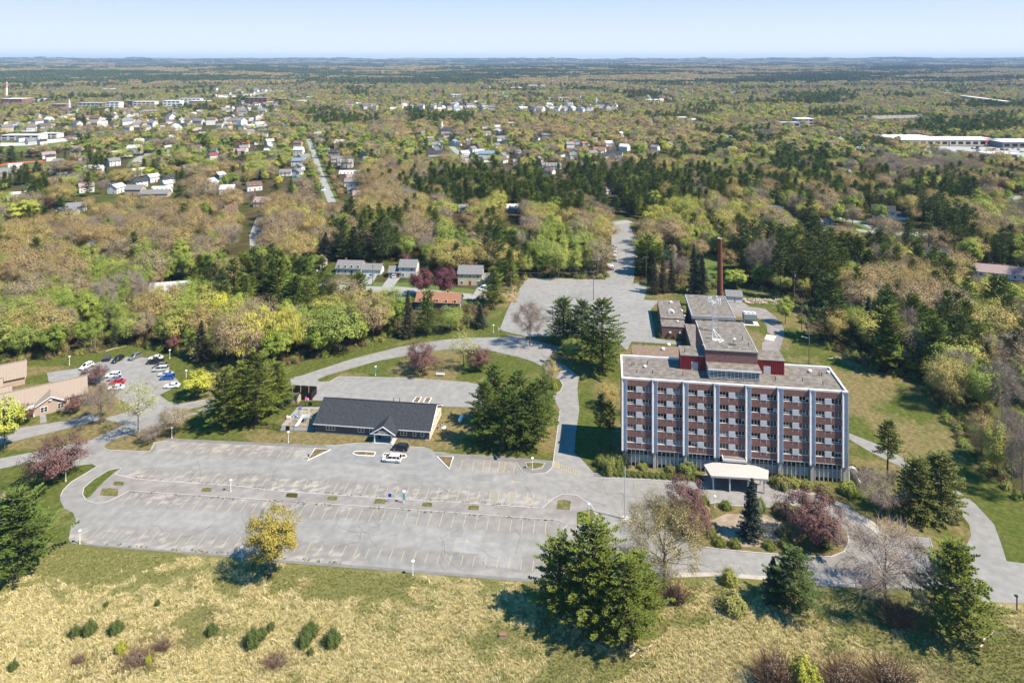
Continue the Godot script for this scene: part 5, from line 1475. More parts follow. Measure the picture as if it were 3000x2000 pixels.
	vb.ribbon(PackedVector2Array([Vector2(a.x, a.z), Vector2(d.x, d.z)]), 7.0, 13.0, 15.0)
	part("deck", vb.mesh(), mat("pale_concrete", 0.55, 0.5, 0.45), va)
	for k in 6:
		var p := a.lerp(d, (k + 0.5) / 6.0)
		part("pier", box_mesh(Vector3(4, 13, 4), p + Vector3(0, 6.5, 0)), mat("pale_concrete", 0.55, 0.5, 0.45), va)
	# headstones
	var hr := RandomNumberGenerator.new()
	hr.seed = 9
	var hs := box_mesh(Vector3(0.9, 1.1, 0.3), Vector3(0, 0.55, 0))
	var pts := []
	for k in 420: pts.append(Q2("K", hr.randf_range(760, 1480), hr.randf_range(552, 580)))
	scatter_stuff("headstones", "rows of pale headstones in the far cemetery", hs, leafy("headstone", 1, 1, 1, 0.0), pts, 0.8, 1.4, [Color(0.5, 0.5, 0.5), Color(0.62, 0.6, 0.58)])

# ---------------------------------------------------------------- vehicles
const PAINTS := {"white": [0.75, 0.75, 0.76], "black": [0.012, 0.012, 0.015], "silver": [0.42, 0.43, 0.44], "grey": [0.12, 0.125, 0.13], "blue": [0.01, 0.07, 0.3], "navy": [0.012, 0.02, 0.05], "red": [0.4, 0.015, 0.02], "maroon": [0.12, 0.008, 0.03], "slate": [0.2, 0.25, 0.3]}
# side outlines: stations along the length [x, deck height, half width], cabin [x0, x1, x2, x3, roof height]
const CARS := {
	"minivan": {"len": 5.1, "w": 0.98, "belt": 1.02, "hood": 0.98, "cab": [-1.75, -0.55, 2.1, 2.5], "roof": 1.76, "tail": 1.02},
	"suv": {"len": 4.6, "w": 0.92, "belt": 1.0, "hood": 0.98, "cab": [-1.2, -0.35, 1.75, 2.22], "roof": 1.68, "tail": 1.0},
	"sedan": {"len": 4.75, "w": 0.9, "belt": 0.88, "hood": 0.85, "cab": [-1.15, -0.2, 1.0, 1.75], "roof": 1.43, "tail": 0.95},
	"pickup": {"len": 5.6, "w": 0.98, "belt": 1.1, "hood": 1.08, "cab": [-1.35, -0.6, 0.75, 1.05], "roof": 1.8, "tail": 1.12}}
var car_meshes := {}

func car_parts(kind: String) -> Dictionary:
	if car_meshes.has(kind): return car_meshes[kind]
	var k: Dictionary = CARS[kind]
	var L: float = k.len * 0.5
	var w: float = k.w
	var d := {}
	# x runs from nose (-) to tail (+)
	var b := MB.new()
	var st := [[-L, 0.38, 0.55 * k.hood + 0.1, 0.78], [-L + 0.25, 0.28, k.hood * 0.86, 0.94], [k.cab[0], 0.26, k.hood, 1.0], [0.3, 0.24, k.belt, 1.0], [k.cab[3], 0.26, k.tail, 1.0], [L - 0.12, 0.3, k.tail * 0.96, 0.95], [L, 0.42, k.tail * 0.86, 0.88]]
	var rings := []
	for s in st:
		var hw: float = w * s[3]
		var x: float = s[0]
		var y0: float = s[1]
		var y1: float = s[2]
		var ym := lerpf(y0, y1, 0.55)
		rings.append([Vector3(x, y0, -hw * 0.94), Vector3(x, ym, -hw), Vector3(x, y1, -hw * 0.9), Vector3(x, y1 + 0.03, 0), Vector3(x, y1, hw * 0.9), Vector3(x, ym, hw), Vector3(x, y0, hw * 0.94)])
	for i in rings.size() - 1:
		for j in 7:
			var a: Vector3 = rings[i][j]
			var e: Vector3 = rings[i][(j + 1) % 7]
			var f: Vector3 = rings[i + 1][(j + 1) % 7]
			var g: Vector3 = rings[i + 1][j]
			b.quad(a, e, f, g, (a + e + f + g) * 0.25 - Vector3((a.x + g.x) * 0.5, 0.6, 0))
	for e in [0, rings.size() - 1]:
		for j in range(1, 6): b.tri(rings[e][0], rings[e][j], rings[e][j + 1], Vector3(-1 if e == 0 else 1, 0, 0))
	# roof and pillars
	var c: Array = k.cab
	var ry: float = k.roof
	var rw := w * 0.76
	b.quad(Vector3(c[1], ry, -rw), Vector3(c[2], ry, -rw), Vector3(c[2], ry, rw), Vector3(c[1], ry, rw), Vector3.UP)
	b.quad(Vector3(c[1], ry, 0), Vector3(c[2], ry + 0.0, 0), Vector3(c[2], ry + 0.03, 0), Vector3(c[1], ry + 0.03, 0), Vector3.BACK)
	for s in [-1.0, 1.0]:
		b.quad(Vector3(c[1] - 0.06, ry, s * rw), Vector3(c[2] + 0.06, ry, s * rw), Vector3(c[2] + 0.06, ry - 0.1, s * (rw + 0.045)), Vector3(c[1] - 0.06, ry - 0.1, s * (rw + 0.045)), Vector3(0, 0.3, s))
		for pl in [[c[0], c[1]], [lerpf(c[0], c[3], 0.42), lerpf(c[1], c[2], 0.4)], [lerpf(c[0], c[3], 0.72), lerpf(c[1], c[2], 0.76)], [c[3], c[2]]]:
			b.tube(Vector3(pl[0], k.belt, s * w * 0.895), Vector3(pl[1], ry - 0.03, s * (rw + 0.015)), 0.06, 0.05, 4)
	if kind == "pickup":
		for s in [-1.0, 1.0]: b.span(Vector3(1.1, 1.0, s * w * 0.85 - 0.06), Vector3(L - 0.05, 1.32, s * w * 0.85 + 0.06))
	d.body = b.mesh()
	var g := MB.new()
	for s in [-1.0, 1.0]:
		g.quad(Vector3(c[0], k.belt, s * w * 0.88), Vector3(c[3], k.belt, s * w * 0.88), Vector3(c[2], ry - 0.02, s * rw), Vector3(c[1], ry - 0.02, s * rw), Vector3(0, 0.2, s))
	for e in [[c[0], c[1], -1.0], [c[3], c[2], 1.0]]:
		g.quad(Vector3(e[0], k.belt, -w * 0.88), Vector3(e[0], k.belt, w * 0.88), Vector3(e[1], ry - 0.02, rw), Vector3(e[1], ry - 0.02, -rw), Vector3(e[2], 0.4, 0))
	d.glass = g.mesh()
	var t := MB.new()
	t.tube(Vector3(0, 0, -0.11), Vector3(0, 0, 0.11), 0.35, 0.35, 14, true)
	d.tyre = t.mesh()
	var r := MB.new()
	r.tube(Vector3(0, 0, 0.11), Vector3(0, 0, 0.125), 0.22, 0.2, 12, true)
	r.tube(Vector3(0, 0, -0.125), Vector3(0, 0, -0.11), 0.2, 0.22, 12, true)
	d.rim = r.mesh()
	d.head = box_mesh(Vector3(0.16, 0.15, 0.34))
	d.tail = box_mesh(Vector3(0.1, 0.32, 0.18))
	car_meshes[kind] = d
	return d

func car(kind: String, paint: String, at: Vector3, face: float, where: String, group := "") -> Node3D:
	var k: Dictionary = CARS[kind]
	var d := car_parts(kind)
	var word: String = {"suv": "sport utility car", "sedan": "sedan", "minivan": "minivan", "pickup": "pickup truck"}[kind]
	var o := thing("parked_car", "%s %s %s" % [paint, word, where], "car", at + Vector3(0, 0.06, 0), face, group)
	var c: Array = PAINTS[paint]
	var body := part("body", d.body, mat("car_paint_" + paint, c[0], c[1], c[2], 0.3, 0.0, 0.5), o)
	var pm: StandardMaterial3D = mats["car_paint_" + paint]
	pm.clearcoat_enabled = true
	pm.clearcoat = 0.6
	pm.clearcoat_roughness = 0.08
	part("windows", d.glass, glass_mat(0), body)
	for x in [-k.len * 0.5 + 0.92, k.len * 0.5 - 0.98]:
		for s in [-1.0, 1.0]:
			var w := part("wheel", d.tyre, mat("tyre", 0.018, 0.018, 0.018, 0.9), o)
			w.position = Vector3(x, 0.35, s * (k.w - 0.09))
			part("rim", d.rim, mat("alloy", 0.4, 0.4, 0.42, 0.35, 0.6), w)
	for s in [-1.0, 1.0]:
		var h := part("headlight", d.head, mat("headlight_lens", 0.6, 0.62, 0.65, 0.2), o)
		h.position = Vector3(-k.len * 0.5 + 0.1, k.hood * 0.7, s * k.w * 0.62)
		var l := part("taillight", d.tail, mat("taillight_lens", 0.35, 0.01, 0.01, 0.25), o)
		l.position = Vector3(k.len * 0.5 - 0.05, k.tail * 0.85, s * k.w * 0.72)
	return o

func build_cars() -> void:
	car("minivan", "white", Q("C", 905, 800) + Vector3(0, 0, -0.9), -0.12, "driving over the apron before the grey building")
	car("suv", "black", Q("C", 968, 714) + Vector3(0, 0, -0.9), -0.16, "parked before the grey building's porch")
	var g := "cars parked in the staff car park"
	for c in [["suv", "white", 648, 342, 1.25, "beside the purple tree of the staff car park"], ["suv", "black", 888, 290, 1.35, "next to the black dumpster"], ["suv", "grey", 1020, 268, 1.2, "alone at the top edge of the staff car park"], ["sedan", "white", 1180, 276, 0.1, "behind the black pickup in the staff car park"], ["pickup", "black", 1175, 308, 0.1, "in the staff car park's upper row"], ["suv", "grey", 1215, 338, 0.12, "between pickup and silver wagon"], ["minivan", "silver", 1218, 364, 0.14, "in the middle of the staff car park's outer row"], ["sedan", "silver", 1258, 402, 0.12, "behind the blue hatchback"], ["suv", "blue", 1270, 428, 0.12, "in the staff car park's outer row"], ["sedan", "white", 1305, 492, 0.12, "at the corner of the staff car park entrance"], ["suv", "white", 850, 411, 0.15, "beside the purple tree in the inner row"], ["sedan", "slate", 872, 436, 0.15, "behind the red sedan"], ["sedan", "red", 885, 462, 0.15, "in the staff car park's inner row"], ["sedan", "white", 875, 506, 0.15, "in front of the red sedan"]]:
		car(c[0], c[1], Q("B", c[2], c[3]) + Vector3(0, 0, -0.8), c[4], c[5], g)
	g = "cars parked along the rear lane"
	for c in [["sedan", "maroon", 815, 690, "nearest the rear car park on the lane"], ["sedan", "white", 812, 664, "beside the maroon sedan"], ["pickup", "navy", 833, 619, "first of the dark row on the lane"], ["suv", "black", 833, 591, "behind the navy pickup on the lane"], ["sedan", "white", 838, 572, "between two black cars on the lane"], ["suv", "black", 838, 558, "beyond the white sedan on the lane"], ["suv", "white", 840, 541, "toward the woods end of the lane row"], ["sedan", "silver", 842, 520, "second last of the lane row"], ["sedan", "grey", 846, 502, "last of the lane row by the trees"]]:
		car(c[0], c[1], Q("N", c[2], c[3]) + Vector3(0, 0, -0.6), PI + 0.06, c[4], g)
	car("sedan", "slate", Q("M", 843, 622), 1.3, "on the driveway of the white house with garage wing")
	car("suv", "white", Q("M", 1810, 728), 0.9, "on the cream house's driveway")
	car("suv", "white", Q("M", 1040, 622), -1.5, "under the carport")
	car("sedan", "grey", Q("O", 845, 236), -0.3, "by the white two-storey house in the woods")
	car("suv", "black", Q("O", 910, 248), -0.3, "by the driveway in the woods")
	car("sedan", "blue", Q("I", 635, 822), 1.35, "parked on the straight street's far end")
	car("suv", "grey", Q("I", 716, 1184), 1.35, "parked on the straight street")
	car("suv", "white", Q("I", 727, 1202), 1.35, "parked on the straight street beside a grey car")
	car("sedan", "red", Q("I", 1935, 850), 0.0, "parked between bungalows beyond the pines")
	car("suv", "black", Q("K", 1020, 1455), 0.0, "on the sunlit street in the woods")
	var r := RandomNumberGenerator.new()
	r.seed = 31
	for k in 34:
		var kind: String = ["sedan", "suv", "minivan"][r.randi() % 3]
		car(kind, ["white", "black", "silver", "grey", "blue", "red", "navy", "slate"][r.randi() % 8], Q("K", r.randf_range(1600, 2400), r.randf_range(828, 895)), r.randf_range(-0.15, 0.15) + (PI / 2 if r.randf() < 0.5 else 0.0), "in the shopping strip's car park", "cars at the shopping strip")

# ---------------------------------------------------------------- lamps, poles, signs
func build_lamps() -> void:
	var white := mat("lamp_white", 0.74, 0.74, 0.74, 0.5)
	var pole := MB.new()
	pole.tube(Vector3(0, 0, 0), Vector3(0, 2.75, 0), 0.075, 0.06, 8)
	pole.tube(Vector3(0, 0, 0), Vector3(0, 0.25, 0), 0.16, 0.14, 8)
	var pm := pole.mesh()
	var head := MB.new()
	head.tube(Vector3(0, 2.72, 0), Vector3(0, 2.9, 0), 0.18, 0.36, 14, true)
	head.dome(Vector3(0, 2.9, 0), 0.36, 0.25, 14, 4)
	var hm := head.mesh()
	var n := 0
	for l in [["B", 1313, 872, "at the path corner beside the small brown tree"], ["B", 500, 1200, "below the purple crabapple"], ["B", 1764, 1282, "on the raised strip between bays"], ["B", 2205, 905, "on the lawn left of the grey building"], ["B", 1297, 260, "on the lawn above the staff car park"], ["B", 1423, 420, "beside the yellow-green maple"], ["B", 528, 310, "behind the tan building"], ["C", 1000, 1108, "carrying a teal banner on the raised strip"], ["C", 1985, 848, "on the small island by the crosswalk"], ["C", 783, 128, "with a teal banner beside the loop road"], ["D", 547, 455, "at the corner of the meadow path"], ["D", 1665, 572, "beside the amber maple"], ["E", 530, 265, "on the grassy end of the raised strip"], ["M", 1897, 1100, "where the loop road meets the rear car park"], ["E", 2240, 390, "on the rim of the planted oval island"], ["E", 1398, 210, "between the clipped yews of the oval island"], ["P", 1209, 1685, "on the meadow path past the amber maple"], ["N", 755, 985, "on the grass island of the rear car park"]]:
		var t := thing("lamp_post", "short white lamp post with round cap " + str(l[3]), "lamp post", Q(l[0], l[1], l[2]), 0.0, "white lamp posts")
		part("pole", pm, white, t)
		part("lamp_head", hm, white, t)
		if n in [7, 9]: part("banner", box_mesh(Vector3(0.5, 1.5, 0.03), Vector3(0, 1.7, 0.12)), mat("teal_banner", 0.03, 0.32, 0.38), t)
		n += 1
	# tall flag-like light pole in the lot
	var tp := thing("light_pole", "tall slim silver pole on a concrete base beside the oval island", "light pole", Q("E", 780, 285))
	var b := MB.new()
	b.tube(Vector3.ZERO, Vector3(0, 12.2, 0), 0.16, 0.1, 8, true)
	part("pole", b.mesh(), mat("galvanised", 0.5, 0.5, 0.5, 0.45, 0.3), tp)
	part("base", box_mesh(Vector3(1.6, 0.2, 1.6), Vector3(0, 0.1, 0)), mat("pale_concrete", 0.55, 0.5, 0.45), tp)
	part("kerb", box_mesh(Vector3(2.6, 0.12, 2.4), Vector3(0.2, 0.06, 0)), mats["granite_kerb"], tp)
	for l in [["F", 893, 705, "by the small parking pad"], ["F", 1530, 1160, "at the end of the right-hand drive's apron"], ["N", 340, 1055, "in the rear car park behind the pines"]]:
		var t := thing("dark_lamp_post", "dark square lamp post " + str(l[2 + 1]).replace("right-hand ", ""), "lamp post", Q(l[0], l[1], l[2]), 0.0, "dark lamp posts")
		part("pole", box_mesh(Vector3(0.16, 3.0, 0.16), Vector3(0, 1.5, 0)), mat("dark_bronze", 0.03, 0.025, 0.02), t)
		part("lamp_head", box_mesh(Vector3(0.55, 0.25, 0.4), Vector3(-0.15, 3.1, 0)), mat("dark_bronze", 0.03, 0.025, 0.02), t)
	# signs
	var s := thing("blue_sign", "square blue sign on a thin post on the raised strip", "sign", Q("C", 893, 1102))
	part("post", box_mesh(Vector3(0.08, 1.6, 0.08), Vector3(0, 0.8, 0)), mat("galvanised", 0.5, 0.5, 0.5, 0.45, 0.3), s)
	part("board", box_mesh(Vector3(0.75, 0.8, 0.05), Vector3(0, 1.8, 0.06)), mat("sign_blue", 0.01, 0.04, 0.3), s)
	var fl := thing("flag_marker", "small dark flag on a thin staff with a yellow foot", "flag", Q("C", 266, 772))
	part("staff", box_mesh(Vector3(0.05, 1.7, 0.05), Vector3(0, 0.85, 0)), mat("galvanised", 0.5, 0.5, 0.5, 0.45, 0.3), fl)
	part("cloth", box_mesh(Vector3(0.45, 0.7, 0.04), Vector3(0.1, 1.1, 0)), mat("flag_dark", 0.05, 0.02, 0.05), fl)
	part("foot", box_mesh(Vector3(0.4, 0.25, 0.3), Vector3(0.2, 0.12, 0.1)), mat("flag_yellow", 0.6, 0.4, 0.03), fl)
	var hy := thing("hydrant", "small dark-topped red hydrant at the drive junction", "hydrant", Q("B", 661, 912))
	var hb := MB.new()
	hb.tube(Vector3.ZERO, Vector3(0, 0.75, 0), 0.15, 0.13, 8)
	hb.tube(Vector3(-0.25, 0.45, 0), Vector3(0.25, 0.45, 0), 0.07, 0.07, 6, true)
	part("barrel", hb.mesh(), mat("hydrant_red", 0.45, 0.05, 0.03), hy)
	var hc := MB.new()
	hc.dome(Vector3(0, 0.75, 0), 0.17, 0.2)
	part("cap", hc.mesh(), mat("black_plastic", 0.015, 0.015, 0.017, 0.5), hy)
	# utility poles and wires
	var wood := grained("pole_wood", 0.22, 0.18, 0.15, noise_tex(0.1, 0.7, 1.0, 95), 1.0)
	var tops := []
	for u in [["N", 682, 940, 13.0, "with a lamp arm on the grass island of the rear car park"], ["N", 718, 765, 12.0, "at the edge of the rear car park by the woods"], ["N", 1122, 770, 11.5, "beside the spruces of the rear lane"], ["A", 1218, 825, 12.5, "with double crossarms beside the hospital lawn"], ["A", 1176, 625, 13.0, "with a wide crossarm at the edge of the lawn"], ["A", 1132, 455, 13.5, "with transformers against the dark pines"], ["M", 858, 690, 9.5, "beside the white house's driveway"], ["M", 2050, 760, 10.0, "by the rear car park's reeds"], ["I", 845, 1220, 11.0, "at the near end of the straight street"]]:
		var pos := Q(u[0], u[1], u[2])
		var t := thing("utility_pole", "wooden utility pole " + str(u[4]), "utility pole", pos, 0.0, "utility poles")
		var pb := MB.new()
		pb.tube(Vector3.ZERO, Vector3(0, u[3], 0), 0.19, 0.12, 8, true)
		part("pole", pb.mesh(), wood, t)
		part("crossarm", box_mesh(Vector3(2.6, 0.14, 0.12), Vector3(0, u[3] - 0.5, 0.12)), wood, t)
		if u[1] == 1218: part("crossarm", box_mesh(Vector3(2.6, 0.14, 0.12), Vector3(0, u[3] - 1.3, 0.12)), wood, t)
		for k in 3: part("insulator", box_mesh(Vector3(0.12, 0.22, 0.12), Vector3(-1.1 + k * 1.1, u[3] - 0.3, 0.12)), mat("insulator_grey", 0.4, 0.4, 0.4), t)
		if u[1] in [1132, 718]:
			var tb := MB.new()
			tb.tube(Vector3(0.35, u[3] - 2.6, 0.2), Vector3(0.35, u[3] - 1.6, 0.2), 0.28, 0.28, 10, true)
			part("transformer", tb.mesh(), mat("insulator_grey", 0.4, 0.4, 0.4), t)
		if u[1] in [682, 718, 1218]:
			var ab := MB.new()
			ab.tube(Vector3(0, u[3] - 3.0, 0), Vector3(1.9 if u[1] == 682 else -2.2, u[3] - 2.4, 0), 0.05, 0.05, 5)
			ab.box(Vector3(2.0 if u[1] == 682 else -2.4, u[3] - 2.4, 0), Vector3(0.7, 0.12, 0.25))
			part("lamp_arm", ab.mesh(), mat("galvanised", 0.5, 0.5, 0.5, 0.45, 0.3), t)
		tops.append(pos + Vector3(0, u[3] - 0.2, 0))
	var wire := mat("wire_grey", 0.1, 0.1, 0.1, 0.6)
	for w in [[3, 4], [4, 5], [0, 2], [1, 0], [0, 7]]:
		for k in 3:
			var wb := MB.new()
			var off := Vector3(-1.1 + 1.1 * k, 0, 0.12)
			var p0: Vector3 = tops[w[0]] + off
			var p1: Vector3 = tops[w[1]] + off
			for j in 10:
				var sag := func(t: float) -> Vector3: return p0.lerp(p1, t) + Vector3(0, -4.0 * t * (1 - t) * p0.distance_to(p1) * 0.02, 0)
				wb.tube(sag.call(j / 10.0), sag.call((j + 1) / 10.0), 0.022, 0.022, 3)
			lone("power_line", wb.mesh(), wire, "thin power line slung between utility poles", "wire", "power lines between the poles")

func build_yard() -> void:
	# playground beside the grey building
	sheet("play_sand", poly([["S", 275, 350, 545, 345, 500, 610, 50, 610]]), 0.02, 1.0, func(p: Vector2) -> Color:
		var v := 0.5 + nb.get_noise_2d(p.x * 8, p.y * 8) * 0.08
		return Color(v, v * 0.82, v * 0.58), mats["mown_grass"], "pale sand of the fenced playground")
	var pb := MB.new()
	pb.ribbon(poly([["S", 540, 352, 262, 352, 40, 612]]), 0.8, 0.04, 0.04)
	pb.ribbon(poly([["S", 10, 640, 230, 645, 478, 650]]), 1.3, 0.045, 0.045)
	ground("play_path", pb.mesh(), mat("play_asphalt", 0.22, 0.215, 0.21), "grey path along the playground sand")
	var pg := thing("play_structure", "metal climbing frame with blue-white slide on the playground sand", "climbing frame", Q("S", 345, 530))
	var steel := mat("galvanised", 0.5, 0.5, 0.5, 0.45, 0.3)
	var f := MB.new()
	for x in [-1.1, 1.1]:
		for z in [-1.0, 1.0]: f.tube(Vector3(x, 0, z), Vector3(x, 3.4, z), 0.07, 0.07, 6, true)
	for y in [1.4, 2.4, 3.3]:
		for s in [-1.0, 1.0]:
			f.tube(Vector3(-1.1, y, s), Vector3(1.1, y, s), 0.05, 0.05, 5)
			f.tube(Vector3(s * 1.1, y, -1), Vector3(s * 1.1, y, 1), 0.05, 0.05, 5)
	part("frame", f.mesh(), steel, pg)
	part("platform", box_mesh(Vector3(2.2, 0.1, 2.0), Vector3(0, 1.4, 0)), steel, pg)
	var sl := MB.new()
	var pts := [Vector3(-0.6, 1.45, 1.0), Vector3(-1.0, 0.9, 2.0), Vector3(-1.4, 0.35, 3.0), Vector3(-1.6, 0.25, 3.7)]
	for i in 3:
		sl.quad(pts[i] + Vector3(-0.35, 0, 0), pts[i] + Vector3(0.35, 0, 0), pts[i + 1] + Vector3(0.35, 0, 0), pts[i + 1] + Vector3(-0.35, 0, 0), UP)
		for s in [-0.35, 0.35]: sl.tube(pts[i] + Vector3(s, 0.12, 0), pts[i + 1] + Vector3(s, 0.12, 0), 0.08, 0.08, 5)
	part("slide", sl.mesh(), mat("slide_blue", 0.42, 0.55, 0.78, 0.35), pg)
	var ld := MB.new()
	for k in 6: ld.tube(Vector3(0.1, 0.25 * k, 1.5 - 0.08 * k), Vector3(0.8, 0.25 * k, 1.5 - 0.08 * k), 0.03, 0.03, 4)
	for x in [0.1, 0.8]: ld.tube(Vector3(x, 0, 1.5), Vector3(x, 1.6, 1.0), 0.04, 0.04, 4)
	part("ladder", ld.mesh(), steel, pg)
	var am := MB.new()
	for k in 5: am.tube(Vector3(1.1 + 0.4 * k, 2.0 - 0.35 * k, -0.8), Vector3(1.1 + 0.4 * k, 2.0 - 0.35 * k, 0.8), 0.03, 0.03, 4)
	for z in [-0.8, 0.8]: am.tube(Vector3(1.1, 2.1, z), Vector3(3.0, 0.0, z), 0.04, 0.04, 4)
	part("climbing_arch", am.mesh(), steel, pg)
	for r in [["S", 285, 375, "blue and red ride-on toy beside the climbing frame", [0.1, 0.12, 0.5], [0.5, 0.08, 0.05]], ["S", 210, 478, "blue and white spring rider on the sand", [0.1, 0.25, 0.6], [0.7, 0.7, 0.72]], ["S", 115, 500, "small white and red toy at the path edge", [0.7, 0.65, 0.62], [0.5, 0.2, 0.15]], ["S", 15, 345, "green and red toy car on the grass outside the fence", [0.05, 0.35, 0.3], [0.5, 0.05, 0.05]], ["S", 370, 245, "pink toy ride beside the enclosure", [0.6, 0.12, 0.4], [0.7, 0.6, 0.68]]]:
		var t := thing("toy", r[3], "toy", Q(r[0], r[1], r[2]))
		var tb := MB.new()
		tb.box(Vector3(0, 0.4, 0), Vector3(1.1, 0.4, 0.5))
		tb.box(Vector3(-0.35, 0.75, 0), Vector3(0.3, 0.4, 0.4))
		part("seat", tb.mesh(), mat("toy_%s_a" % str(r[1]), r[4][0], r[4][1], r[4][2], 0.4), t)
		var tw := MB.new()
		for x in [-0.4, 0.4]: tw.tube(Vector3(x, 0.2, -0.3), Vector3(x, 0.2, 0.3), 0.2, 0.2, 8, true)
		part("rollers", tw.mesh(), mat("toy_%s_b" % str(r[1]), r[5][0], r[5][1], r[5][2], 0.4), t)
	# chain-link fence around it
	var fence := thing("chain_link_fence", "black chain-link fence around the playground beside the grey building", "fence")
	var black := mat("fence_black", 0.012, 0.012, 0.013, 0.5)
	var runs := [poly([["S", 480, 680, 370, 678, 180, 672, 0, 672], ["B", 2090, 800, 1905, 795]]), poly([["B", 1905, 795, 1960, 700, 2040, 640]]), poly([["S", -60, 340, 125, 340, 235, 335, 350, 335, 480, 340, 580, 335]])]
	var mesh_m := mat("chain_link", 0.02, 0.02, 0.02, 0.6)
	mesh_m.transparency = BaseMaterial3D.TRANSPARENCY_ALPHA
	mesh_m.albedo_color.a = 0.28
	for p in runs:
		for i in p.size() - 1:
			var a := Vector3(p[i].x, 0, p[i].y)
			var d := Vector3(p[i + 1].x, 0, p[i + 1].y)
			var n := maxi(1, int(a.distance_to(d) / 2.6))
			for k in n:
				var q := a.lerp(d, float(k) / n)
				part("post", post_mesh(), black, fence).position = q
			var rail := MB.new()
			rail.tube(a + Vector3(0, 1.5, 0), d + Vector3(0, 1.5, 0), 0.035, 0.035, 4)
			rail.tube(a + Vector3(0, 0.1, 0), d + Vector3(0, 0.1, 0), 0.03, 0.03, 4)
			part("rail", rail.mesh(), black, fence)
			var link := MB.new()
			link.quad(a + Vector3(0, 0.1, 0), d + Vector3(0, 0.1, 0), d + Vector3(0, 1.5, 0), a + Vector3(0, 1.5, 0), Vector3.BACK)
			part("chain_link", link.mesh(), mesh_m, fence)
	for s in [["S", 105, 640], ["S", 415, 305]]:
		var bd := part("board", box_mesh(Vector3(1.15, 1.1, 0.06), Vector3(0, 0.85, 0.1)), black, fence)
		bd.position = Q(s[0], s[1], s[2] + 28)
	# shed and bin enclosure
	var sh := thing("shed", "small tan garden shed with dark roof beside the black enclosure", "shed", Vector3(-67.6, 0, -214.2), -0.12)
	var sb := MB.new()
	gable_walls(sb, -1.5, 1.5, -1.3, 1.3, 0, 2.0, 0.8)
	part("wall", sb.mesh(), wallm("tan"), sh)
	var sr := MB.new()
	gable(sr, -1.5, 1.5, -1.3, 1.3, 2.0, 0.8, 0.1, 0.15)
	part("roof", sr.mesh(), roofm("dark"), sh)
	lpart("door", -0.5, 0.5, -1.36, -1.3, 0.05, 1.8, wallm("cream"), sh)
	var en := thing("bin_enclosure", "black slatted bin enclosure with open top behind the shed", "enclosure", Vector3(-66.6, 0, -218.2), -0.12)
	var eb := MB.new()
	for k in 26:
		eb.box(Vector3(-4.0 + k * 0.32, 1.1, -2.2), Vector3(0.28, 2.2, 0.08))
		if k < 15: eb.box(Vector3(4.1, 1.1, -2.2 + k * 0.3), Vector3(0.08, 2.2, 0.26))
		if k < 15: eb.box(Vector3(-4.1, 1.1, -2.2 + k * 0.3), Vector3(0.08, 2.2, 0.26))
		eb.box(Vector3(-4.0 + k * 0.32, 1.1, 2.2), Vector3(0.28, 2.2, 0.08))
	part("slats", eb.mesh(), black, en)
	for x in [-4.1, -1.3, 1.4, 4.1]: part("post", box_mesh(Vector3(0.16, 2.4, 0.16), Vector3(x, 1.2, -2.1)), mat("enclosure_post", 0.45, 0.35, 0.3), en)
	# dumpster, tank, condenser, bench, generator
	var du := thing("dumpster", "black sloped-top dumpster at the staff car park's edge", "dumpster", Q("B", 815, 280), 0.25)
	var dp := MB.new()
	dp.span(Vector3(-1.0, 0.1, -0.9), Vector3(1.0, 1.2, 0.9))
	dp.quad(Vector3(-1, 1.2, 0.9), Vector3(1, 1.2, 0.9), Vector3(1, 1.75, -0.9), Vector3(-1, 1.75, -0.9), Vector3(0, 1, 0.3))
	for s in [-1.0, 1.0]: dp.tri(Vector3(s, 1.2, 0.9), Vector3(s, 1.2, -0.9), Vector3(s, 1.75, -0.9), Vector3(s, 0, 0))
	dp.quad(Vector3(-1, 1.2, -0.9), Vector3(1, 1.2, -0.9), Vector3(1, 1.75, -0.9), Vector3(-1, 1.75, -0.9), Vector3.FORWARD)
	part("body", dp.mesh(), mat("dumpster_black", 0.03, 0.03, 0.035, 0.6), du)
	var dl := MB.new()
	dl.box(Vector3(0, 1.52, 0), Vector3(2.1, 0.06, 1.95), Basis(Vector3.RIGHT, 0.3))
	part("lid", dl.mesh(), mat("dumpster_lid", 0.05, 0.05, 0.055, 0.5), du)
	var ta := thing("propane_tank", "white horizontal propane tank on a bark bed beside pines", "tank", Q("C", 1436, 478), 1.4)
	var tk := MB.new()
	tk.tube(Vector3(-1.2, 0.75, 0), Vector3(1.2, 0.75, 0), 0.5, 0.5, 14, true)
	for s in [-1.0, 1.0]: tk.tube(Vector3(s * 1.2, 0.75, 0), Vector3(s * 1.5, 0.75, 0), 0.5, 0.2, 14, true)
	part("cylinder", tk.mesh(), mat("tank_white", 0.74, 0.76, 0.78, 0.35), ta)
	for s in [-0.8, 0.8]: part("saddle", box_mesh(Vector3(0.2, 0.3, 0.8), Vector3(s, 0.15, 0)), mat("pale_concrete", 0.55, 0.5, 0.45), ta)
	var ac := thing("condenser", "grey air-conditioning unit on a concrete pad beside the grey building", "air conditioner", Q("S", 2225, 625))
	part("pad", box_mesh(Vector3(2.2, 0.1, 1.6), Vector3(0.2, 0.07, 0)), mat("pale_concrete", 0.55, 0.5, 0.45), ac)
	for k in 2:
		var cb := part("cabinet", box_mesh(Vector3(0.85, 0.9, 0.8), Vector3(-0.3 + 0.5 * k, 0.57, 0.35 - 0.85 * k)), mat("cabinet_grey", 0.3, 0.27, 0.25), ac)
		var fan := MB.new()
		fan.tube(Vector3(-0.3 + 0.5 * k, 1.02, 0.35 - 0.85 * k), Vector3(-0.3 + 0.5 * k, 1.1, 0.35 - 0.85 * k), 0.33, 0.3, 12, true)
		part("fan_guard", fan.mesh(), black, cb)
	var be := thing("bench", "long grey stone bench between the two purple trees", "bench", Q("C", 1280, 132), -0.05)
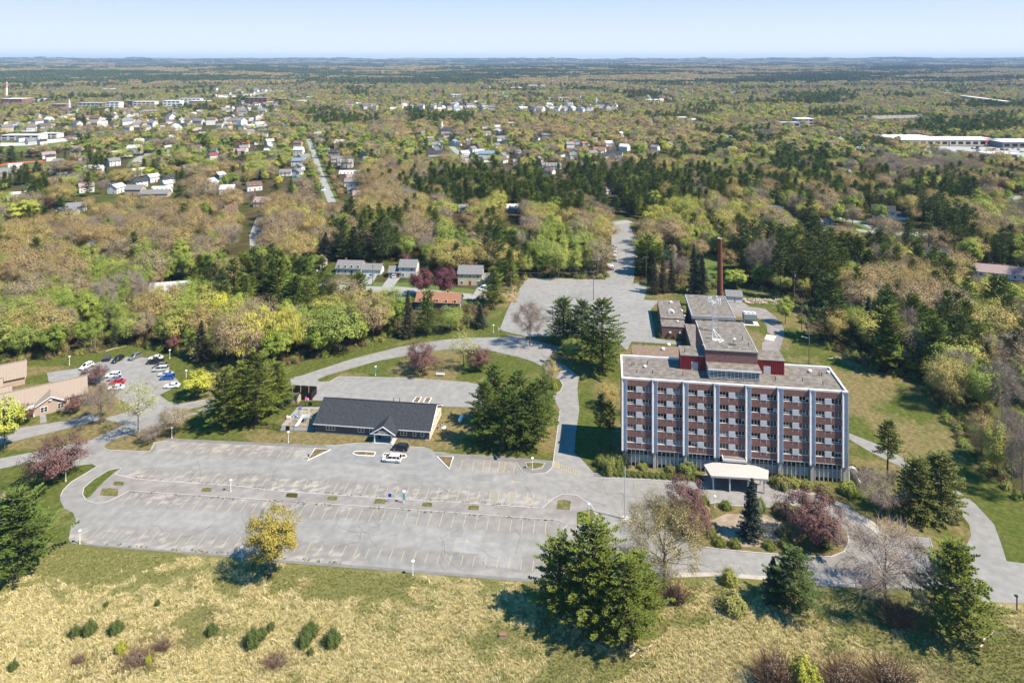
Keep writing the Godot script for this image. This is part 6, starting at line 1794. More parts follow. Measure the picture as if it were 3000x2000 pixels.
	part("seat", box_mesh(Vector3(3.0, 0.18, 0.6), Vector3(0, 0.5, 0)), mat("bench_stone", 0.5, 0.47, 0.45), be)
	part("backrest", box_mesh(Vector3(3.0, 0.4, 0.12), Vector3(0, 0.85, -0.28)), mat("bench_stone", 0.5, 0.47, 0.45), be)
	for s in [-1.2, 1.2]: part("leg", box_mesh(Vector3(0.3, 0.42, 0.5), Vector3(s, 0.21, 0)), mat("bench_stone", 0.5, 0.47, 0.45), be)
	var ge := thing("cooling_unit", "large grey cooling unit on a steel frame behind the stair block", "cooling unit", Q("R", 1795, 480), ANG)
	for x in [-2.3, 2.3]:
		for z in [-1.6, 1.6]: part("leg", box_mesh(Vector3(0.18, 1.5, 0.18), Vector3(x, 0.75, z)), mat("galvanised", 0.5, 0.5, 0.5, 0.45, 0.3), ge)
	var gb := part("housing", box_mesh(Vector3(5.0, 2.6, 3.8), Vector3(0, 2.8, 0)), mat("unit_grey", 0.26, 0.29, 0.3, 0.6), ge)
	part("louvre_band", box_mesh(Vector3(4.7, 0.5, 0.1), Vector3(0, 1.85, 1.92)), mat("unit_dark", 0.1, 0.12, 0.12), gb)
	for x in [-1.6, 0.0, 1.6]:
		var fb := MB.new()
		fb.tube(Vector3(x, 4.1, 0), Vector3(x, 4.5, 0), 0.75, 0.75, 12, true)
		part("fan", fb.mesh(), mat("unit_pale", 0.5, 0.54, 0.56), gb)
	part("pad", box_mesh(Vector3(6.5, 0.12, 4.6), Vector3(0, 0.06, 0.4)), mat("pale_concrete", 0.55, 0.5, 0.45), ge)
	# rubble heap behind the garage and fallen branches
	var rub := MB.new()
	var r := RandomNumberGenerator.new()
	r.seed = 12
	for k in 160: rub.box(Vector3(r.randf_range(-9, 9), r.randf_range(0, 0.5), r.randf_range(-3, 3)), Vector3(r.randf_range(0.3, 2.2), 0.12, r.randf_range(0.15, 0.4)), Basis(UP, r.randf() * TAU) * Basis(Vector3.RIGHT, r.randf_range(-0.4, 0.4)))
	var ro := lone("rubble", rub.mesh(), mat("weathered_boards", 0.42, 0.34, 0.28), "heap of weathered boards and rubble behind the garage", "rubble", "", "stuff")
	ro.position = Q("R", 1990, 195)
	for l in [["E", 900, 1240, 0.2, "bleached fallen branch below the big pines"], ["B", 860, 205, 0.4, "pale fallen trunk at the edge of the birch wood"], ["O", 600, 1208, -0.1, "pale fallen pole on the hospital lawn"], ["F", 1400, 1365, 0.3, "bleached fallen branches beneath the corner pine"]]:
		var lb := MB.new()
		var p := Vector3.ZERO
		for k in 6:
			var nx := p + Vector3(1.1, 0, -0.35).rotated(UP, l[3] + sin(k * 1.7) * 0.3) + Vector3(0, 0.06 * sin(k * 2.0), 0)
			lb.tube(p, nx, 0.13 - 0.016 * k, 0.115 - 0.016 * k, 5)
			if k in [2, 4]: lb.tube(nx, nx + Vector3(0.7, 0.35, 1.3), 0.06, 0.03, 4)
			p = nx
		var lo := lone("fallen_branch", lb.mesh(), mat("bleached_wood", 0.5, 0.42, 0.34), l[4], "branch", "fallen branches")
		lo.position = Q(l[0], l[1], l[2]) + Vector3(-2.5, 0.1, 0)
	var bx := thing("field_box", "small brown wooden box lying in the straw meadow", "box", G(1474, 1865))
	part("board", box_mesh(Vector3(1.4, 0.4, 0.6), Vector3(0, 0.25, 0)), mat("weathered_boards", 0.42, 0.34, 0.28), bx)
	part("lid", box_mesh(Vector3(1.5, 0.08, 0.7), Vector3(0, 0.5, 0)), mat("brown_lid", 0.2, 0.1, 0.06), bx)

var post_m: ArrayMesh
func post_mesh() -> ArrayMesh:
	if post_m == null:
		var b := MB.new()
		b.tube(Vector3.ZERO, Vector3(0, 1.6, 0), 0.05, 0.05, 6, true)
		post_m = b.mesh()
	return post_m

# ---------------------------------------------------------------- trees
func rdir(r: RandomNumberGenerator) -> Vector3:
	var z := r.randf_range(-1, 1)
	var t := r.randf() * TAU
	var s := sqrt(1 - z * z)
	return Vector3(s * cos(t), z, s * sin(t))

func grey(v: float) -> Color:
	return Color(v, v, v)

# conifer: whorls of branches carrying sprays of needles
func conifer(sd: int, H: float, R: float, base: float, opt: Dictionary) -> Array:
	var r := RandomNumberGenerator.new()
	r.seed = sd
	var wood := MB.new()
	var cr := MB.new()
	var step: float = opt.step
	var nbr: int = opt.n
	var ts: float = opt.size
	var lean := Vector3(r.randf_range(-0.02, 0.02), 0, r.randf_range(-0.02, 0.02))
	var r0 := H * 0.0135
	for k in 6:
		var a := float(k) / 6
		var b := float(k + 1) / 6
		wood.tube(Vector3(0, a * H * 0.97, 0) + lean * a * H, Vector3(0, b * H * 0.97, 0) + lean * b * H, lerpf(r0, 0.03, a), lerpf(r0, 0.03, b), 6)
	var y := base * H
	var az := r.randf() * TAU
	while y < H * 0.985:
		var t := (y / H - base) / (1 - base)
		var prof: float = pow(1 - t, opt.pow) * minf(1.0, opt.foot + t * 4.0)
		for k in nbr:
			if r.randf() < opt.gap: continue
			az += TAU / nbr + r.randf_range(-0.45, 0.45)
			var L := maxf(R * prof * r.randf_range(0.62, 1.08) * (1.0 + opt.lobe * sin(az * 2.0 + sd) * cos(y * 0.6 + sd)), 0.3)
			var el: float = opt.rise + t * opt.lift + r.randf_range(-0.1, 0.1)
			var d := Vector3(cos(az) * cos(el), sin(el), sin(az) * cos(el))
			var side := Vector3(-sin(az), 0, cos(az))
			var o := Vector3(0, y + r.randf_range(-0.3, 0.3) * step, 0) + lean * y
			if opt.limbs: wood.tube(o, o + d * L * 0.8, 0.02 + L * 0.012, 0.015, 3)
			var shade := r.randf_range(0.72, 1.22)
			var s: float = L * opt.inner
			while s < L:
				var span: float = (L - s) * opt.fan + 0.22 * ts
				for j in opt.sprays:
					var p: Vector3 = o + d * s + side * r.randf_range(-span, span) + Vector3(0, opt.droop * s * s / maxf(L, 1.0) + r.randf_range(-0.12, 0.16) * ts, 0)
					cr.w = grey(shade * r.randf_range(0.8, 1.2))
					for q in opt.tufts:
						var td := (d * r.randf_range(0.2, 1.0) + side * r.randf_range(-0.9, 0.9) + UP * r.randf_range(-0.1, 0.75)).normalized()
						var fn := (UP * 1.0 + rdir(r) * 0.8).normalized()
						cr.leaf(p, fn, td, ts * r.randf_range(0.35, 0.6), ts * r.randf_range(0.7, 1.25))
				s += opt.along * ts
		y += step * r.randf_range(0.8, 1.2)
	# leader
	cr.w = grey(1.0)
	for k in 10: cr.leaf(Vector3(0, H * r.randf_range(0.94, 0.99), 0) + lean * H, rdir(r), (UP + rdir(r) * 0.6).normalized(), ts * 0.4, ts)
	return [wood, cr]

# broadleaf: limbs reaching into clumps of leaves, buds and twigs
func broadleaf(sd: int, H: float, R: float, base: float, opt: Dictionary) -> Array:
	var r := RandomNumberGenerator.new()
	r.seed = sd
	var wood := MB.new()
	var cr := MB.new()
	var r0: float = H * opt.girth
	var cy := H * (base + (1 - base) * 0.5)
	var ry := H * (1 - base) * 0.5
	var trunk := [Vector3.ZERO]
	var fork := H * (base * 0.9 + 0.06)
	var bend := Vector3(r.randf_range(-1, 1), 0, r.randf_range(-1, 1)) * 0.02
	for k in 5: trunk.append(Vector3(0, H * 0.72 * (k + 1) / 5.0, 0) + bend * H * (k + 1) / 5.0 + Vector3(r.randf_range(-0.1, 0.1), 0, r.randf_range(-0.1, 0.1)) * k * 0.5)
	for k in 5: wood.tube(trunk[k], trunk[k + 1], lerpf(r0, r0 * 0.25, k / 5.0), lerpf(r0, r0 * 0.25, (k + 1) / 5.0), 6)
	var mids := []
	var ncl: int = opt.clumps
	for i in ncl:
		var d := rdir(r)
		d.y = d.y * 0.8 + 0.2
		var f := pow(r.randf(), opt.shell)
		var lump := 1.0 + 0.22 * sin(d.x * 5.0 + sd) * cos(d.z * 4.0 + sd * 2.0)
		var c := Vector3(d.x * R * lump * f, cy + d.y * ry * f, d.z * R * lump * f)
		if opt.umbrella > 0: c.y = cy + (absf(d.y) * 1.5 - 0.5) * ry * f + opt.umbrella * ry * 0.1
		# limb
		var o: Vector3
		var rr := r0 * 0.3
		if i < opt.limbs or mids.is_empty():
			var ty := clampf(lerpf(fork, H * 0.62, (c.y - H * base) / (H * (1 - base)) * r.randf_range(0.5, 1.0)), fork, H * 0.68)
			o = Vector3(0, ty, 0) + bend * ty
		else:
			o = mids[0]
			for m in mids:
				if m.distance_squared_to(c) < o.distance_squared_to(c): o = m
			rr = r0 * 0.13
		var mid := o.lerp(c, 0.55) + Vector3(0, (c.y - o.y) * -0.08 + 0.25, 0)
		wood.tube(o, mid, rr, rr * 0.6, 4)
		wood.tube(mid, c, rr * 0.6, rr * 0.2, 3)
		mids.append(mid)
		mids.append(c)
		var out := (c - Vector3(0, cy - ry * 0.3, 0)).normalized()
		var shade := r.randf_range(0.86, 1.14)
		var crad: float = opt.crad * r.randf_range(0.75, 1.25)
		for k in opt.twigs:
			var td := (out * 0.8 + rdir(r)).normalized()
			cr.w = Color(opt.twig, opt.twig * 0.93, opt.twig * 0.88)
			cr.leaf(c + rdir(r) * crad * 0.4, rdir(r), td, opt.tw, crad * r.randf_range(0.9, 1.9))
		for k in opt.leaves:
			var ld := rdir(r)
			var p := c + ld * crad * pow(r.randf(), 0.45)
			cr.w = grey(shade * r.randf_range(0.88, 1.12))
			if opt.weep > 0:
				cr.leaf(p, rdir(r), (Vector3.DOWN + rdir(r) * 0.35).normalized(), opt.leaf * 0.35, opt.weep * r.randf_range(0.5, 1.3))
			else:
				var fn: Vector3 = (ld * 0.6 + out * opt.out + UP * 0.35 + rdir(r) * 0.55).normalized()
				cr.leaf(p, fn, fn.cross(rdir(r)).normalized(), opt.leaf * r.randf_range(0.6, 1.2), opt.leaf * r.randf_range(0.7, 1.3))
	return [wood, cr]

const CON := {"step": 0.8, "n": 6, "size": 0.52, "pow": 0.38, "foot": 0.55, "gap": 0.16, "rise": 0.02, "lift": 0.65, "limbs": true, "inner": 0.3, "fan": 0.42, "sprays": 3, "tufts": 4, "along": 0.68, "droop": 0.0, "lobe": 0.25}
const BRO := {"girth": 0.016, "clumps": 70, "shell": 0.3, "umbrella": 0.0, "limbs": 14, "crad": 1.15, "twigs": 0, "twig": 0.5, "tw": 0.05, "leaves": 75, "leaf": 0.42, "weep": 0.0, "out": 1.15}

# kind: [generator, reference height, reference radius, bare trunk share, options, bark colour, leaf tints, node name, plain words]
var KINDS := {
	"pine": ["con", 18.0, 5.2, 0.16, {}, [0.09, 0.07, 0.06], [[0.105, 0.15, 0.032], [0.088, 0.125, 0.037], [0.155, 0.185, 0.036]], "pine_tree", "dark green white pine"],
	"tallpine": ["con", 20.0, 4.4, 0.42, {"gap": 0.22}, [0.1, 0.075, 0.06], [[0.095, 0.13, 0.036], [0.085, 0.118, 0.038], [0.12, 0.15, 0.038]], "tall_pine_tree", "tall dark pine with bare lower trunk"],
	"spruce": ["con", 14.0, 3.6, 0.03, {"step": 0.55, "n": 8, "pow": 0.85, "foot": 0.8, "gap": 0.05, "rise": -0.12, "lift": 0.5, "inner": 0.25, "fan": 0.3, "size": 0.5, "droop": -0.06, "lobe": 0.0}, [0.09, 0.075, 0.065], [[0.085, 0.105, 0.07], [0.13, 0.125, 0.075], [0.075, 0.1, 0.08]], "spruce_tree", "dense conical spruce"],
	"bud": ["bro", 15.0, 5.2, 0.2, {"twigs": 24, "twig": 0.55, "leaves": 62, "leaf": 0.25, "crad": 1.65, "limbs": 20, "clumps": 92, "shell": 0.22}, [0.2, 0.16, 0.13], [[0.375, 0.28, 0.13], [0.35, 0.265, 0.145], [0.4, 0.325, 0.12], [0.31, 0.25, 0.16]], "budding_tree", "tan budding broadleaf tree"],
	"olive": ["bro", 14.0, 4.8, 0.18, {"twigs": 10, "twig": 0.55, "leaves": 68, "leaf": 0.32, "crad": 1.55, "shell": 0.24}, [0.17, 0.14, 0.11], [[0.26, 0.285, 0.07], [0.33, 0.315, 0.08], [0.21, 0.255, 0.06]], "leafing_tree", "olive green leafing tree"],
	"green": ["bro", 14.0, 4.2, 0.14, {"twigs": 2, "leaves": 70}, [0.16, 0.13, 0.1], [[0.175, 0.235, 0.04], [0.25, 0.29, 0.055], [0.15, 0.2, 0.036]], "green_tree", "fresh green leafy tree"],
	"birch": ["bro", 15.0, 2.7, 0.06, {"girth": 0.009, "clumps": 62, "shell": 0.5, "crad": 0.95, "leaves": 30, "leaf": 0.3, "twigs": 12, "twig": 0.8, "limbs": 14}, [0.62, 0.59, 0.54], [[0.23, 0.295, 0.055], [0.29, 0.33, 0.07], [0.19, 0.25, 0.045]], "birch_tree", "slender pale-trunked birch in new leaf"],
	"yellow": ["bro", 13.0, 4.6, 0.15, {"twigs": 2, "leaves": 72}, [0.16, 0.13, 0.1], [[0.36, 0.36, 0.05], [0.33, 0.345, 0.06], [0.45, 0.42, 0.05]], "yellow_tree", "bright yellow-green flowering maple"],
	"willow": ["bro", 14.0, 6.0, 0.12, {"weep": 1.1, "leaves": 90, "leaf": 0.42, "crad": 1.4, "umbrella": 1.0, "clumps": 80}, [0.14, 0.11, 0.09], [[0.47, 0.44, 0.1], [0.4, 0.39, 0.1]], "willow_tree", "golden weeping willow"],
	"bare": ["bro", 14.0, 5.0, 0.2, {"twigs": 42, "twig": 1.0, "tw": 0.055, "leaves": 5, "leaf": 0.16, "crad": 1.5, "limbs": 20, "clumps": 80, "girth": 0.015}, [0.2, 0.17, 0.15], [[0.27, 0.235, 0.205], [0.24, 0.2, 0.175]], "bare_tree", "grey-brown leafless tree"],
	"purple": ["bro", 8.0, 4.2, 0.1, {"twigs": 14, "twig": 0.55, "leaves": 52, "leaf": 0.26, "crad": 0.95, "clumps": 80}, [0.12, 0.09, 0.08], [[0.155, 0.08, 0.07], [0.14, 0.075, 0.07]], "purple_tree", "reddish purple crabapple"],
	"copper": ["bro", 10.0, 3.8, 0.12, {"twigs": 2, "leaves": 72, "leaf": 0.34, "clumps": 76}, [0.1, 0.08, 0.07], [[0.12, 0.045, 0.055], [0.15, 0.07, 0.06]], "copper_beech", "dark purple rounded beech"],
	"hemlock": ["con", 13.0, 4.6, 0.03, {"step": 0.55, "n": 8, "pow": 0.36, "foot": 0.8, "gap": 0.06, "rise": 0.0, "lift": 0.5, "inner": 0.3, "fan": 0.36, "size": 0.42, "lobe": 0.12}, [0.09, 0.075, 0.065], [[0.19, 0.2, 0.06]], "hemlock_tree", "broad dense mid-green hemlock"],
	"oak": ["bro", 17.0, 8.6, 0.16, {"twigs": 34, "twig": 0.5, "tw": 0.05, "leaves": 34, "leaf": 0.19, "crad": 1.6, "limbs": 34, "clumps": 150, "girth": 0.018}, [0.2, 0.17, 0.14], [[0.36, 0.31, 0.15]], "spreading_oak", "broad spreading oak with pale young leaves"],
	"sparse": ["bro", 14.0, 4.4, 0.26, {"twigs": 16, "twig": 0.8, "tw": 0.05, "leaves": 12, "leaf": 0.3, "crad": 1.1, "limbs": 22, "clumps": 60, "girth": 0.014}, [0.32, 0.28, 0.24], [[0.33, 0.34, 0.13]], "thin_tree", "thin tree with sparse tufts of young leaves"],
	"amber": ["bro", 14.0, 5.6, 0.12, {"twigs": 8, "leaves": 62, "leaf": 0.27, "clumps": 190, "limbs": 30, "crad": 0.95, "shell": 0.42}, [0.3, 0.25, 0.21], [[0.275, 0.222, 0.05]], "amber_maple", "round maple with amber and green young leaves"]}
var KMESH := {}
var LOW := {}
var trees := []

func merge(a: Dictionary, b: Dictionary) -> Dictionary:
	var d := a.duplicate()
	d.merge(b, true)
	return d

func grow(kind: String, sd: int, low := false) -> Array:
	var k: Array = KINDS[kind]
	if k[0] == "con":
		var o := merge(CON, k[4])
		if low:
			o.size = 1.05
			o.step = 1.5
			o.sprays = 3
			o.tufts = 3
			o.n = 6
			o.limbs = false
		return conifer(sd, k[1], k[2], k[3], o)
	var o := merge(BRO, k[4])
	if low:
		o.clumps = 34
		o.leaves = int(34 * (o.leaves + 8) / 60.0) + 4
		o.leaf = o.leaf * 1.3 + 0.15
		o.out = 1.7
		o.twigs = int(o.twigs * 0.4)
		o.tw = 0.16
		o.crad *= 1.12
		o.limbs = 7
	return broadleaf(sd, k[1], k[2], k[3], o)

func tree_protos() -> void:
	for kind in KINDS:
		var k: Array = KINDS[kind]
		var vs := []
		for v in (1 if kind in ["amber", "oak", "sparse", "hemlock"] else 2 if kind in ["copper", "willow", "yellow"] else 3):
			var g := grow(kind, hash(kind) % 1000 + v * 17)
			vs.append([g[0].mesh(), g[1].mesh(false)])
		KMESH[kind] = vs
		var lows := []
		for v in 2:
			var g := grow(kind, hash(kind) % 1000 + 300 + v * 13, true)
			# one mesh, bark darker than the tint
			var m: MB = g[1]
			m.w = Color(0.45, 0.38, 0.36)
			for i in g[0].v.size():
				m.v.append(g[0].v[i])
				m.c.append(Color(0.5, 0.42, 0.38) if kind != "birch" else Color(1.4, 1.3, 1.5))
			lows.append(m.mesh(false))
		for v in 2:
			# the full crown again, for the middle distance
			var g := grow(kind, hash(kind) % 1000 + v * 17)
			var m: MB = g[1]
			for i in g[0].v.size():
				m.v.append(g[0].v[i])
				m.c.append(Color(0.5, 0.42, 0.38) if kind != "birch" else Color(1.4, 1.3, 1.5))
			lows.append(m.mesh(false))
		LOW[kind] = lows

# the pines close by carry finer needles
func near_pines() -> void:
	var vs := []
	for v in 3:
		var g := conifer(900 + v * 7, 18.0, 5.2, 0.14, merge(CON, {"size": 0.38, "step": 0.66, "sprays": 4, "tufts": 5, "along": 0.8, "n": 6}))
		vs.append([g[0].mesh(), g[1].mesh(false)])
	KMESH["pine_near"] = vs

func tree(kind: String, p: Vector3, h: float, w: float, tint := -1, where := "") -> void:
	var k: Array = KINDS[kind]
	trees.append({"k": kind, "p": p, "h": h, "w": w, "t": tint if tint >= 0 else rng.randi() % k[6].size(), "v": rng.randi(), "a": rng.randf() * TAU, "where": where, "s": h / maxf(-p.z, 1.0), "hero": where != ""})

# tree by photo: base pixel, top pixel row, crown width in source pixels
func ptree(kind: String, c: String, x: float, y: float, top: float, wide: float, where: String, tint := -1) -> void:
	var b := src(c, x, y)
	var t := src(c, x, top)
	var m := (b.y - HY) / HC
	tree(kind, G(b.x, b.y), (b.y - t.y) / m, wide / float(CROP[c][2]) / m * (1.18 if kind == "pine" else 1.0), tint, where)

func hero_trees() -> void:
	var w := "beside the straw meadow path"
	ptree("amber", "D", 1865, 672, 208, 395, "beside the straw meadow path", 0)
	for t in [["pine", "E", 800, 1165, 560, 420], ["pine", "E", 560, 1030, 300, 560], ["pine", "E", 330, 960, 400, 420], ["pine", "E", 880, 1010, 520, 400], ["pine", "E", 640, 1120, 560, 400]]:
		ptree(t[0], t[1], t[2], t[3], t[4], t[5], "in the big clump on the meadow", 2)
	ptree("oak", "E", 1045, 770, 190, 600, "behind the big pine clump", 0)
	ptree("pine", "E", 1940, 915, 495, 390, "low and bushy beside the lower footway", 1)
	ptree("spruce", "E", 1800, 850, 545, 190, "tucked behind the bushy young pine", 1)
	ptree("bare", "F", 770, 1110, 690, 490, "spreading over the lower road")
	ptree("pine", "F", 1180, 1310, 775, 440, "standing alone at the corner of the drives", 2)
	ptree("hemlock", "F", 960, 610, 285, 300, "in front of the pair on the lawn end", 0)
	ptree("hemlock", "F", 1090, 590, 255, 320, "at the back of the pair on the lawn end", 0)
	ptree("tallpine", "F", 785, 400, 70, 200, "beside the path at the block's end", 2)
	ptree("bare", "F", 745, 595, 360, 240, "with white leaning stems beside the spruce pair")
	ptree("spruce", "E", 1650, 415, -5, 215, "in the middle of the oval island", 2)
	ptree("purple", "E", 1190, 260, 10, 290, "at the upper corner of the oval island")
	ptree("purple", "E", 1255, 390, 190, 240, "beside the larger crabapple of the oval island")
	ptree("purple", "E", 2060, 420, 85, 380, "at the rounded end of the oval island")
	ptree("purple", "E", 2130, 470, 200, 330, "low at the rounded end of the oval island")
	ptree("pine", "D", 130, 665, 85, 540, "at the corner of meadow and car park", 0)
	ptree("bare", "D", 20, 400, 130, 260, "with purplish twigs behind the corner pine")
	ptree("purple", "B", 420, 1185, 890, 440, "on the lawn beside the entrance drive")
	ptree("bare", "B", 770, 765, 455, 240, "beside the service road")
	ptree("sparse", "B", 1055, 860, 445, 290, "in the road island", 0)
	ptree("bud", "B", 1340, 830, 640, 220, "low and round beside the sparse tree", 3)
	ptree("bare", "B", 1150, 905, 780, 160, "small and bushy in the road island")
	ptree("yellow", "B", 1510, 560, 365, 230, "beside the staff car park entrance", 0)
	for t in [[1720, 800, 330, 330], [1960, 760, 205, 380], [2120, 640, 300, 280], [1850, 650, 290, 300]]:
		ptree("pine", "B", t[0], t[1], t[2], t[3], "in the clump beside the playground", 2)
	ptree("yellow", "B", 30, 975, 570, 270, "beside the tan building's front", 1)
	ptree("purple", "B", 190, 760, 612, 130, "by the tan building's porch")
	ptree("purple", "B", 560, 680, 545, 150, "before the tan building's windows")
	ptree("purple", "B", 725, 455, 312, 180, "at the tan building's end wall")
	ptree("green", "B", 20, 250, 105, 160, "behind the tan building", 1)
	ptree("willow", "L", 1900, 1190, 805, 430, "at the edge of the birch wood", 0)
	ptree("willow", "L", 2200, 1160, 800, 300, "at the edge of the birch wood", 0)
	for t in [[1540, 1030, 780, 110], [1690, 980, 680, 180], [1870, 900, 690, 170]]:
		ptree("yellow", "L", t[0], t[1], t[2], t[3], "beside the golden willows", 2)
	for t in [[1620, 650, 190, 300], [1830, 690, 215, 340], [1990, 680, 190, 330], [1690, 520, 45, 300], [1880, 500, 90, 300], [2060, 560, 130, 280]]:
		ptree("pine", "C", t[0], t[1], t[2], t[3], "in the clump between grey building and drive", 0)
	ptree("purple", "M", 1280, 1440, 1205, 300, "beside the stone bench")
	ptree("purple", "M", 1780, 1420, 1225, 240, "on the grassy loop island")
	ptree("sparse", "M", 1640, 1415, 1095, 260, "beside the loop road", 0)
	ptree("bud", "C", 2130, 215, 20, 130, "thin beside the loop road bend", 2)
	ptree("bare", "N", 150, 1318, 962, 270, "at the mouth of the rear car park")
	ptree("pine", "N", 430, 1300, 925, 330, "in the row beside the rear car park", 0)
	ptree("pine", "N", 585, 1355, 950, 320, "in the row beside the rear car park", 1)
	ptree("pine", "N", 755, 1535, 945, 430, "in the row beside the rear car park", 0)
	ptree("olive", "N", 510, 1430, 1275, 200, "small beneath the row of pines", 2)
	ptree("pine", "N", 1150, 720, 400, 220, "beside the rear lane", 0)
	for t in [[1190, 885, 585, 110], [1262, 875, 555, 120], [1335, 868, 580, 120], [1400, 705, 445, 150], [1520, 885, 475, 150], [1590, 895, 560, 160]]:
		ptree("spruce", "N", t[0], t[1], t[2], t[3], "in the group beside the rear lane", 1 if t[0] < 1410 else 0)
	ptree("green", "N", 1870, 840, 685, 180, "bushy beside the smokestack", 1)
	ptree("spruce", "M", 1160, 1145, 738, 165, "at the back of the bungalow gardens", 1)
	ptree("pine", "M", 1330, 1125, 745, 220, "at the back of the bungalow gardens", 0)
	ptree("olive", "M", 1530, 1095, 865, 200, "at the back of the bungalow gardens", 2)
	ptree("spruce", "M", 1785, 1055, 845, 170, "rounded at the back of the bungalow gardens", 0)
	ptree("copper", "M", 1275, 785, 552, 195, "on the close, one of a pair", 0)
	ptree("copper", "M", 1480, 795, 538, 210, "on the close, one of a pair", 0)
	ptree("pine", "M", 1895, 855, 545, 230, "beside the rear car park's reeds", 2)
	ptree("bud", "M", 1560, 590, 345, 340, "behind the copper beeches", 2)
	ptree("bud", "M", 1950, 600, 340, 330, "behind the cream house", 2)
	ptree("green", "M", 745, 1205, 975, 150, "at the edge of the loop road wood", 1)
	for t in [[730, 930, 590, 230], [480, 890, 600, 240], [200, 980, 610, 260], [60, 930, 470, 260], [260, 830, 455, 230], [620, 1000, 720, 190]]:
		ptree("pine", "M", t[0], t[1], t[2], t[3], "in the grove before the white house", 0)
	for t in [[600, 490, 118, 150], [760, 490, 108, 160], [940, 495, 50, 200], [690, 480, 190, 140], [870, 480, 160, 150]]:
		ptree("pine", "M", t[0], t[1], t[2], t[3], "in the tall row behind the white house", 1)
	ptree("yellow", "M", 1805, 180, 15, 150, "bright in the wood beyond the close", 2)
	ptree("tallpine", "A", 20, 1320, 1000, 110, "at the hospital block's near end", 1)
	ptree("tallpine", "A", 75, 1300, 1040, 100, "at the hospital block's near end", 1)
	ptree("spruce", "A", 158, 1395, 1275, 95, "young before the brick block's front", 0)
	ptree("bud", "A", 60, 1060, 925, 120, "small beside the brick block's end wall", 2)
	for t in [[1960, 420, 230, 180], [1830, 330, 120, 260], [2130, 330, 180, 200], [1200, 380, 150, 240]]:
		ptree("willow", "N", t[0], t[1], t[2], t[3], "yellow in the wood beyond the rear lane", 0)
	ptree("green", "O", 245, 960, 775, 110, "bushy beside the rear drive", 1)
	ptree("yellow", "H", 180, 1480, 1285, 290, "broad and bright at the edge of the town streets", 1)
	ptree("copper", "H", 480, 1490, 1385, 180, "beside the broad yellow maple", 1)
	ptree("green", "I", 625, 1140, 1020, 150, "on the straight street", 0)
	ptree("green", "I", 630, 1035, 970, 90, "on the straight street", 0)
	var sr := RandomNumberGenerator.new()
	sr.seed = 61
	var s0 := Q2("I", 600, 770)
	var s1 := Q2("I", 790, 1280)
	for k in 26:
		var c := s0.lerp(s1, (k + sr.randf() * 0.6) / 26.0) + Vector2((8.0 if k % 2 else -8.0) + sr.randf_range(-1.0, 1.0), 0)
		tree(["green", "bud", "olive", "bud", "green"][sr.randi() % 5], Vector3(c.x, -0.02, c.y), sr.randf_range(6.5, 11.0), sr.randf_range(6.0, 8.5), -1, "planted along the straight street")
	# big pines of the far wood edge
	for t in [["pine", 580, 1085, 640, 260], ["pine", 1000, 1290, 830, 330], ["pine", 1290, 1340, 920, 300], ["pine", 1480, 1330, 900, 300], ["pine", 1620, 1260, 960, 260], ["pine", 750, 900, 555, 120], ["pine", 1040, 960, 680, 120], ["tallpine", 300, 800, 330, 120], ["tallpine", 420, 800, 340, 130], ["tallpine", 540, 780, 360, 120], ["tallpine", 210, 780, 290, 120], ["tallpine", 1370, 450, 130, 160], ["tallpine", 1260, 430, 170, 160], ["tallpine", 1440, 460, 150, 140], ["bare", 60, 690, 370, 150], ["bare", 160, 700, 360, 140], ["bud", 1400, 1560, 1200, 260], ["olive", 1620, 1600, 1230, 240], ["bare", 1780, 1640, 1240, 240]]:
		ptree(t[0], "O", t[1], t[2], t[3], t[4], "at the edge of the lawn wood")
	for t in [["bud", 1330, 330, 20, 150], ["bare", 1500, 420, 0, 160], ["green", 1400, 300, 60, 150], ["olive", 1420, 420, 80, 150], ["bare", 1560, 520, 120, 150]]:
		ptree(t[0], "F", t[1], t[2], t[3], t[4], "at the edge of the lawn wood")

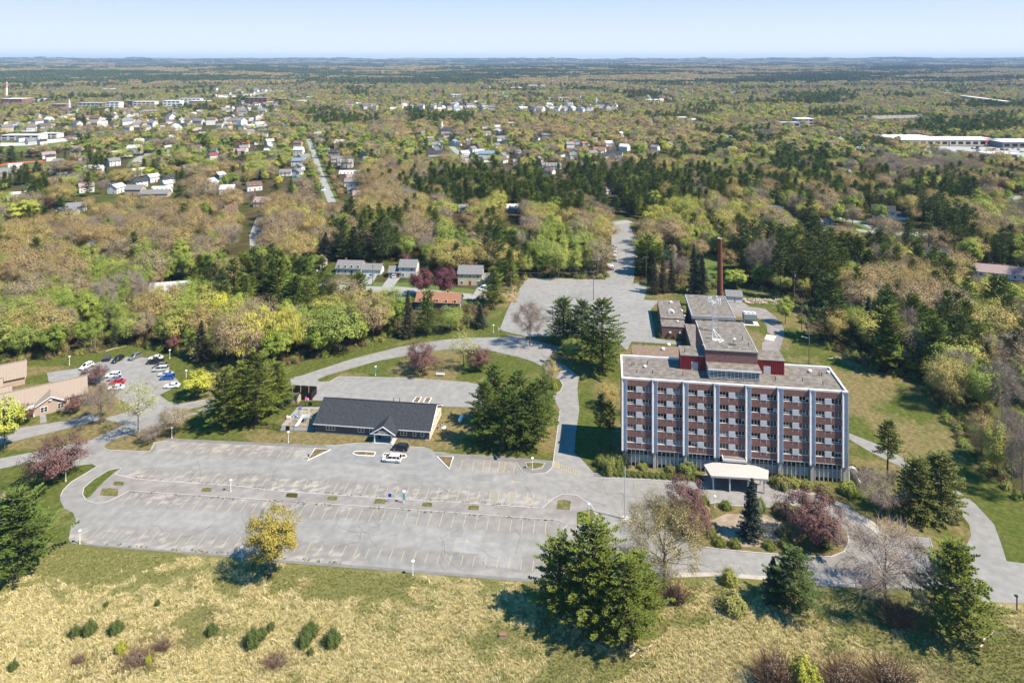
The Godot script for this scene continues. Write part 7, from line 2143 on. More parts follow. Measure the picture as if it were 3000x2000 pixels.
# woodland mix by where the crown falls in the photo: [x, y, rx, ry, kind, share]
const PATCH := [[1720, 545, 480, 72, "pine", 0.9], [1330, 545, 160, 60, "pine", 0.55], [75, 530, 110, 45, "pine", 0.9], [1065, 690, 120, 60, "pine", 0.6], [1480, 690, 80, 90, "pine", 0.75], [880, 830, 120, 80, "pine", 0.7], [2200, 760, 100, 80, "tallpine", 0.6], [2340, 770, 130, 90, "tallpine", 0.75], [2740, 680, 120, 75, "tallpine", 0.7], [2440, 900, 70, 100, "pine", 0.6], [2620, 960, 90, 80, "pine", 0.5], [2800, 990, 110, 80, "pine", 0.6], [2560, 570, 110, 70, "pine", 0.55], [2800, 545, 130, 50, "pine", 0.55], [2300, 500, 130, 70, "pine", 0.5], [2390, 287, 130, 14, "pine", 0.85], [2840, 368, 190, 26, "pine", 0.85], [1000, 348, 110, 12, "pine", 0.85], [1215, 332, 32, 24, "pine", 0.9], [1880, 278, 60, 12, "pine", 0.85], [2450, 330, 80, 20, "pine", 0.5], [270, 350, 60, 18, "pine", 0.5], [1650, 720, 115, 75, "birch", 0.8], [280, 940, 400, 160, "birch", 0.58], [280, 940, 420, 170, "bud", 0.15], [280, 940, 420, 170, "green", 0.3], [280, 940, 420, 170, "bare", 0.25], [280, 940, 420, 170, "olive", 0.5], [640, 770, 120, 70, "birch", 0.55], [1020, 990, 240, 40, "olive", 0.6], [2030, 640, 170, 40, "willow", 0.5], [2300, 312, 130, 20, "yellow", 0.5], [550, 640, 520, 95, "bud", 0.55], [550, 640, 520, 95, "bare", 0.22], [150, 760, 260, 70, "bud", 0.5], [1150, 560, 170, 80, "bud", 0.5], [1150, 560, 170, 80, "bare", 0.25], [2480, 640, 100, 60, "bare", 0.4], [2650, 850, 160, 70, "bud", 0.6], [2850, 1180, 180, 150, "bare", 0.25], [2850, 800, 150, 70, "green", 0.3], [1090, 410, 60, 14, "green", 0.6], [2750, 480, 200, 35, "bare", 0.55], [1750, 380, 420, 40, "bud", 0.55], [1250, 370, 250, 20, "bud", 0.5]]

func mix_at(px: float, py: float, x: float, z: float, r: RandomNumberGenerator) -> String:
	for p in PATCH:
		var d := Vector2((px - p[0]) / p[2], (py - p[1]) / p[3]).length_squared()
		if d < 1.0 and r.randf() < p[5] * (1.15 - d * 0.6): return p[4]
	var n := na.get_noise_2d(x * 0.9, z * 0.9) if -z < 900 else na.get_noise_2d(x * 0.25, z * 0.4)
	var m := nb.get_noise_2d(x * 0.5 + 400, z * 0.5)
	var town := 1.0 if -z > 550 and -z < 2300 else 0.0
	var u := r.randf()
	if n > 0.24 + 0.06 * town and u < 0.75: return "pine"
	if m > 0.25 and u < 0.3: return "green"
	u = r.randf()
	if u < 0.31 - 0.05 * town: return "bud"
	if u < 0.63: return "olive"
	if u < 0.63 + 0.09 * town: return "yellow"
	if u < 0.82: return "green"
	if u < (0.88 if -z < 900 else 0.83): return "pine"
	if u < 0.965: return "bare"
	if u < 0.98: return "copper"
	return "spruce"

func blocked(p: Vector2, z: float, r: RandomNumberGenerator) -> bool:
	for h in houses:
		var d: Vector2 = p - h[0]
		var rad: float = h[1] + 3.5
		if d.length_squared() < rad * rad: return true
		# a garden towards the viewer's side of the house
		var front := 14.0 + z * 0.045
		if d.y > 0 and d.y < front and absf(d.x) < h[1] + 1.0 and r.randf() < 0.8: return true
	for o in open_ground:
		var q := Geometry2D.get_closest_point_to_segment(p, o[0], o[1])
		if q.distance_to(p) < o[2] * 0.8 + 1.5: return true
	for f in fields:
		if Geometry2D.is_point_in_polygon(p, f): return true
	return false

var house_cells := {}

func woods() -> void:
	var r := RandomNumberGenerator.new()
	r.seed = 20240
	var clear := PackedVector2Array()
	for q in CLEAR: clear.append(Vector2(G(q[0], q[1]).x, G(q[0], q[1]).z))
	var close := poly([["M", 480, 480, 950, 470, 1060, 510, 1200, 560, 1620, 620, 1860, 700, 1910, 850, 1640, 930, 1500, 1000, 1060, 950, 880, 930, 830, 720, 560, 680]])
	var lane := poly([["N", 780, 770, 780, 460, 800, 270, 1000, 270, 1080, 460, 1050, 800]])
	# near and middle woods, then thinner rows of larger crowns far away
	for band in [[215.0, 340.0, 5.6, 1.0], [340.0, 620.0, 6.6, 1.0], [620.0, 1000.0, 9.2, 1.3], [1000.0, 1700.0, 12.0, 1.4], [1700.0, 3000.0, 17.0, 1.55]]:
		var z: float = band[0]
		var s: float = band[2]
		while z < band[1]:
			var half := z * 0.78 + 20
			var x := -half
			while x < half:
				var p := Vector2(x + r.randf_range(-0.48, 0.48) * s, -z + r.randf_range(-0.48, 0.48) * s)
				x += s
				var d := -p.y
				var py := HY + FC * HC / d
				var px := 1500 + p.x * FC / d
				if d < 640 and (Geometry2D.is_point_in_polygon(p, clear) or Geometry2D.is_point_in_polygon(p, close) or Geometry2D.is_point_in_polygon(p, lane)): continue
				if px < -140 or px > 3140: continue
				if blocked_fast(p, d, r): continue
				var kind := mix_at(px, py - 8.0 * FC / d, p.x, p.y, r)
				var h: float = {"pine": 16.5, "tallpine": 19.0, "spruce": 13.0, "bud": 13.5, "olive": 12.5, "green": 12.0, "birch": 13.5, "yellow": 10.5, "willow": 13.0, "bare": 13.5, "copper": 9.0}.get(kind, 12.0)
				h *= r.randf_range(0.62, 1.24)
				if d > 560 and d < 1700: h *= 0.86
				if kind in ["bud", "olive"]:
					if d < 1000 and r.randf() < 0.36: continue
					if d < 1000: h *= 1.06
				var k: Array = KINDS[kind]
				var w: float = (1.28 if kind in ["bud", "olive"] and d < 1000 else 1.0) * 2.0 * float(k[2]) * h / float(k[1]) * r.randf_range(0.85, 1.2) * float(band[3])
				tree(kind, Vector3(p.x, terrain_y(p.x, p.y) if d > 2500 else -0.05, p.y), h, w)
			z += s

func blocked_fast(p: Vector2, d: float, r: RandomNumberGenerator) -> bool:
	if house_cells.is_empty():
		for i in houses.size():
			var c := Vector2i((houses[i][0] / 80.0).floor())
			for dx in [-1, 0, 1]:
				for dy in [-1, 0, 1, 2, 3]:
					var key: Vector2i = c + Vector2i(dx, dy)
					if not house_cells.has(key): house_cells[key] = []
					house_cells[key].append(houses[i])
	for h in house_cells.get(Vector2i((p / 80.0).floor()), []):
		var e: Vector2 = p - h[0]
		var rad: float = h[1] + 3.5
		if e.length_squared() < rad * rad: return true
		var front := 10.0 if p.x < -45 and d < 420 else minf(15.0 + d * (0.2 if d < 600 else 0.1), 220.0)
		if e.y > 0 and e.y < front and absf(e.x) < h[1] + (3.0 if d < 600 else 1.0) and r.randf() < (0.95 if d < 600 else 0.9): return true
	if d < 2000:
		for o in open_ground:
			if absf(o[0].x - p.x) > 260 or absf(o[0].y - p.y) > 520: continue
			for k in [0.0, 0.03, 0.06, 0.09]:
				var s := p - Vector2(0, k * d)
				var q := Geometry2D.get_closest_point_to_segment(s, o[0], o[1])
				if q.distance_to(s) < o[2] * (0.8 if k == 0.0 else 0.4) + 1.5 and (k == 0.0 or r.randf() < 0.9): return true
		for f in fields:
			if absf(f[0].x - p.x) < 420:
				for k in [0.0, 0.03, 0.06, 0.1]:
					if Geometry2D.is_point_in_polygon(p - Vector2(0, k * d), f) and (k == 0.0 or r.randf() < 0.9): return true
	return false

var LAND := []
const LANDMARKS := [["L", 700, 1100, "behind the staff car park"], ["L", 150, 1150, "behind the tan-roofed buildings"], ["L", 2050, 1000, "behind the golden willows"], ["L", 1300, 720, "around the white-roofed house in the birch wood"], ["L", 765, 350, "around the blue-roofed house in the woods"], ["L", 1330, 480, "around the dark-roofed house in the woods"], ["L", 60, 720, "around the white bungalow in the birch wood"], ["L", 1755, 110, "around the tall white gable in the tan wood"], ["L", 1950, 300, "beside the sunlit street gap"], ["M", 760, 400, "behind the white house with garage wing"], ["M", 1700, 500, "behind the cream house"], ["M", 300, 800, "in the grove below the white house"], ["M", 900, 1150, "along the loop road verge"], ["M", 1640, 62, "around the small grey house in the wood"], ["N", 450, 650, "along the edge of the rear car park"], ["N", 600, 350, "beside the parked row of the rear lane"], ["N", 1300, 400, "across the rear lane from the parked row"], ["N", 1900, 650, "around the lawn beyond the smokestack"], ["O", 300, 700, "behind the utility poles of the hospital lawn"], ["O", 1345, 545, "around the grey house with lower wing"], ["O", 1790, 640, "around the pink-roofed bungalow"], ["O", 960, 222, "around the white two-storey house in the woods"], ["O", 640, 335, "around the dark bungalow in the woods"], ["O", 900, 1150, "at the wood edge beside the hospital lawn"], ["O", 1500, 1250, "in the wood corner past the hospital lawn"], ["F", 1500, 250, "beside the end of the hospital lawn"], ["I", 700, 1060, "along the straight street"], ["I", 205, 1330, "around the pink-roofed cottage"], ["I", 960, 1080, "around the long brick row by the street"], ["I", 1720, 900, "around the long dark-roofed house"], ["I", 2140, 900, "around the blue-roofed bungalow"], ["J", 650, 1010, "around the bungalows behind the pines"], ["J", 1240, 775, "around the red-roofed house"], ["J", 1700, 1150, "in the broad pine wood beyond the rear lane"], ["J", 700, 1200, "in the pine wood beside the close"], ["H", 300, 1215, "around the houses by the running track"], ["H", 1160, 880, "around the large white house in town"], ["H", 1840, 1195, "around the white pair of town houses"], ["H", 1340, 1250, "around the long tan bungalow"], ["H", 100, 1150, "in the dark stand by the running track"], ["K", 1500, 1000, "in front of the shopping strip"], ["K", 845, 1090, "around the white gables in the far wood"]]

func where_words(p: Vector3) -> String:
	var d := -p.z
	if LAND.is_empty():
		for l in LANDMARKS: LAND.append([Q2(l[0], l[1], l[2]), l[3]])
	var best := 90.0 if d < 500 else 170.0
	var words := ""
	for l in LAND:
		var e: float = l[0].distance_to(Vector2(p.x, p.z))
		if e < best:
			best = e
			words = l[1]
	if words: return words
	if d > 900: return "in the distant town and woods"
	if d > 560: return "among the streets beyond the woods"
	if p.x < -45 and d < 330: return "in the birch wood behind the tan building"
	if p.x < -20: return "in the wood between the close and the town"
	if p.x > 62: return "in the wood on the hospital lawn's far side"
	return "in the wood around the rear lane"

func plant_trees() -> void:
	var by := {}
	for t in trees:
		if not by.has(t.k): by[t.k] = []
		by[t.k].append(t)
	for kind in by:
		var k: Array = KINDS[kind]
		var list: Array = by[kind]
		list.sort_custom(func(a, b): return a.hero if a.hero != b.hero else a.s > b.s)
		var bark := grained("bark_" + kind, k[5][0], k[5][1], k[5][2], noise_tex(0.1, 0.6, 1.0, 101), 1.0)
		var leafm := []
		for i in k[6].size():
			var c: Array = k[6][i]
			leafm.append(leafy("leaf_%s_%d" % [kind, i], c[0], c[1], c[2], 0.15 if k[0] == "con" else 0.32))
		var protos := {}
		var rest := []
		for i in list.size():
			var t: Dictionary = list[i]
			if i >= 300 or (not t.hero and -t.p.z > 1000):
				rest.append(t)
				continue
			var vs: Array = KMESH[kind + "_near"] if t.hero and -t.p.z < 260 and KMESH.has(kind + "_near") else KMESH[kind]
			var v: int = t.v % vs.size()
			var key := "%d_%d_%d" % [v, t.t, int(vs == KMESH[kind])]
			if not protos.has(key):
				var o := Node3D.new()
				var tr := part("trunk", vs[v][0], bark, o)
				part("crown", vs[v][1], leafm[t.t], o)
				protos[key] = o
			var o: Node3D = protos[key].duplicate()
			o.name = numbered(k[7])
			add_child(o)
			o.position = t.p
			o.rotation.y = t.a
			o.scale = Vector3(t.w / (2.0 * k[2]), t.h / k[1], t.w / (2.0 * k[2]))
			var wh: String = t.where if t.hero else where_words(t.p)
			var rel: float = t.h / float(k[1])
			tag(o, ("" if t.hero else "tall " if rel > 1.02 else "small " if rel < 0.78 else "") + k[8].replace("tall ", "") + " " + wh, "tree", k[7].replace("_", " ") + "s " + wh)
		for key in protos: protos[key].free()
		if rest.is_empty(): continue
		var wood := Node3D.new()
		wood.name = "far_" + str(k[7]) + "_wood"
		add_child(wood)
		tag(wood, "mass of %s growing over the distant woods and streets" % (str(k[8]) + "s"), "woodland", "", "stuff")
		for v in 4:
			var mine := rest.filter(func(t): return t.v % 2 == v)
			if v > 1: mine = rest.filter(func(t): return t.v % 2 == v - 2 and -t.p.z < 700)
			else: mine = mine.filter(func(t): return -t.p.z >= 700)
			if mine.is_empty(): continue
			var mm := MultiMesh.new()
			mm.transform_format = MultiMesh.TRANSFORM_3D
			mm.use_colors = true
			mm.mesh = LOW[kind][v]
			mm.instance_count = mine.size()
			for i in mine.size():
				var t: Dictionary = mine[i]
				var s: float = t.w / (2.0 * float(k[2]))
				mm.set_instance_transform(i, Transform3D(Basis(UP, t.a).scaled(Vector3(s, t.h / float(k[1]), s)), t.p))
				var c: Array = k[6][t.t]
				var u := 0.85 + 0.3 * fposmod(t.a * 7.13, 1.0)
				mm.set_instance_color(i, Color(c[0] * u, c[1] * u, c[2] * u))
			var mi := MultiMeshInstance3D.new()
			mi.name = "crowns"
			mi.multimesh = mm
			mi.material_override = leafy("far_leaf" if k[0] != "con" else "far_needle", 1, 1, 1, 0.3 if k[0] != "con" else 0.0)
			wood.add_child(mi, true)

# canopy seen only as a mass, from three kilometres out to the hills
func far_canopy() -> void:
	var r := RandomNumberGenerator.new()
	r.seed = 777
	var ms := []
	for v in 2:
		var b := MB.new()
		for k in 14:
			var c := Vector3(r.randf_range(-22, 22), r.randf_range(8, 12), r.randf_range(-22, 22))
			var cr := r.randf_range(4.5, 7.5)
			var sh := r.randf_range(0.75, 1.2)
			for j in 34:
				var d := rdir(r)
				d.y = absf(d.y) * 0.9 - 0.1
				b.w = grey(sh * r.randf_range(0.85, 1.15))
				var fn := (d + UP * 0.5 + rdir(r) * 0.5).normalized()
				b.leaf(c + d * cr, fn, fn.cross(rdir(r)).normalized(), 4.2, 4.2)
			if v == 0:
				for j in 14: b.leaf(c + Vector3(r.randf_range(-2, 2), r.randf_range(-4, 9), r.randf_range(-2, 2)), rdir(r), UP, 4.0, 5.0)
		ms.append(b.mesh(false))
	var lists := [[], []]
	for band in [[2900.0, 5500.0, 38.0, 1.0], [5500.0, 10000.0, 80.0, 1.7], [10000.0, 19000.0, 170.0, 3.0]]:
		var z: float = band[0]
		var s: float = band[2]
		while z < band[1]:
			var half := z * 0.78
			var x := -half
			while x < half:
				var p := Vector2(x + r.randf_range(-0.5, 0.5) * s, -z + r.randf_range(-0.5, 0.5) * s)
				x += s
				var px := 1500 + p.x * FC / -p.y
				var py := HY + FC * HC / -p.y
				var n := na.get_noise_2d(p.x * 0.06, p.y * 0.16)
				var m := nb.get_noise_2d(p.x * 0.1, p.y * 0.2)
				var pine := 1 if n + r.randf_range(-0.22, 0.22) > 0.08 else 0
				if Geometry2D.is_point_in_polygon(p, fields[-1]): continue
				var skip := false
				for f in fields:
					if Geometry2D.is_point_in_polygon(p, f): skip = true
				if skip or px < -120 or px > 3120: continue
				var c := Color(0.07, 0.095, 0.04) if pine else Color(0.3, 0.22, 0.12).lerp(Color(0.25, 0.24, 0.09), clampf(0.4 + m * 1.5, 0, 1))
				lists[1 - pine].append([p, float(band[3]) * r.randf_range(0.85, 1.2), c * r.randf_range(0.8, 1.2), r.randf() * TAU])
			z += s
	for v in 2:
		var mm := MultiMesh.new()
		mm.transform_format = MultiMesh.TRANSFORM_3D
		mm.use_colors = true
		mm.mesh = ms[v]
		mm.instance_count = lists[v].size()
		for i in lists[v].size():
			var t: Array = lists[v][i]
			var p: Vector2 = t[0]
			mm.set_instance_transform(i, Transform3D(Basis(UP, t[3]).scaled(Vector3(t[1], minf(t[1], 1.5), t[1])), Vector3(p.x, terrain_y(p.x, p.y), p.y)))
			mm.set_instance_color(i, t[2])
		var o := MultiMeshInstance3D.new()
		o.name = "far_pine_forest" if v == 0 else "far_budding_forest"
		o.multimesh = mm
		o.material_override = leafy("forest_leaf", 1, 1, 1, 0.0)
		add_child(o)
		tag(o, "dark pine forest stretching to the horizon hills" if v == 0 else "brown budding forest stretching to the horizon hills", "forest", "", "stuff")

# ---------------------------------------------------------------- shrubs and grass
func shrub_mesh(sd: int, w: float, h: float, n: int, leaf: float, twig := 0) -> Array:
	var r := RandomNumberGenerator.new()
	r.seed = sd
	var wood := MB.new()
	var b := MB.new()
	for k in 7: wood.tube(Vector3.ZERO, Vector3(r.randf_range(-0.35, 0.35) * w, h * 0.6, r.randf_range(-0.35, 0.35) * w), 0.05, 0.02, 4)
	for k in n:
		var d := rdir(r)
		d.y = absf(d.y)
		var lump := 0.85 + 0.2 * sin(d.x * 6 + sd) * cos(d.z * 5 + sd)
		var p := Vector3(d.x * w * 0.5, d.y * h * 0.9 + h * 0.08, d.z * w * 0.5) * lump * lerpf(0.72, 1.03, r.randf())
		b.w = grey(r.randf_range(0.7, 1.25))
		var fn := (d + rdir(r) * 0.7 + UP * 0.3).normalized()
		b.leaf(p, fn, fn.cross(rdir(r)).normalized(), leaf, leaf * 1.2)
	b.w = Color(0.6, 0.5, 0.45)
	for k in twig: b.leaf(Vector3(r.randf_range(-0.3, 0.3) * w, h * 0.1, r.randf_range(-0.3, 0.3) * w), rdir(r), (UP * 1.2 + rdir(r)).normalized(), 0.05, h * r.randf_range(0.7, 1.2))
	return [wood.mesh(), b.mesh(false)]

var shrub_cache := {}
func shrub(label: String, at: Vector3, w: float, h: float, tint: Array, key: String, group := "", depth := 1.0) -> void:
	if not shrub_cache.has(key): shrub_cache[key] = [shrub_mesh(hash(key), 2.0, 2.0, 2600, 0.1, 60), shrub_mesh(hash(key) + 3, 2.0, 2.0, 900, 0.07, 420)]
	var ms: Array = shrub_cache[key][1 if key.begins_with("twiggy") else 0]
	var o := thing("shrub", label, "shrub", at, 0.0, group)
	part("stem", ms[0], mat("shrub_stem", 0.12, 0.09, 0.07), o)
	part("foliage", ms[1], leafy("shrub_" + key, tint[0], tint[1], tint[2], 0.35), o)
	o.scale = Vector3(w / 2.0, h / 2.0, w / 2.0 * depth)

func build_shrubs() -> void:
	var yew := [0.12, 0.14, 0.03]
	for s in [["E", 1333, 205, 95, 78, "clipped dome yew at the oval island's upper edge"], ["E", 1487, 235, 90, 72, "clipped oval yew beside the blue spruce"], ["E", 1850, 240, 80, 66, "dark clipped yew beside the purple crabapple"], ["E", 1380, 430, 100, 75, "clipped yew of the low hedge on the oval island"], ["E", 1440, 490, 95, 75, "clipped yew ending the low hedge on the oval island"], ["E", 1550, 500, 95, 70, "rounded yew beside the island kerb"], ["E", 1790, 512, 100, 65, "broad low yew beside the old paving"], ["E", 1905, 505, 100, 70, "broad yew below the purple crabapple"]]:
		var m := (src(s[0], s[1], s[2]).y - HY) / HC * float(CROP[s[0]][2])
		shrub(s[5], Q(s[0], s[1], s[2]) + Vector3(0, 0.1, -s[3] / m * 0.4), s[3] / m, s[4] / m * 0.8, yew, "yew", "clipped yews of the oval island")
	for s in [["E", 1513, 762, 125, 130, [0.24, 0.25, 0.06], "round yellow-green bush by the lower footway"], ["E", 1548, 975, 215, 150, [0.24, 0.235, 0.075], "large round olive bush in the meadow"], ["E", 1340, 265, 80, 70, [0.32, 0.25, 0.15], "brown twiggy bush beside the clipped yew"], ["E", 1900, 300, 150, 110, [0.19, 0.13, 0.08], "brown bush beside the larger crabapple"], ["E", 1880, 430, 110, 80, [0.22, 0.18, 0.08], "tan bush below the larger crabapple"], ["E", 1400, 380, 90, 60, [0.33, 0.27, 0.17], "pale brown bush before the blue spruce"], ["E", 1720, 250, 110, 110, [0.16, 0.19, 0.07], "green bush touching the blue spruce"], ["E", 2180, 505, 110, 50, [0.1, 0.12, 0.04], "dark low bush at the island tip"], ["E", 1230, 420, 120, 90, [0.17, 0.1, 0.085], "maroon bush below the smaller crabapple"]]:
		var m := (src(s[0], s[1], s[2]).y - HY) / HC * float(CROP[s[0]][2])
		shrub(s[6], Q(s[0], s[1], s[2]) + Vector3(0, 0, -s[3] / m * 0.4), s[3] / m, s[4] / m * 0.9, s[5], "round_" + str(s[1]))
	var jun := [0.09, 0.12, 0.035]
	for s in [[515, 1085, 80, 80], [615, 1070, 110, 100], [800, 1060, 110, 90], [1460, 1072, 90, 80], [1740, 1155, 130, 140], [1800, 1100, 80, 80], [1865, 1045, 60, 60], [2140, 1085, 120, 110], [2095, 1155, 110, 110], [2290, 1150, 130, 130], [90, 1320, 70, 75], [2140, 1215, 50, 50], [730, 885, 40, 40], [1085, 880, 40, 50]]:
		var m := (src("D", s[0], s[1]).y - HY) / HC * 2.352
		shrub("low dark juniper scattered in the straw meadow", Q("D", s[0], s[1]), s[2] / m, s[3] / m, jun, "juniper", "junipers in the meadow")
	for s in [["D", 830, 1200, 90, 80, [0.3, 0.3, 0.05]], ["D", 1020, 1280, 60, 70, [0.32, 0.33, 0.05]], ["E", 2000, 1440, 190, 250, [0.3, 0.38, 0.06]], ["E", 2080, 1460, 140, 180, [0.28, 0.36, 0.06]]]:
		var m := (src(s[0], s[1], s[2]).y - HY) / HC * float(CROP[s[0]][2])
		shrub("bright yellow-green sapling in the brushy meadow", Q(s[0], s[1], s[2]), s[3] / m, s[4] / m, s[5], "sapling", "bright saplings in the meadow")
	for s in [["D", 950, 1260, 200, 45], ["D", 1120, 1180, 110, 60], ["D", 1900, 1280, 150, 45], ["D", 540, 1270, 90, 40], ["E", 1820, 1430, 260, 200], ["E", 2280, 1460, 260, 160], ["F", 120, 1560, 180, 130], ["F", 800, 1600, 240, 160], ["F", 560, 1580, 220, 120], ["F", 850, 1240, 170, 120], ["E", 1130, 860, 150, 130]]:
		var m := (src(s[0], s[1], s[2]).y - HY) / HC * float(CROP[s[0]][2])
		shrub("brown leafless thicket in the meadow", Q(s[0], s[1], s[2]), s[3] / m, s[4] / m * 1.1, [0.22, 0.16, 0.115], "twiggy_thicket", "brown thickets in the meadow", 0.7)
	# hedge and beds along the brick block
	var hg := thing("hedge", "long clipped dark hedge before the brick block", "hedge")
	var a := Q("A", 40, 1448)
	var d := Q("A", 585, 1478)
	for k in 17:
		var s := part("hedge_plant", shrub_mesh(40 + k % 3, 2.4, 1.25, 900, 0.17)[1], leafy("hedge_leaf", 0.1, 0.12, 0.03, 0.3), hg)
		s.position = a.lerp(d, k / 16.0)
	for s in [["A", 70, 1440, 120, 130, [0.26, 0.28, 0.07]], ["A", 120, 1420, 100, 110, [0.2, 0.24, 0.06]], ["A", 20, 1400, 90, 90, [0.22, 0.26, 0.06]], ["A", 520, 1440, 150, 85, [0.2, 0.21, 0.08]], ["A", 420, 1430, 80, 50, [0.24, 0.24, 0.08]], ["A", 260, 1410, 90, 40, [0.26, 0.24, 0.12]], ["A", 1060, 1520, 140, 95, [0.24, 0.26, 0.09]], ["A", 1130, 1515, 110, 70, [0.3, 0.3, 0.07]], ["A", 1210, 1530, 110, 60, [0.26, 0.24, 0.08]], ["A", 1300, 1545, 120, 50, [0.24, 0.24, 0.07]], ["A", 1010, 1505, 70, 60, [0.2, 0.23, 0.06]], ["F", 560, 480, 130, 100, [0.32, 0.35, 0.07]], ["F", 430, 500, 110, 60, [0.22, 0.23, 0.06]], ["F", 1140, 640, 110, 100, [0.18, 0.2, 0.08]], ["R", 610, 670, 110, 110, [0.13, 0.16, 0.05]], ["R", 700, 680, 90, 70, [0.13, 0.16, 0.05]], ["R", 800, 685, 110, 110, [0.12, 0.15, 0.05]], ["C", 2155, 235, 70, 80, [0.34, 0.36, 0.06]], ["E", 1130, 100 + 130, 120, 80, [0.24, 0.2, 0.1]]]:
		var m := (src(s[0], s[1], s[2]).y - HY) / HC * float(CROP[s[0]][2])
		var where := "beside the rear wing" if s[0] == "R" else "in the beds around the brick block"
		shrub("loose leafy shrub " + where, Q(s[0], s[1], s[2]), s[3] / m * 0.85, s[4] / m * 0.78, [s[5][0] * 0.72, s[5][1] * 0.72, s[5][2] * 0.8], "bed_" + str(int(s[5][0] * 50)), "shrubs " + where)
	# dry grass tufts over the meadow, many thousands
	var tm := MB.new()
	var r := RandomNumberGenerator.new()
	r.seed = 3
	for k in 16:
		var t := Vector3(r.randf_range(-0.7, 0.7) - 0.25, r.randf_range(0.5, 1.0), r.randf_range(-0.6, 0.6)).normalized()
		tm.w = grey(r.randf_range(0.75, 1.25))
		tm.leaf(Vector3(r.randf_range(-0.3, 0.3), 0, r.randf_range(-0.3, 0.3)), rdir(r), t, 0.09, r.randf_range(0.3, 0.6))
	var meadow := poly([["D", -200, 480, 680, 500, 1560, 572, 2352, 640], ["E", 180, 740, 1380, 720, 2110, 780], ["F", 600, 1060, 1030, 1075, 1360, 1140, 1750, 1160], ["P", 3150, 2080, -200, 2080]])
	var straw := []
	var lush := []
	for k in 70000:
		var q := src("P", r.randf_range(-120, 3120), lerpf(1590, 2060, r.randf()))
		var g := G(q.x, q.y)
		var p := Vector2(g.x, g.z)
		if not Geometry2D.is_point_in_polygon(p, meadow): continue
		var c := paint_meadow(p)
		var gr := meadow_green(p) + r.randf_range(-0.2, 0.2)
		if gr > 0.42:
			if r.randf() < 0.6: lush.append(p)
		elif c.r > 0.24:
			if nc.get_noise_2d(p.x * 14, p.y * 20) > -0.15: straw.append(p)
	scatter_stuff("dry_grass", "pale dry grass tufts covering the rough meadow", tm.mesh(false), leafy("straw_leaf", 1, 1, 1, 0.4), straw, 0.6, 1.3, [Color(0.66, 0.56, 0.3), Color(0.56, 0.47, 0.235), Color(0.72, 0.62, 0.37), Color(0.45, 0.39, 0.16)])
	scatter_stuff("green_grass", "green grass tufts in the damp parts of the meadow", tm.mesh(false), mats["straw_leaf"], lush, 0.5, 0.9, [Color(0.21, 0.23, 0.065), Color(0.29, 0.28, 0.1), Color(0.4, 0.35, 0.17)])
	# brush along the edge of the woods
	var bm: ArrayMesh = shrub_mesh(8, 2.6, 2.2, 260, 0.22, 130)[1]
	var edge := []
	var clear := PackedVector2Array()
	for q in CLEAR: clear.append(Vector2(G(q[0], q[1]).x, G(q[0], q[1]).z))
	for i in range(0, CLEAR.size() - 3):
		if i in [16, 17, 18, 19, 20]: continue
		var p0 := clear[i]
		var p1 := clear[i + 1]
		var n := int(p0.distance_to(p1) * 1.4)
		var out := (p1 - p0).normalized()
		out = Vector2(out.y, -out.x)
		for k in n:
			edge.append(p0.lerp(p1, r.randf()) + out * (pow(r.randf(), 1.6) * 16.0 - 1.0))
	for k in 5200:
		var q := src("P", r.randf_range(0, 3000), r.randf_range(640, 1400))
		var g := G(q.x, q.y)
		var p := Vector2(g.x, g.z)
		if Geometry2D.is_point_in_polygon(p, clear) or blocked_fast(p, -g.z, r): continue
		edge.append(p)
	scatter_stuff("undergrowth", "brown and green brush under and beside the woods", bm, leafy("brush_leaf", 1, 1, 1, 0.4), edge, 0.5, 1.25, [Color(0.23, 0.17, 0.1), Color(0.2, 0.16, 0.09), Color(0.22, 0.23, 0.07), Color(0.2, 0.26, 0.06), Color(0.26, 0.28, 0.08), Color(0.2, 0.24, 0.07)], -0.05)
	# straw reeds beside the rear car park
	var reeds := []
	for k in 260:
		var q := Q2("M", 2040 + r.randf_range(-90, 60), 770 + r.randf_range(-60, 70))
		reeds.append(q)
	scatter_stuff("reeds", "pale straw reeds beside the rear car park", tm.mesh(false), mats["straw_leaf"], reeds, 2.0, 3.4, [Color(0.55, 0.42, 0.24), Color(0.6, 0.48, 0.3)])

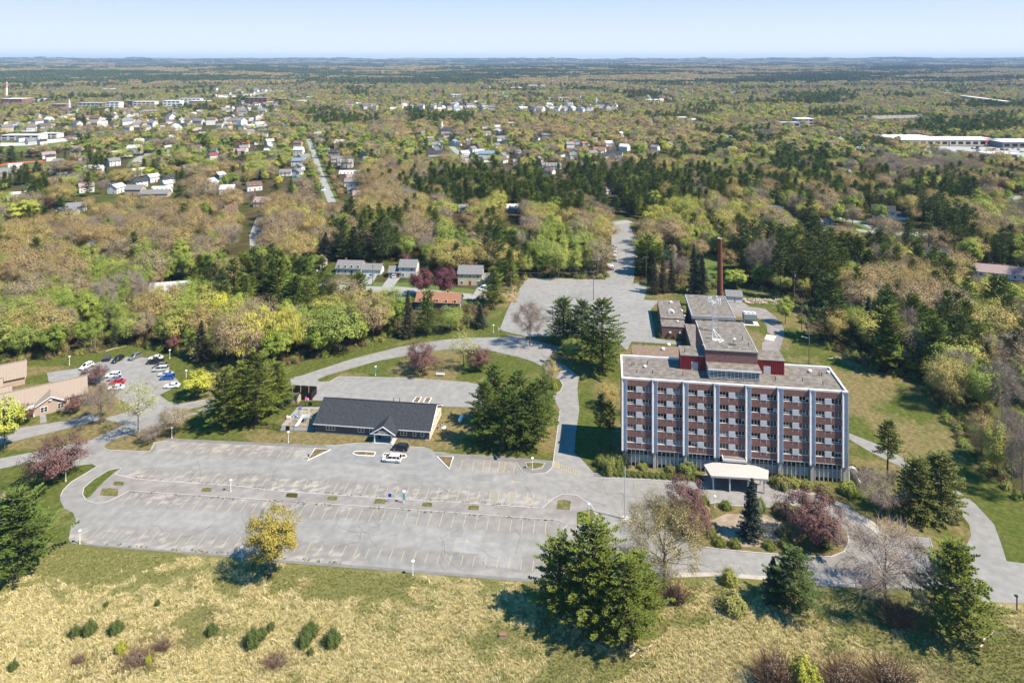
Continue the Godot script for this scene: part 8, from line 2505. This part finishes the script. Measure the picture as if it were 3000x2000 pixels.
# ---------------------------------------------------------------- the scene
func _ready() -> void:
	rng.seed = 1234
	var t0 := Time.get_ticks_msec()
	na.frequency = 0.01
	nb.frequency = 0.03
	nb.seed = 7
	nc.frequency = 0.12
	nc.seed = 9
	nd.frequency = 0.0018
	nd.seed = 21
	# camera: level, with the lens shifted down so that upright lines stay upright
	var cam := Camera3D.new()
	cam.name = "camera"
	cam.projection = Camera3D.PROJECTION_FRUSTUM
	cam.near = 1.0
	cam.far = 40000.0
	cam.size = 2000.0 / FC
	cam.frustum_offset = Vector2(0, -(1000.0 - HY) / FC)
	cam.position = Vector3(0, HC, 0)
	add_child(cam)
	cam.current = true
	# sky, air and exposure
	var env := Environment.new()
	env.background_mode = Environment.BG_SKY
	var sm := ProceduralSkyMaterial.new()
	sm.sky_top_color = Color(0.09, 0.45, 0.67)
	sm.sky_horizon_color = Color(0.70, 0.712, 0.718)
	sm.sky_curve = 0.115
	sm.ground_bottom_color = Color(0.28, 0.27, 0.22)
	sm.ground_horizon_color = Color(0.5, 0.54, 0.58)
	sm.sun_angle_max = 3.0
	var sky := Sky.new()
	sky.sky_material = sm
	env.sky = sky
	env.tonemap_mode = Environment.TONE_MAPPER_LINEAR
	env.tonemap_exposure = 2.25
	env.fog_enabled = true
	env.fog_density = 0.000048
	env.fog_light_color = Color(0.71, 0.835, 1.0)
	env.sdfgi_enabled = true
	env.ssao_enabled = true
	env.ssil_enabled = true
	var we := WorldEnvironment.new()
	we.name = "environment"
	we.environment = env
	add_child(we)
	var sun := DirectionalLight3D.new()
	sun.name = "sun"
	sun.light_energy = 1.6
	sun.light_color = Color(1.0, 0.955, 0.87)
	sun.light_angular_distance = 0.5
	sun.shadow_enabled = true
	var el := deg_to_rad(53.0)
	var az := deg_to_rad(22.0)
	add_child(sun)
	sun.look_at_from_position(Vector3.ZERO, Vector3(-cos(el) * cos(az), -sin(el), -cos(el) * sin(az)), UP)
	# large structure
	build_terrain()
	build_grounds()
	build_far_ground()
	print("ground ", Time.get_ticks_msec() - t0)
	build_hospital()
	build_chimney()
	build_grey_building()
	build_tan_building()
	build_houses()
	print("buildings ", Time.get_ticks_msec() - t0)
	# trees
	tree_protos()
	near_pines()
	print("protos ", Time.get_ticks_msec() - t0)
	hero_trees()
	woods()
	print("woods ", trees.size(), " ", Time.get_ticks_msec() - t0)
	plant_trees()
	far_canopy()
	print("planted ", Time.get_ticks_msec() - t0)
	# objects and details
	build_cars()
	build_lamps()
	build_yard()
	build_shrubs()
	print("done ", Time.get_ticks_msec() - t0)
